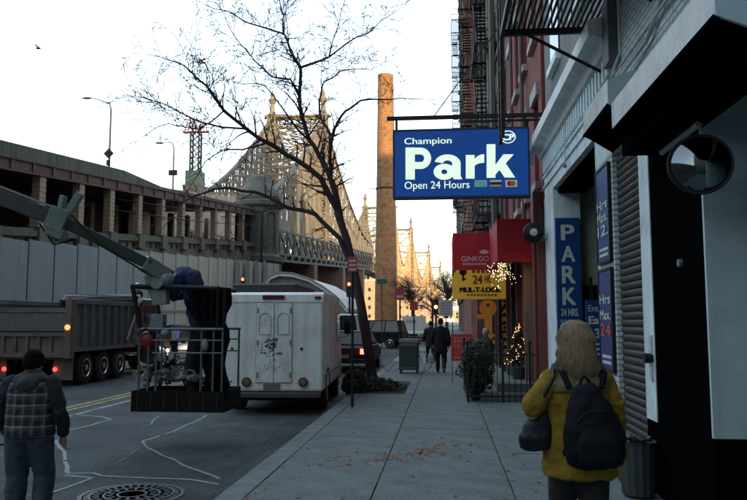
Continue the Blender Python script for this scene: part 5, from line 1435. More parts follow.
# --- dump truck on the left
XT = -10.35
dt = thing('dump_truck', 'muddy grey dump truck with three rear axles standing beside the hoarding', 'dump truck', (XT-1.25, 19.3, ROAD))
M_bed = mat('bed_grey', (0.15,0.17,0.17), 0.6, var=0.3, scale=2, grime=0.6, gscale=1.2, gcol=(0.08,0.065,0.05))
M_mud = mat('mud_brown', (0.15,0.135,0.11), 0.8, var=0.35, scale=2.5, grime=0.5, gscale=2, gcol=(0.06,0.045,0.035))
zB, zT = 1.10, 2.32
MB().box(-1.23, 1.23, 0.25, 4.3, zB-0.08, zB).obj('bed_floor', M_bed, dt)
for s in (-1, 1):
    MB().box(min(s*1.16,s*1.22), max(s*1.16,s*1.22), 0.25, 4.3, zB, zT).obj('side_panel', M_bed, dt)
    MB().box(min(s*1.12,s*1.29), max(s*1.12,s*1.29), 0.2, 4.35, zT-0.02, zT+0.12).obj('top_rail', M_bed, dt, bevel=0.01)
    MB().box(min(s*1.14,s*1.28), max(s*1.14,s*1.28), 0.2, 4.35, zB-0.14, zB-0.02).obj('bottom_rail', M_bed, dt)
    for k in range(9):
        y = 0.3+k*0.49
        MB().box(min(s*1.222,s*1.30), max(s*1.222,s*1.30), y-0.05, y+0.05, zB, zT-0.03).obj('rib', M_bed, dt)
MB().box(-1.22, 1.22, 4.3, 4.38, zB, zT+0.25).obj('headboard', M_bed, dt)
tg = MB().box(-1.26, 1.26, 0.12, 0.20, zB-0.25, zT-0.12).obj('tailgate', M_mud, dt)
for z in (zB-0.22, zB+0.36, zT-0.2): MB().box(-1.28, 1.28, 0.05, 0.118, z-0.06, z+0.06).obj('crossbar', M_mud, tg)
for k in range(7): MB().box(-1.05+k*0.35-0.04, -1.05+k*0.35+0.04, 0.06, 0.119, zB-0.16, zB+0.3).obj('rib', M_mud, tg)
MB().box(-1.2, 1.2, 0.02, 0.04, zB+0.45, zT-0.28).obj('dark_panel', mat('tail_grey', (0.12,0.125,0.12), 0.6, var=0.3), tg)
for s in (-1, 1):
    MB().box(s*1.22-.09, s*1.22+.09, 0.0, 0.24, zB-0.3, zT+0.1).obj('corner_post', M_mud, dt)
    MB().lathe((s*1.22,0,zB+0.55), [(0.075,-0.03),(0.075,0.0)], 14, ax='y').obj('tail_light', mat('dim_amber', (0.5,0.12,0.03), .3, emit=1.2, ecol=(1.0,.22,.06), var=0), dt)
    MB().box(s*0.98-.3, s*0.98+.27, 0.30, 0.34, 0.18, 0.85).obj('mud_flap', M_mud, dt)
    MB().lathe((s*0.75,0,0.48), [(0.06,0.25),(0.06,0.29)], 14, ax='y').obj('brake_light', mat('dim_red', (0.4,0.01,0.01), .3, emit=1.6, ecol=(1.0,.04,.03), var=0), dt)
MB().box(-1.1, 1.1, 0.2, 0.32, 0.75, 0.93).obj('rear_beam', M_mud, dt)
for s in (-0.42, 0.42): MB().box(s-.06, s+.06, 0.3, 8.3, 0.62, 0.95).obj('chassis_rail', M_black, dt)
for y in (1.1, 2.2, 3.3, 6.9):
    for s in (-1, 1): wheel(dt, s*1.06, y, 0.47, 0.34, rim=M_chrome, side=s)
    MB().cyl((-0.95,y,0.47),(0.95,y,0.47),0.08,8).obj('axle', M_black, dt)
MB().prism([(5.15,0.75),(5.15,2.45),(5.35,2.6),(6.5,2.6),(6.8,1.75),(8.1,1.55),(8.2,0.7)], 'x', -1.1, 1.1).obj('cab', mat('cab_maroon', (0.03,0.010,0.016), 0.35, var=0.1, coat=0.4), dt, bevel=0.05)
MB().box(1.101, 1.115, 5.5, 6.4, 1.75, 2.35).obj('side_window', M_glass, dt)
MB().cyl((1.25,5.3,0.75),(1.25,5.3,0.75+0.01),0.1,8).obj('step', M_chrome, dt)
MB().lathe((1.22,6.0,0.62), [(0.28,-0.55),(0.3,-0.5),(0.3,0.5),(0.28,0.55)], 20, ax='y').obj('fuel_tank', M_chrome, dt)
MB().tube([(1.0,5.05,1.0),(1.0,5.05,3.0),(1.0,4.95,3.1)],0.06,10).obj('exhaust', M_chrome, dt)
MB().ell((1.05,5.0,zT+0.42),0.16,0.16,0.16).obj('air_cleaner', M_black, dt, smooth=True)
tp_ = MB(); tp_.tube([(1.32,3.6,zB+0.1),(1.33,4.3,zT-0.1),(1.33,4.5,zT+0.36)],0.035,8); tp_.tube([(-1.32,3.6,zB+0.1),(-1.33,4.3,zT-0.1),(-1.33,4.5,zT+0.36)],0.035,8); tp_.tube([(-1.33,4.5,zT+0.36),(1.33,4.5,zT+0.36)],0.03,8)
tp_.obj('tarp_arm', mat('arm_pale', (0.35,0.36,0.35), 0.5), dt)
rl_ = MB(); rl_.cyl((-1.2,4.6,zT+0.22),(1.2,4.6,zT+0.22),0.11,12); rl_.box(-1.2,1.2,3.9,4.7,zT+0.12,zT+0.2); rl_.obj('tarp_roll', M_black, dt)
sp2 = MB(); sp2.cyl((0.95,0.6,zT+0.13),(0.95,2.6,zT+0.28),0.02,6); sp2.cyl((0.7,1.0,zT+0.3),(1.0,4.4,zT+0.32),0.02,6); sp2.obj('tarp_bow', M_grey, dt)

# ------------------------------------------------------------------ boom lift with basket
lift = thing('boom_lift', 'grey telescopic boom lift reaching in from the left with a dark equipment basket', 'boom lift')
M_boom = mat('boom_grey', (0.035,0.048,0.046), 0.5, metal=0.1, var=0.25, scale=3, grime=0.4, gscale=4)
M_boomt = mat('boom_pale', (0.22,0.26,0.25), 0.4, metal=0.3, var=0.2)
M_steel = mat('rail_steel', (0.14,0.165,0.16), 0.45, metal=0.4, var=0.3, scale=9)
Yb_ = 10.2
A0 = at(-260, 97, 8.8); A1 = at(64, 222, 9.6); A2 = at(150, 265, 10.1); A3 = at(166, 276, 10.3)
bm = MB(); bm.beam(A0, A1, 0.17, 0.22); bm.obj('boom_outer', M_boom, lift, bevel=0.015)
bm = MB(); bm.beam(A1, A2, 0.12, 0.15); bm.obj('boom_inner', M_boom, lift, bevel=0.01)
dvec = (A1-A0).normalized(); up_ = Vector((0,0,1)) - dvec*dvec.z; up_.normalize()
bm = MB(); bm.beam(A0+up_*0.14, A1+up_*0.14, 0.10, 0.03); bm.obj('cable_tray', M_boomt, lift)
bm = MB(); 
for (t, hh, ww) in ((0,0.34,0.10),(-0.10,0.26,0.07)):
    p = A1 + dvec*t; bm.beam(p+up_*0.1, p+up_*(0.1+hh)+Vector((0.06 if t==0 else -0.06,0,0)), ww, 0.1)
bm.beam(A1-dvec*0.14-up_*0.18, A1+dvec*0.1-up_*0.18, 0.26, 0.14); bm.beam(A1-dvec*.2+up_*.0, A1+dvec*.06+up_*.0, 0.27, 0.32)
bm.obj('collar', mat('collar_green', (0.14,0.19,0.17), 0.5, var=0.3, scale=9), lift, bevel=0.01)
hs_ = MB()
hs_.tube([A1+up_*0.15, A1+dvec*0.3+up_*0.02, A1+dvec*0.6-up_*0.12, A2-up_*0.12],0.014,6)
hs_.tube([A1-dvec*.3-up_*.14, A1-dvec*0.0-up_*0.34, A1+dvec*0.25-up_*.16],0.014,6); hs_.obj('hose', M_black, lift)
bm = MB(); bm.beam(A2-dvec*.1, A3, 0.20, 0.22); bm.beam(A3+Vector((-.10,0,.05)), A3+Vector((-.06,0,-.42)), 0.22, 0.16); bm.cyl(A3+Vector((-.08,-.16,-.1)), A3+Vector((-.08,.16,-.1)), 0.10, 14)
bm.beam(A3+Vector((-.28,0,.02)), A3+Vector((-.14,0,-.36)), 0.1, 0.1); bm.ell(A3+Vector((.0,-.02,-.06)), .13,.13,.13)
bm.obj('jib_head', M_boomt, lift, bevel=0.01)
# lower arm and chassis out of frame
base = Vector((A0.x-1.2, 8.3, ROAD))
bm = MB(); bm.beam(A0, base+Vector((0.2,0,1.6)), 0.28, 0.34); bm.obj('lower_arm', M_boom, lift, bevel=0.015)
bm = MB(); bm.box(base.x-1.2, base.x+1.2, 7.3, 9.3, 0.35, 0.95); bm.box(base.x-.8, base.x+.8, 7.6, 9.0, 0.95, 1.55); bm.obj('chassis', M_boom, lift, bevel=0.03)
for sx in (-1,1):
    for sy in (7.2, 9.4):
        wb = MB(); wb.lathe((base.x+sx*0.9, sy, ROAD+0.42), [(0.25,-0.15),(0.40,-0.15),(0.42,-0.1),(0.42,0.1),(0.40,0.15),(0.25,0.15)], 24, ax='y'); wb.obj('wheel', M_rubber, lift)
# basket
bx0 = at(131, 400, Yb_).x; bx1 = at(224, 400, Yb_).x; bz0 = at(170, 412, Yb_).z; bz1 = at(170, 391, Yb_).z
ztop_l = at(131, 286, Yb_).z; zmid = at(131, 329, Yb_).z
yb0, yb1 = Yb_, Yb_+0.85
bk = MB(); bk.box(bx0, bx1, yb0, yb1, bz0, bz0+0.05)
for q in ((bx0,bx1,yb0,yb0+.03),(bx0,bx1,yb1-.03,yb1),(bx0,bx0+.03,yb0+.03,yb1-.03),(bx1-.03,bx1,yb0+.03,yb1-.03)): bk.box(q[0],q[1],q[2],q[3],bz0+.05,bz1)
bk.obj('basket_tray', mat('tray_black', (0.012,0.011,0.010), 0.9, var=0.6, scale=14, spec=0.2, bump=0.8, bscale=50), lift)
rr = 0.022
def rail(pts, m_=M_steel, r_=rr, nm='rail'): MB().tube(pts, r_, 8).obj(nm, m_, lift)
rail([(bx0-.03,yb0,ztop_l),(bx1-.12,yb0,ztop_l-.04)], M_black, 0.034)
rail([(bx0-.03,yb1,ztop_l),(bx1-.12,yb1,ztop_l-.04)], M_black, 0.030)
rail([(bx0-.03,yb0,ztop_l),(bx0-.03,yb1,ztop_l)], M_black, 0.034); rail([(bx1-.12,yb0,ztop_l-.04),(bx1-.12,yb1,ztop_l-.04)], M_black, 0.034)
rail([(bx0-.03,yb0,ztop_l),(bx0+.10,yb0,zmid+.02)], M_black, 0.036); rail([(bx0-.03,yb1,ztop_l),(bx0+.08,yb1,zmid)], M_black, 0.03)
for y in (yb0, yb1):
    rail([(bx0+.08,y,zmid),(bx1-.02,y,zmid)], M_steel, 0.022)
    for zz in (zmid-.16, zmid-.34): rail([(bx0+.3,y,zz),(bx1-.05,y,zz)], M_steel, 0.012)
for px_ in (139, 148, 156, 201, 213, 222):
    x = at(px_, 360, Yb_).x
    rail([(x,yb0+.01,bz1),(x,yb0+.01,zmid)], M_steel, 0.017)
for px_ in (139, 180, 222):
    x = at(px_, 360, Yb_).x; rail([(x,yb1,bz1),(x,yb1,zmid)], M_steel, 0.017)
for x in (bx1-.02, bx1-.12): rail([(x,yb0,zmid),(x if x==bx1-.02 else x,yb0,ztop_l-.05)], M_black, 0.02)
rail([(bx0+.1,yb0+.3,zmid-.06),(bx0+.5,yb0+.2,zmid+.03),(bx0+.8,yb0+.2,zmid+.0)], M_boom, 0.045)
# control box and gear on the basket
MB().box(at(144,320,10).x, at(157,320,10).x, yb0+.02, yb0+.18, at(150,332,Yb_).z, at(150,314,Yb_).z).obj('control_box', mat('ctrl_teal', (0.15,0.22,0.23), 0.5, var=0.4, scale=14), lift, bevel=0.01)
# red lamp drum, cables, cloths: things riding in the basket
rd = thing('red_reel', 'dark red round cable drum hanging in the front of the lift basket', 'drum', at(149,341,Yb_+.1))
MB().lathe((0,0,0), [(0.05,-.11),(0.125,-.09),(0.145,-.02),(0.145,.06),(0.12,.1),(0.05,.11)], 22, ax='y').obj('drum', mat('drum_red', (0.16,0.008,0.01), 0.4, var=0.3), rd, smooth=True)
MB().tube([(-.1,-.05,0),(-.12,-.12,.12),(0,-.13,.19),(.12,-.12,.1),(.1,-.05,0)],0.014,6).obj('handle', M_black, rd)
M_cloth = mat('grey_cloth', (0.20,0.215,0.21), 0.9, var=0.3, scale=8)
cb = thing('cable_bundle', 'tangle of pale cables and wraps lying in the lift basket', 'cables'); rnd = random.Random(8)
m1 = MB()
for k in range(22):
    c0 = at(rnd.choice([142,165,172,180,190]), 374, Yb_+rnd.uniform(.1,.6)); pts = []
    rx, rz_ = rnd.uniform(.06,.15), rnd.uniform(.04,.10); ph = rnd.uniform(0,6); ty = rnd.uniform(-.1,.1)
    for j in range(14): pts.append(c0 + Vector((rx*math.cos(ph+j*.48), ty*math.sin(j*.6), rz_*math.sin(ph+j*.48)+rnd.uniform(-.01,.01))))
    m1.tube(pts, rnd.uniform(.006,.013), 6)
m1.obj('coil', M_cloth, cb)
m2 = MB()
for k in range(9):
    c0 = at(160+k*5, 378, Yb_+rnd.uniform(.15,.6)); m2.ell(c0, rnd.uniform(.05,.09), .08, rnd.uniform(.04,.07), 10, 6, Matrix.Rotation(rnd.uniform(-.6,.6),3,'Y'))
m2.obj('wrap', M_cloth, cb, remesh=0.02)
m3 = MB()
for k in range(10):
    c0 = at(rnd.uniform(142,215), rnd.uniform(335,385), Yb_+rnd.uniform(.1,.7)); m3.ell(c0, rnd.uniform(.03,.06), .05, rnd.uniform(.04,.08), 8, 6)
m3.obj('fitting', mat('fitting_red', (0.14,0.02,0.02), 0.5, var=0.4), cb)
m4 = MB()
for k in range(16):
    c0 = at(rnd.uniform(138,222), rnd.uniform(335,388), Yb_+rnd.uniform(.2,.7)); c1 = c0+Vector((rnd.uniform(-.2,.2),rnd.uniform(-.1,.1),rnd.uniform(-.2,.2))); m4.tube([c0,(c0+c1)/2+Vector((0,0,-.05)),c1],.014,6)
m4.obj('stand', M_black, cb)
sw = MB(); 
for (px_,py_,w2,h2) in ((165,333,.06,.05),(205,345,.05,.09)): sw.ell(at(px_,py_,Yb_-.03), w2,.05,h2)
sw.obj('white_fitting', mat('pale_cloth', (0.24,0.26,0.26), 0.9), cb, smooth=True)
m5 = MB(); rnd = random.Random(21)
for k in range(9):
    c0 = at(rnd.uniform(137,208), rnd.uniform(366,386), Yb_+rnd.uniform(.05,.6)); q_ = Matrix.Rotation(rnd.uniform(-1,1),3,'Y')
    m5.ell(c0, rnd.uniform(.04,.10), .05, rnd.uniform(.02,.05), 10, 6, q_)
m5.obj('pale_wrap', mat('pale_cloth', (0.24,0.26,0.26), 0.9), cb, remesh=0.014, puff=0.05, kind='stuff')
m6 = MB()
for k in range(12):
    c0 = at(rnd.uniform(137,222), rnd.uniform(330,362), Yb_+rnd.uniform(.1,.7)); m6.box(c0.x-rnd.uniform(.02,.07),c0.x+rnd.uniform(.02,.07),c0.y,c0.y+.08,c0.z-rnd.uniform(.03,.1),c0.z+rnd.uniform(.02,.08))
m6.obj('case', M_black, cb, bevel=0.008, kind='stuff')
for k in range(7):
    x = bx0+.1+k*(bx1-bx0-.2)/6; MB().box(x-.012,x+.012,yb0-.008,yb0-.001,bz0+.02,bz1-.02).obj('tray_rib', M_iron, lift)
# dark cloth draped over the right end of the basket
dr = MB(); n_ = 16; rows = 14; vs = []; fs = []
for i in range(rows+1):
    for j in range(n_+1):
        t = j/n_; z = ztop_l-.03 - (ztop_l-bz0-.05)*i/rows
        px0 = 182 + 21*min(1,max(0,(i-2)/3)); x = at(px0+(226-px0)*t + 2.5*math.sin(i*1.3), 350, Yb_).x
        vs.append((x + 0.015*math.sin(i*2.1+j), yb0+.10 + 0.05*math.sin(j*1.7+i*.3)+.02*math.sin(j*4.1), z))
for i in range(rows):
    for j in range(n_): fs.append((i*(n_+1)+j, i*(n_+1)+j+1, (i+1)*(n_+1)+j+1, (i+1)*(n_+1)+j))
dr.add(vs, fs); do = dr.obj('black_drape', mat('drape_black', (0.008,0.007,0.010), 0.95, spec=0.1), None, smooth=True)
md = do.modifiers.new('s','SOLIDIFY'); md.thickness = 0.02
do['label'] = 'black cloth draped inside the right end of the lift basket'; do['category'] = 'cloth'
# ------------------------------------------------------------------ people
def hand(mb, w, d, side, L=0.17, curl=0.5, pn=None):
    """palm and five fingers from wrist w along direction d; side = direction of the thumb"""
    w = Vector(w); d = Vector(d).normalized(); s = Vector(side); s = (s - d*s.dot(d)).normalized(); nrm = d.cross(s).normalized()
    mb.tube([w - d*0.02, w + d*0.03, w + d*L*0.45], [0.024, 0.030, 0.032], 10)
    k0 = w + d*L*0.42
    for i, (o, ln) in enumerate(((0.028,.40),(0.010,.46),(-0.009,.43),(-0.027,.33))):
        p = k0 + s*o; dd = d.copy(); pts = [p - d*0.02]; 
        for j in range(3):
            dd = (dd + nrm*curl*0.55).normalized(); p = p + dd*(L*ln/2.6); pts.append(p)
        pts.insert(1, k0 + s*o); mb.tube(pts, [0.011,0.0105,0.010,0.0095,0.008], 8)
    t0 = w + d*0.03 + s*0.022
    mb.tube([t0, t0 + (d*.5+s*.7).normalized()*0.035, t0 + (d*.8+s*.55+nrm*.3).normalized()*0.065], [0.013,0.012,0.009], 8)
def limb3(mb, pts, rads, n=14):
    P = [Vector(p) for p in pts]; Q = []; Rr = []
    for i in range(len(P)-1):
        for s in range(4):
            t = s/4; Q.append(P[i].lerp(P[i+1], t)); Rr.append(rads[i]+(rads[i+1]-rads[i])*t)
    Q.append(P[-1]); Rr.append(rads[-1]); mb.tube(Q, Rr, n)
    for p, r in zip(P, rads): mb.ell(p, r, r, r, 12, 8)
def face(parent, c, f, skin=M_skin):
    """small face features on the side f of the head"""
    pass

# --- woman in the yellow coat, seen from behind
WY = 4.6
wc = at(577, 400, WY)
wm_ = thing('person', 'blond woman in a mustard yellow coat walking away with a black backpack', 'person', (wc.x, WY, 0), R(2))
M_coat = mat('mustard_coat', (0.225,0.150,0.018), 0.9, var=0.35, scale=9, bump=1.0, bscale=22, spec=0.2, grime=0.25, gscale=5, gcol=(0.12,0.09,0.02))
M_coatg = mat('coat_grey_trim', (0.13,0.11,0.06), 0.85, var=0.45, scale=10)
b = MB()
# head, neck, torso, arms, legs, local coords: +y is where she walks
b.ell((0,0.01,1.565), 0.075,0.095,0.115, 18, 14); b.tube([(0,0,1.36),(0,0.01,1.50)],[0.058,0.052],12)
b.ell((0,0.105,1.545),0.014,0.02,0.022,8,6)            # nose
b.ell((0,0.07,1.475),0.035,0.035,0.028,10,6)           # chin
b.ell((0.075,0.01,1.55),0.012,0.02,0.03,8,6); b.ell((-0.075,0.01,1.55),0.012,0.02,0.03,8,6)
b.loft([((0,0,0.80),.15,.11),((0,0,0.95),.165,.12),((0,0,1.12),.14,.10),((0,0,1.28),.17,.11),((0,0,1.38),.13,.09),((0,0,1.41),.06,.06)])
# legs mid stride
limb3(b, [(-0.085,0,0.86),(-0.095,0.14,0.48),(-0.095,0.16,0.09)], [0.095,0.06,0.042]); limb3(b, [(0.085,0,0.86),(0.09,-0.02,0.47),(0.095,-0.22,0.12)], [0.095,0.06,0.042])
# right arm hanging slightly out, left arm bent back holding the bag strap
limb3(b, [(0.19,0,1.34),(0.235,-0.02,1.06),(0.262,0.05,0.845)], [0.05,0.042,0.027]); hand(b, (0.264,0.055,0.84), (0.05,0.12,-1), (-0.2,1,0.1), 0.17, 0.5)
limb3(b, [(-0.19,0,1.34),(-0.30,-0.06,1.14),(-0.175,0.10,1.19)], [0.05,0.042,0.028]); hand(b, (-0.17,0.11,1.19), (0.6,0.3,0.2), (0,0,1), 0.16, 0.9)
b.obj('body', M_skin, wm_, remesh=0.0085)
# trousers and shoes
t = MB(); t.loft([((0,0,0.74),.155,.115),((0,0,0.86),.165,.12),((0,0,0.96),.15,.11)])
limb3(t, [(-0.085,0,0.86),(-0.095,0.14,0.48),(-0.095,0.15,0.10)], [0.115,0.078,0.062]); limb3(t, [(0.085,0,0.86),(0.09,-0.02,0.47),(0.095,-0.21,0.14)], [0.115,0.078,0.062])
t.obj('trousers', mat('black_trousers', (0.012,0.012,0.015), 0.85), wm_, remesh=0.012)
s_ = MB(); s_.tube([(-0.095,0.10,0.045),(-0.095,0.20,0.05),(-0.10,0.33,0.04)],[0.042,0.046,0.034],12); s_.tube([(0.095,-0.26,0.12),(0.097,-0.16,0.075),(0.10,-0.06,0.035)],[0.042,0.044,0.034],12)
s_.obj('shoes', M_black, wm_, remesh=0.01)
c_ = MB()
c_.loft([((0.0,0,0.76),.225,.160),((0,0,0.78),.235,.167),((0,0,0.90),.232,.165),((0,0,1.05),.215,.150),((0,0,1.20),.218,.145),((0,0,1.31),.205,.13),((0,0,1.375),.15,.10),((0,0,1.42),.09,.085)])
c_.obj('coat', M_coat, wm_, remesh=0.012, puff=0.035)
cs = MB()
limb3(cs, [(0.165,0,1.33),(0.215,-0.02,1.20),(0.24,-0.025,1.06),(0.257,0.02,0.93),(0.265,0.05,0.865)], [0.072,0.066,0.060,0.054,0.048])
limb3(cs, [(-0.165,0,1.33),(-0.235,-0.045,1.26),(-0.30,-0.07,1.185)], [0.072,0.068,0.070]); limb3(cs, [(-0.30,-0.07,1.185),(-0.25,0.02,1.20),(-0.19,0.09,1.21)], [0.07,0.060,0.050])
for (x0_,y0_,z0_,x1_,y1_,z1_) in ((0.225,-0.02,1.20,0.262,0.02,0.93),):
    for k in range(6):
        t_ = k/5; cs.ell((x0_+(x1_-x0_)*t_+rnd.uniform(-.006,.006), y0_+(y1_-y0_)*t_, z0_+(z1_-z0_)*t_), .074-.012*t_, .074-.012*t_, .018, 12, 6)
cs.obj('coat_sleeves', M_coat, wm_, remesh=0.011, puff=0.03)
tr_ = MB()
tr_.add([],[])
tr_.loft([((0,0.0,1.27),.226,.154),((0,0.0,1.325),.218,.148),((0,0,1.372),.168,.118),((0,0,1.41),.11,.10),((0,0,1.44),.085,.085)])
tr_.obj('shawl_trim', M_coatg, wm_, remesh=0.012, puff=0.03)

# hair: shoulder length bob of many strands over a cap
hr = MB(); hr.ell((0,-0.005,1.585),0.098,0.112,0.115,20,14); hr.loft([((0,-0.045,1.36),.092,.05),((0,-0.04,1.43),.112,.08),((0,-0.03,1.50),.108,.095),((0,-0.02,1.58),.095,.10)])
hr.obj('hair', mat('hair_blond', (0.14,0.10,0.06), 0.55, var=0.35, scale=14), wm_, remesh=0.012)
hs2 = MB(); rh = random.Random(2)
for k in range(1300):
    a_ = rh.uniform(R(170), R(370)); top = Vector((0.03*math.cos(a_), -0.0+0.03*math.sin(a_), 1.70)); rr = rh.uniform(.95,1.08)
    wv = rh.gauss(0,.013); pts = [top, Vector((0.080*math.cos(a_)*rr, 0.09*math.sin(a_)*rr-.005, 1.675)), Vector((0.104*math.cos(a_)*rr+wv*.6, 0.115*math.sin(a_)*rr-.01, 1.59)), Vector((0.114*math.cos(a_)*rr-wv*.5, 0.112*math.sin(a_)*rr-.02, 1.49)), Vector((0.124*math.cos(a_)*rr+rh.gauss(0,.007)+wv, 0.105*math.sin(a_)*rr-.025, 1.41)), Vector((0.105*math.cos(a_)*rr+rh.gauss(0,.016), 0.085*math.sin(a_)*rr-.03, 1.345+rh.gauss(0,.028)))]
    hs2.tube(pts, [.002,.0026,.003,.003,.0024,.0008], 4, cap=False)
hs2.obj('hair_strands', mat('hair_strand', (0.23,0.165,0.095), 0.5, var=0.5, scale=40), wm_, smooth=True, kind='stuff')
# backpack
bp_ = thing('backpack', 'black backpack worn by the woman in the yellow coat', 'backpack', (wc.x+0.04, WY, 0), R(2))
M_bag = mat('bag_black', (0.005,0.006,0.010), 0.8, spec=0.2, var=0.3, scale=12, bump=0.3)
k = MB(); 
k.loft([((0.015,-0.20,0.845),.10,.05),((0.01,-0.21,0.87),.165,.075),((0.01,-0.225,0.95),.19,.10),((0.0,-0.225,1.08),.178,.105),((-0.015,-0.21,1.20),.14,.085),((-0.03,-0.19,1.30),.085,.06),((-0.035,-0.18,1.335),.04,.03)])
k.obj('main_bag', M_bag, bp_, remesh=0.012, puff=0.03)
k = MB(); k.loft([((0.015,-0.305,0.87),.10,.025),((0.015,-0.32,0.92),.13,.04),((0.01,-0.325,1.02),.125,.04),((0.005,-0.31,1.09),.09,.02)]); k.obj('front_pocket', M_bag, bp_, remesh=0.01)
for sx in (-1,1):
    k = MB(); k.tube([(sx*0.10-.02,-0.14,1.30),(sx*0.13-.02,-0.10,1.385),(sx*0.135-.02,0.0,1.42),(sx*0.14-.02,0.12,1.33),(sx*0.17-.02,0.15,1.15),(sx*0.18,0.05,0.98),(sx*0.15,-0.15,0.92)],0.02,8); k.obj('strap', M_bag, bp_)
k = MB(); k.tube([(-0.06,-0.17,1.33),(-0.04,-0.19,1.375),(-0.0,-0.17,1.34)],0.01,6); k.obj('grab_loop', M_bag, bp_)
k = MB(); k.tube([(-0.13,-0.29,1.10),(-0.06,-0.318,1.18),(0.05,-0.318,1.19),(0.13,-0.30,1.10)],0.004,6); k.obj('zip', M_black, bp_)
k = MB(); k.beam((-.03,-.325,.98),(.05,-.325,.98),.012,.04); k.obj('badge', mat('badge_grey', (0.05,0.055,0.06), .6), bp_)
# handbag
hb = thing('handbag', 'black leather handbag hanging from the left shoulder of the woman', 'handbag', (wc.x, WY, 0), R(2))
M_leath = mat('black_leather', (0.008,0.010,0.014), 0.5, var=0.2, bump=0.3, bscale=20, spec=0.3)
hc = at(534, 428, WY-.02).x - wc.x
for o_ in (wm_, bp_, hb): o_.scale = (0.94, 1, 1)
k = MB(); k.loft([((hc-.005,-0.03,0.915),.07,.05),((hc,-0.03,0.935),.115,.065),((hc-.004,-0.03,1.0),.125,.075),((hc+.02,-0.03,1.08),.10,.06),((hc+.035,-0.03,1.145),.075,.03)])
k.obj('bag_body', M_leath, hb, remesh=0.011, puff=0.03)
k = MB(); k.tube([(hc-.05,-.03,1.12),(hc+.02,-.10,1.22),(-0.165,-0.11,1.36),(-0.15,-0.02,1.425),(-0.16,0.09,1.34),(hc+.05,0.04,1.18),(hc+.09,-.0,1.12)],0.012,8); k.obj('strap', M_leath, hb)

# --- man in the plaid jacket
MY = 6.5
mc_ = at(30, 420, MY)
mn = thing('person', 'man in a dark hooded plaid jacket and jeans standing in the road at the left', 'person', (mc_.x, MY, ROAD), R(4))
zt = at(30, 351, MY).z - ROAD     # top of his head
k_ = zt/1.70
def S(p): return (p[0], p[1], p[2]*k_)
b = MB(); b.ell(S((0.0,0.03,1.575)),0.078,0.098,0.115,18,14); b.tube([S((0,0,1.38)),S((0,0.02,1.52))],[0.062,0.056],12); b.ell(S((0,0.13,1.55)),0.015,0.02,0.022,8,6); b.ell(S((0,0.09,1.485)),0.04,0.035,0.03,10,6)
b.loft([(S((0,0,0.82)),.15,.11),(S((0,0,1.0)),.16,.12),(S((0,0,1.25)),.18,.12),(S((0,0,1.40)),.14,.09),(S((0,0,1.44)),.06,.06)])
limb3(b, [S((-0.10,0,0.86)),S((-0.11,0.03,0.47)),S((-0.115,0,0.09))],[0.095,0.062,0.045]); limb3(b, [S((0.10,0,0.86)),S((0.115,0.10,0.48)),S((0.12,0.05,0.09))],[0.095,0.062,0.045])
limb3(b, [S((0.20,0,1.38)),S((0.27,-0.02,1.10)),S((0.275,0.08,0.86))],[0.055,0.045,0.03]); hand(b, S((0.276,0.085,0.85)), (0.0,0.2,-1), (-0.1,1,0.1), 0.18, 0.8)
limb3(b, [S((-0.20,0,1.38)),S((-0.27,0.0,1.10)),S((-0.26,0.10,0.87))],[0.055,0.045,0.03]); hand(b, S((-0.26,0.105,0.86)), (0.0,0.2,-1), (0.1,1,0.1), 0.18, 0.8)
b.obj('body', M_skin, mn, remesh=0.0085)
t = MB(); t.loft([(S((0,0,0.80)),.175,.13),(S((0,0,0.9)),.185,.135),(S((0,0,1.0)),.17,.12)])
limb3(t, [S((-0.10,0,0.84)),S((-0.11,0.03,0.47)),S((-0.115,0.0,0.09))],[0.122,0.098,0.085]); limb3(t, [S((0.10,0,0.84)),S((0.115,0.09,0.48)),S((0.12,0.04,0.09))],[0.122,0.098,0.085])
for (x,y,z) in ((-.115,.0,.14),(-.115,.01,.2),(.12,.05,.14),(.12,.06,.2),(.115,.09,.45),(-.11,.03,.44)): t.ell(S((x,y,z)),.094,.094,.02,12,6)
t.obj('jeans', mat('blue_jeans', (0.045,0.065,0.085), 0.85, var=0.35, scale=5, bump=0.5, bscale=40), mn, remesh=0.012, puff=0.018)
s_ = MB(); s_.tube([S((-.115,-.06,.05)),S((-.115,.08,.05)),S((-.12,.2,.04))],[.045,.05,.036],12); s_.tube([S((.12,-.02,.05)),S((.12,.12,.05)),S((.125,.24,.04))],[.045,.05,.036],12); s_.obj('shoes', M_black, mn, remesh=0.01)
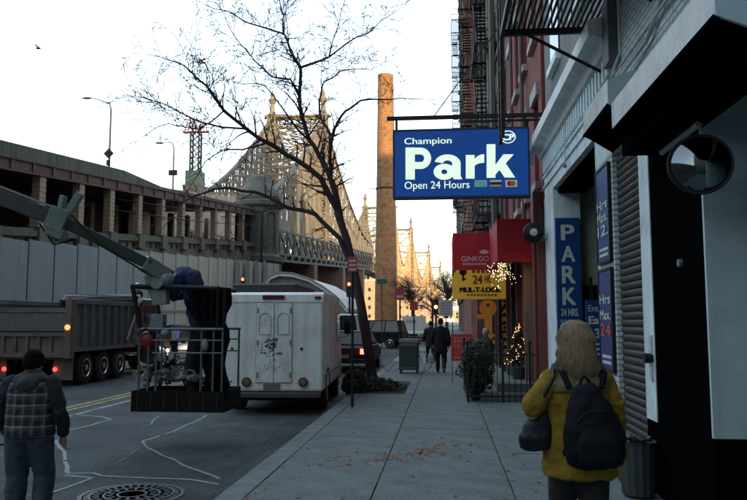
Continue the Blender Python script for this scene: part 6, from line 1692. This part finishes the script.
# plaid
def plaid():
    m = bpy.data.materials.new('plaid_flannel'); m.use_nodes = True; n = m.node_tree.nodes; l = m.node_tree.links; bb = n['Principled BSDF']; bb.inputs['Roughness'].default_value = 0.95
    tc = n.new('ShaderNodeTexCoord'); sp = n.new('ShaderNodeSeparateXYZ'); l.new(tc.outputs['Object'], sp.inputs[0])
    nz = n.new('ShaderNodeTexNoise'); nz.inputs['Scale'].default_value = 6
    l.new(tc.outputs['Object'], nz.inputs[0])
    def stripes(out, period, width, off=0.0):
        a = n.new('ShaderNodeMath'); a.operation = 'MULTIPLY_ADD'; l.new(nz.outputs[0], a.inputs[0]); a.inputs[1].default_value = 0.02; l.new(out, a.inputs[2])
        a2 = n.new('ShaderNodeMath'); a2.operation = 'ADD'; l.new(a.outputs[0], a2.inputs[0]); a2.inputs[1].default_value = 5+off
        mo = n.new('ShaderNodeMath'); mo.operation = 'MODULO'; l.new(a2.outputs[0], mo.inputs[0]); mo.inputs[1].default_value = period
        lt_ = n.new('ShaderNodeMath'); lt_.operation = 'LESS_THAN'; l.new(mo.outputs[0], lt_.inputs[0]); lt_.inputs[1].default_value = width; return lt_.outputs[0]
    def add(a, b, wa, wb):
        q = n.new('ShaderNodeMath'); q.operation = 'MULTIPLY'; l.new(a, q.inputs[0]); q.inputs[1].default_value = wa
        p = n.new('ShaderNodeMath'); p.operation = 'MULTIPLY_ADD'; l.new(b, p.inputs[0]); p.inputs[1].default_value = wb; l.new(q.outputs[0], p.inputs[2]); return p.outputs[0]
    h = stripes(sp.outputs['Z'], 0.095, 0.016); h2 = stripes(sp.outputs['Z'], 0.095, 0.05, 0.03)
    v = stripes(sp.outputs['X'], 0.085, 0.012); v2 = stripes(sp.outputs['X'], 0.085, 0.04, 0.02)
    s = add(add(h, v, .55, .3), add(h2, v2, .12, .12), 1, 1)
    cr = n.new('ShaderNodeValToRGB'); cr.color_ramp.elements[0].color = (0.018,0.020,0.026,1); cr.color_ramp.elements[1].color = (0.24,0.25,0.26,1); l.new(s, cr.inputs[0]); l.new(cr.outputs[0], bb.inputs[0]); return m
jk = MB()
jk.loft([(S((0,0,0.86)),.225,.165),(S((0,0,0.885)),.235,.172),(S((0,0,1.0)),.232,.168),(S((0,0,1.18)),.222,.155),(S((0,0,1.32)),.225,.145),(S((0,0,1.405)),.185,.125),(S((0,0,1.46)),.10,.09)])
jk.obj('plaid_jacket', plaid(), mn, remesh=0.013, puff=0.025)
sl_ = MB(); M_slv = mat('dark_sleeve', (0.016,0.019,0.026), 0.9, var=0.4, scale=8)
limb3(sl_, [S((0.19,0,1.375)),S((0.25,-0.01,1.22)),S((0.285,-0.02,1.09)),S((0.29,0.04,0.97)),S((0.283,0.08,0.885))],[.082,.074,.068,.062,.054]); limb3(sl_, [S((-0.19,0,1.375)),S((-0.25,-0.01,1.22)),S((-0.285,0.0,1.09)),S((-0.28,0.05,0.97)),S((-0.268,0.10,0.885))],[.082,.074,.068,.062,.054])
sl_.obj('sleeves', M_slv, mn, remesh=0.013, puff=0.03)
hd = MB(); hd.ell(S((0,-0.02,1.42)),.165,.135,.07,18,10); hd.ell(S((0,-0.10,1.38)),.12,.075,.09,16,10); hd.loft([(S((0,0,1.40)),.14,.12),(S((0,0.01,1.47)),.10,.10),(S((0,.01,1.5)),.085,.09)])
hd.obj('hood', mat('hood_grey', (0.045,0.055,0.06), 0.95, var=0.2, scale=8), mn, remesh=0.011, puff=0.025)
cp = MB(); cp.ell(S((0,0.02,1.61)),.090,.112,.11,18,14); cp.loft([(S((0,0.01,1.535)),.086,.104),(S((0,0.01,1.57)),.094,.112),(S((0,0.01,1.62)),.090,.11)]); cp.obj('knit_cap', mat('cap_black', (0.006,0.006,0.007), 0.95, spec=0.1), mn, remesh=0.01, puff=0.02)

# --- small walking figures
def walker(loc, label, h, coat, legs=M_black, rz=0.0, bag=None, hat=None, hatc=None, bent=False):
    p = thing('person', label, 'person', loc, rz); k = h/1.75
    q = lambda x, y, z: (x*k, y*k, z*k)
    b = MB(); b.ell(q(0,0.02,1.62), .08*k,.1*k,.125*k,14,10); b.tube([q(0,0,1.42),q(0,0.01,1.56)],[.06*k,.055*k],10)
    b.loft([(q(0,0,.84),.16*k,.12*k),(q(0,0,1.1),.15*k,.11*k),(q(0,0,1.35),.18*k,.12*k),(q(0,0,1.46),.09*k,.08*k)])
    limb3(b, [q(-.09,0,.86),q(-.1,.16,.48),q(-.1,.2,.08)],[.095*k,.06*k,.045*k],10); limb3(b, [q(.09,0,.86),q(.1,.02,.47),q(.1,-.24,.13)],[.095*k,.06*k,.045*k],10)
    limb3(b, [q(.2,0,1.38),q(.25,-.05,1.1),q(.26,.08,.85)],[.055*k,.045*k,.03*k],10); limb3(b, [q(-.2,0,1.38),q(-.27,.02,1.1),q(-.25,.14,.88)],[.055*k,.045*k,.03*k],10)
    hand(b, q(.26,.085,.84), (0,.2,-1), (-.1,1,.1), .17*k, .6); hand(b, q(-.25,.145,.87), (0,.2,-1), (.1,1,.1), .17*k, .6)
    b.obj('body', M_skin, p, remesh=0.012)
    c = MB(); c.loft([(q(0,0,.66),.23*k,.17*k),(q(0,0,.9),.22*k,.165*k),(q(0,0,1.15),.205*k,.15*k),(q(0,0,1.36),.215*k,.145*k),(q(0,0,1.45),.14*k,.1*k),(q(0,0,1.5),.09*k,.08*k)])
    limb3(c, [q(.19,0,1.37),q(.26,-.05,1.1),q(.27,.07,.9)],[.09*k,.075*k,.06*k],10); limb3(c, [q(-.19,0,1.37),q(-.28,.02,1.1),q(-.26,.13,.93)],[.09*k,.075*k,.06*k],10)
    c.obj('coat', coat, p, remesh=0.018)
    t = MB(); limb3(t, [q(-.09,0,.84),q(-.1,.16,.48),q(-.1,.19,.1)],[.115*k,.08*k,.065*k],10); limb3(t, [q(.09,0,.84),q(.1,.02,.47),q(.1,-.22,.15)],[.115*k,.08*k,.065*k],10); t.obj('trousers', legs, p, remesh=0.018)
    s = MB(); s.tube([q(-.1,.14,.045),q(-.1,.34,.04)],[.045*k,.036*k],10); s.tube([q(.1,-.27,.12),q(.1,-.1,.035)],[.042*k,.035*k],10); s.obj('shoes', M_black, p)
    hh = MB(); hh.ell(q(0,-.005,1.655), .095*k,.108*k,.11*k,14,10); hh.obj('hat' if hat else 'hair', hatc or M_black, p, smooth=True)
    return p
w1 = at(441, 371, 24.5)
walker((w1.x, 24.0, 0), 'pedestrian in a long black coat walking away up the sidewalk', 1.76, mat('coat_black', (0.008,0.008,0.01), 0.9))
w2 = at(431, 360, 30)
walker((w2.x, 29.5, 0), 'smaller dark pedestrian just left of the one in the long coat', 1.66, mat('coat_brown', (0.02,0.015,0.012), 0.9), rz=R(15))
wb_ = at(433, 352, 24.2)
pb_ = thing('paper_bag', 'white plastic bag carried at the side of the pedestrian in the long coat', 'bag', (w1.x-0.33, 24.1, 0))
m = MB(); m.loft([((0,0,0.30),.08,.05),((0,0,0.34),.11,.06),((0,0,0.5),.11,.06),((0,0,0.60),.06,.03)]); m.obj('bag', mat('bag_white', (0.5,0.52,0.52), 0.6), pb_, remesh=0.015); MB().tube([(-.04,0,.58),(0.02,0.03,.86),(.05,0,.58)],.006,6).obj('handles', mat('bag_white', (0.5,0.5,0.5),.6), pb_)
w3 = at(486, 350, 18.6)
walker((w3.x, 18.6, 0.0), 'person with pale hair and dark clothes behind the shrub and railing', 1.50, mat('coat_dkgreen', (0.02,0.025,0.022), 0.9), rz=R(120), hat=None, hatc=mat('hair_pale', (0.36,0.34,0.31), 0.7))

# --- worker bending in the lift basket
wx = at(195, 300, Yb_+.45).x
wk = thing('person', 'worker in a dark blue jacket bending forward in the lift basket', 'person', (wx, Yb_+.45, bz0+.05), R(86))
hz = at(190, 268, Yb_+.45).z - (bz0+.05)
b = MB()
# local +y is towards the left of the picture
b.ell((0,0.42,hz-.14),.078,.10,.10,16,12); b.ell((0,0.52,hz-.17),.014,.02,.02,8,6); b.tube([(0,.28,hz-.12),(0,.38,hz-.12)],[.055,.055],10)
limb3(b, [(0,-.08,hz*.60),(0,.06,hz-.2),(0,.26,hz-.13)],[.13,.13,.10]); limb3(b, [(-.1,-.1,hz*.53),(-.12,-.0,hz*.28),(-.12,-.05,.08)],[.095,.06,.045]); limb3(b, [(.1,-.1,hz*.53),(.12,.02,hz*.28),(.12,-.02,.08)],[.095,.06,.045])
for s in (-1,1):
    limb3(b, [(s*.19,.22,hz-.14),(s*.22,.26,hz-.40),(s*.16,.46,hz-.46)],[.055,.045,.03]); hand(b, (s*.16,.47,hz-.46), (0,1,-.3), (0,0,1), .17, .9)
b.obj('body', M_skin, wk, remesh=0.011)
c = MB(); limb3(c, [(0,-.10,hz*.56),(0,-.03,hz*.72),(0,.06,hz-.17),(0,.20,hz-.13),(0,.27,hz-.13)],[.155,.165,.165,.16,.11])
for s in (-1,1):
    limb3(c, [(s*.15,.18,hz-.14),(s*.22,.24,hz-.38),(s*.17,.42,hz-.44)],[.09,.075,.058])
c.obj('jacket', mat('jacket_blue', (0.014,0.024,0.085), 0.85, var=0.3, scale=8), wk, remesh=0.015, puff=0.04)
t = MB(); limb3(t, [(-.1,-.1,hz*.52),(-.12,-.0,hz*.28),(-.12,-.05,.10)],[.12,.09,.075]); limb3(t, [(.1,-.1,hz*.52),(.12,.02,hz*.28),(.12,-.02,.10)],[.12,.09,.075]); t.ell((0,-.1,hz*.54),.17,.14,.12); t.obj('trousers', mat('worker_trousers', (0.018,0.016,0.020), 0.9), wk, remesh=0.015)
s = MB(); s.tube([(-.12,-.1,.05),(-.12,.16,.04)],[.05,.04],10); s.tube([(.12,-.07,.05),(.12,.19,.04)],[.05,.04],10); s.obj('boots', M_black, wk)
MB().ell((0,.41,hz-.105),.09,.115,.085,14,10).obj('hair', mat('hair_brown', (0.03,0.02,0.015),.8), wk, smooth=True)

# ------------------------------------------------------------------ street furniture
# storage box
sb0 = at(399, 371, 23.4); sb1 = at(418.5, 371, 23.4)
stb = thing('relay_box', 'dark green metal mail storage box standing on the sidewalk before the avenue', 'mail box', ((sb0.x+sb1.x)/2, 23.4, 0))
hw_ = (sb1.x-sb0.x)/2; zz = at(408, 339, 23.4).z
M_gbox = mat('box_green', (0.035,0.055,0.052), 0.5, var=0.2, grime=0.3)
MB().prism([(0,0.12),(0,zz-.1),(0.1,zz),(0.45,zz),(0.55,zz-.1),(0.55,0.12)], 'x', -hw_, hw_).obj('body', M_gbox, stb, bevel=0.015)
MB().box(-hw_+.04, hw_-.04, -0.015, -0.002, 0.2, zz-.28).obj('door', M_gbox, stb); MB().box(-hw_+.05, hw_-.05, -0.02, -0.002, zz-.22, zz-.14).obj('slot_cover', mat('slot_pale', (0.10,0.14,0.14), .5), stb)
for x in (-1,1):
    for y in (0.04,0.5): MB().box(x*(hw_-.05)-.03, x*(hw_-.05)+.03, y-.03, y+.03, 0, .125).obj('leg', M_gbox, stb)
MB().box(-hw_+.05, hw_-.05, -0.03, -0.016, .16, .2).obj('kick_plate', mat('slot_pale', (0.10,0.14,0.14), .5), stb)
# bicycle behind it
bc = thing('bicycle', 'thin framed bicycle leaning behind the green storage box', 'bicycle', (gx(391,24.3), 24.35, 0))
def ringm(c, r, t): 
    m = MB(); pts = [Vector((c[0]+r*math.cos(a), c[1], c[2]+r*math.sin(a))) for a in [i/28*6.2832 for i in range(29)]]; m.tube(pts, t, 6); return m
for cx in (0.0, 1.02):
    w_ = ringm((cx,0,.33), .33, .016).obj('wheel', M_grey, bc)
    sp3 = MB()
    for k in range(12): a_ = k/12*6.283; sp3.tube([(cx,0,.33),(cx+.32*math.cos(a_),0,.33+.32*math.sin(a_))],.0025,3)
    sp3.obj('spokes', M_chrome, w_)
fr = MB()
for p, q in (((0,0,.33),(.42,0,.30)),((.42,0,.30),(.32,0,.78)),((0,0,.33),(.34,0,.70)),((.34,0,.72),(.86,0,.74)),((.42,0,.30),(.86,0,.66)),((.84,0,.82),(1.02,0,.33))): fr.tube([p,q],.014,8)
fr.obj('frame', M_grey, bc); MB().ell((.30,0,.82),.12,.06,.025).obj('saddle', M_black, bc, smooth=True); MB().tube([(.84,0,.82),(.82,0,.93),(.88,-.22,.96),(.98,-.24,.9)],.012,6).obj('handlebar', M_black, bc); MB().tube([(.82,0,.93),(.88,.22,.96),(.98,.24,.9)],.012,6).obj('handlebar', M_black, bc)
MB().lathe((.42,0,.30),[(.09,-.01),(.09,.01)],16,ax='y').obj('chainring', M_iron, bc); MB().tube([(.42,-.06,.30),(.42,-.06,.14)],.01,6).obj('pedal_crank', M_iron, bc)
# no parking sign by the tree
def post_sign(name, label, px, pytop, pybot, Y, w, m_, zbase=0.0, cat='sign', back=None, hpx=None):
    p = at(px, pybot, Y); s = thing(name, label, cat, (at(px, 320, Y).x, Y, zbase)); top = at(px, pytop, Y).z - zbase; bot = at(px, pybot, Y).z - zbase
    MB().cyl((0,0,0),(0,0,top+.02),0.028,10).obj('post', M_iron, s)
    MB().box(-w/2, w/2, -0.045, -0.032, bot, top).obj('plate', m_, s, bevel=0.003)
    return s, bot, top
M_pink = mat('sign_faded_red', (0.42,0.06,0.09), 0.5, var=0.15, scale=9)
M_swh = mat('sign_white', (0.5,0.5,0.5), 0.5, var=0.1)
s, b_, t_ = post_sign('parking_regulation_sign', 'small red and white parking regulation sign on the pole by the parked van', 352.5, 257, 272, 14.4, 0.19, M_pink)
for k in range(3):
    MB().box(-.07,.07,-.048,-.046,b_+.03+k*.085,b_+.07+k*.085).obj('print_band', M_swh, s)
s, b_, t_ = post_sign('parking_regulation_sign', 'red parking sign on the pole left of the green storage box', 400, 288, 300, 25.2, 0.32, M_pink)
MB().box(-.12,.12,-.048,-.046,b_+.08,b_+.16).obj('print_band', M_swh, s)
s, b_, t_ = post_sign('parking_regulation_sign', 'farther red parking sign on the pole right of the green storage box', 414, 302, 310, 27, 0.3, M_pink)
s, b_, t_ = post_sign('white_notice_sign', 'square white notice board on a post before the far corner', 446, 300, 316, 30, 0.56, M_swh)
for k in range(5): MB().box(-.2,.2,-.048,-.046,b_+.08+k*.11,b_+.11+k*.11).obj('print_line', mat('print_grey', (0.2,0.22,0.24), .6), s)
s, b_, t_ = post_sign('white_board_sign', 'large white board sign standing beyond the small white van', 414, 316, 331, 58, 1.9, M_swh)
text('FOR', mat('board_grey', (0.12,0.12,0.13), .6), s, (-.6,-.047,b_+.62), (1,0,0), (0,0,1), .8, .26, bold=.02)
s, b_, t_ = post_sign('street_name_sign', 'green street name sign at the avenue left of the smokestack', 382, 279, 284, 44, 0.62, mat('sign_green', (0.03,0.12,0.08), .5))
# traffic signals
def signal(name, label, px, pytop, Y, lit, group=None):
    t = thing(name, label, 'traffic light', (at(px,320,Y).x, Y, 0)); z = at(px,pytop,Y).z
    MB().cyl((0,0,0),(0,0,z+.1),0.07,10).obj('pole', M_iron, t)
    MB().box(-.17,.17,-.28,-.06,z-1.0,z).obj('housing', mat('signal_green', (0.02,0.05,0.045),.5), t, bevel=.02)
    for k, (c_, nm) in enumerate((('r','red_lens'),('a','amber_lens'),('g','green_lens'))):
        on = lit == c_
        m_ = {'r':M_red_l,'a':M_amb_l}.get(c_) if on else mat('lens_off', (0.03,0.03,0.03), .3)
        MB().lathe((0,0,z-.18-.32*k),[(.10,-.31),(.11,-.28)],16,ax='y').obj(nm, m_, t)
        MB().prism([(-.13,z-.1-.32*k),(0,z-.04-.32*k),(.13,z-.1-.32*k),(.13,z-.08-.32*k),(0,z-.02-.32*k),(-.13,z-.08-.32*k)],'y',-.42,-.28).obj('visor', M_iron, t)
    return t
signal('traffic_light', 'traffic light with red lamp lit left of the tree trunk', 349.5, 281.5, 46, 'r')
signal('traffic_light', 'traffic light with amber lamp lit at the far corner above the pedestrians', 436, 299, 46, 'a')
signal('traffic_light', 'red traffic light in front of the stone pier above the box truck', 243, 277, 52, 'r')
ar = MB()
# lit shop at the corner
ls = thing('corner_shop_light', 'small lit fascia lamp under the notice board at the far corner', 'lamp', (at(450,322,43).x, 43.0, 0))
MB().box(-.35,.25,0,.1,at(450,321.5,43).z,at(450,318.5,43).z).obj('tube', mat('shop_lamp', (1,.6,.4),.5,emit=3,ecol=(1,.55,.35),var=0), ls); MB().cyl((0.15,.05,0),(0.15,.05,at(450,318.5,43).z),.03,8).obj('post', M_iron, ls)
# street lamps on the viaduct
def slamp(px, pybase, pytop, Y, armpx, armpy, label, zdrop=2.5):
    b0 = at(px, pybase, Y); l = thing('street_lamp', label, 'street lamp', (b0.x, Y, b0.z-zdrop)); h = at(px,pytop,Y).z-(b0.z-zdrop); e = at(armpx,armpy,Y)
    MB().tube([(0,0,0),(0,0,h-.6),(-.15,0,h-.12),(-.5,0,h)],[.11,.07,.06,.05],8).obj('pole', M_grey, l)
    MB().tube([(-.45,0,h-.01),(e.x-b0.x+.4,0,e.z-(b0.z-zdrop))],.04,8).obj('arm', M_grey, l)
    MB().ell((e.x-b0.x,0,e.z-(b0.z-zdrop)-.02),.42,.16,.09,12,8).obj('lamp_head', M_grey, l, smooth=True)
    return l, h
l1, h1 = slamp(109, 170, 102, 53, 87, 98, 'tall street lamp on the viaduct with a diamond sign on its pole')
dz = at(109,154,53).z - (at(109,170,53).z-2.5)
MB().prism([(0,dz-.42),(.42,dz),(0,dz+.42),(-.42,dz)],'y',-.15,-.12).obj('diamond_sign', M_black, l1); MB().box(-.16,.16,-.15,-.12,dz-.95,dz-.5).obj('lower_sign', M_black, l1)
l2, h2 = slamp(173, 186, 142, 66, 160, 143, 'smaller street lamp on the viaduct behind the branches')
dz = at(173,173,66).z - (at(173,186,66).z-2.5); MB().box(-.4,.4,-.18,.0,dz-.25,dz+.25).obj('box', M_black, l2)
# red and black mast beyond the viaduct
mx_ = at(195, 186, 120); ma = thing('lattice_mast', 'dark lattice mast with a red antenna crown beyond the viaduct', 'mast', (mx_.x, 120, 0))
z0 = at(195,172,120).z; z1 = at(195,133,120).z; z2 = at(195,118,120).z
MB().box(-1.6,1.6,-1.6,1.6,0,at(195,186,120).z).obj('tower_base', M_vwall, ma); MB().box(-1.3,1.3,-1.3,1.3,at(195,186,120).z,z0).obj('hut', mat('hut_green', (0.10,0.15,0.12), .7), ma)
m = MB()
for sx in (-.75,.75):
    for sy in (-.75,.75): m.beam((sx,sy,z0),(sx,sy,z1),.2)
k = 0; zc = z0
while zc < z1-.8:
    for sy in (-.75,.75): m.beam((-.75,sy,zc),(.75,sy,zc+1.0),.12); m.beam((.75,sy,zc),(-.75,sy,zc+1.0),.12)
    for sx in (-.75,.75): m.beam((sx,-.75,zc),(sx,.75,zc+1.0),.12); m.beam((sx,.75,zc),(sx,-.75,zc+1.0),.12)
    zc += 1.0
m.obj('lattice', mat('mast_dark', (0.05,0.045,0.05), .7), ma)
m = MB(); m.box(-2.3,2.3,-.3,.3,z1,z1+.25)
for k in range(9): a_ = k*.7; m.beam((math.cos(a_)*.5,math.sin(a_)*.5,z1),(math.cos(a_)*1.6,math.sin(a_)*1.6,z2-abs(math.sin(k*2.1))*.8),.13)
for k in range(7): m.beam((-2.2+k*.7,0,z1),(-1.6+k*.55,0,z2-.9+.5*math.sin(k)),.12)
m.obj('antenna_crown', mat('mast_red', (0.30,0.03,0.035), .6, var=.3), ma)
# overhead wires in front of the viaduct
wr = thing('overhead_wires', 'pair of thin black overhead wires running along in front of the viaduct', 'wires')
for (a_, b__) in (((-30,171),(262,215)),((-30,182),(262,226))):
    A = at(a_[0],a_[1],38); B = at(b__[0],b__[1],80); pts = [A.lerp(B,t/10)-Vector((0,0,.5*math.sin(math.pi*t/10))) for t in range(11)]
    MB().tube(pts, .035, 5).obj('wire', M_black, wr)
m = MB(); A = at(-30,171,38); B = at(262,215,80)
for P_ in (A, B): m.cyl((P_.x,P_.y,0),(P_.x,P_.y,P_.z+.3),.12,8)
m.obj('pole', M_iron, wr)
# bird
bd = thing('bird', 'small dark bird flying high in the empty sky at the left', 'bird', at(38.5,48.5,40))
MB().ell((0,0,0),.16,.07,.06,10,8).add([(-.05,0,.02),(.08,0,.02),(.02,-.28,.12),(-.10,-.30,.14)],[(0,1,2,3)]).add([(-.05,0,.02),(.08,0,.02),(.02,.28,.12),(-.10,.30,.14)],[(3,2,1,0)]).obj('body', M_black, bd)

# ------------------------------------------------------------------ unseen blocks added behind the camera to shade this street, and far blocks
M_cty = brickmat('city_brick', (0.24,0.18,0.14), (0.20,0.15,0.12), (0.3,0.28,0.25), 2)
def block(x0, x1, y0, y1, h, label, nm='city_building'):
    b = thing(nm, label, 'building', ((x0+x1)/2, y0, 0)); w = (x1-x0)/2
    MB().box(-w, w, 0, y1-y0, -.1, h).obj('wall', M_cty, b); MB().box(-w-.3, w+.3, -.3, y1-y0+.3, h, h+.8).obj('cornice', M_pale, b)
    wm2 = MB().box(0,1.6,0,.1,0,2.0).mesh('window'); wm2.materials.append(M_glass)
    nx = max(2, int(2*w/5)); nz_ = max(2, int(h/6)); yf = (y1-y0)-.02 if y0 < 0 else -.08
    for i in range(nx):
        for j in range(nz_): inst('window', wm2, b, (-w+1.5+i*(2*w-3)/nx, yf, 3+j*(h-4)/nz_))
    return b
block(-30, 101, -85, -60, 165, 'unseen tall brick block added behind the camera to shade the street and bridge tower')
block(101.3, 240, -85, -60, 107, 'unseen broad brick block added behind the camera to shade the street and lower smokestack')
block(-2.0, -1.0, 700, 720, 3, 'low wall far down the street') if False else None
block(-12, 30, 560, 600, 9, 'low brick block at the far end of the street')
block(-30, -9, 460, 475, 21, 'sunlit brick block at the end of the street right of the smokestack')
block(-52, -38, 430, 445, 25, 'sunlit brick block glimpsed under the bridge left of the smokestack')
block(2.1, 50, -58, -3.2, 34, 'unseen brick block added behind the camera to darken the mirror reflection')  # added out of view to darken what the convex mirror reflects
block(-70, -28, -58, 18, 14, 'unseen low brick block added across the road to darken the mirror reflection')  # also unseen, added so the mirror reflects less bright sky
block(-260, -90, 400, 440, 16, 'low brick block far beyond the viaduct')
block(6, 40, 180, 240, 20, 'brown block farther down the right side of the street')
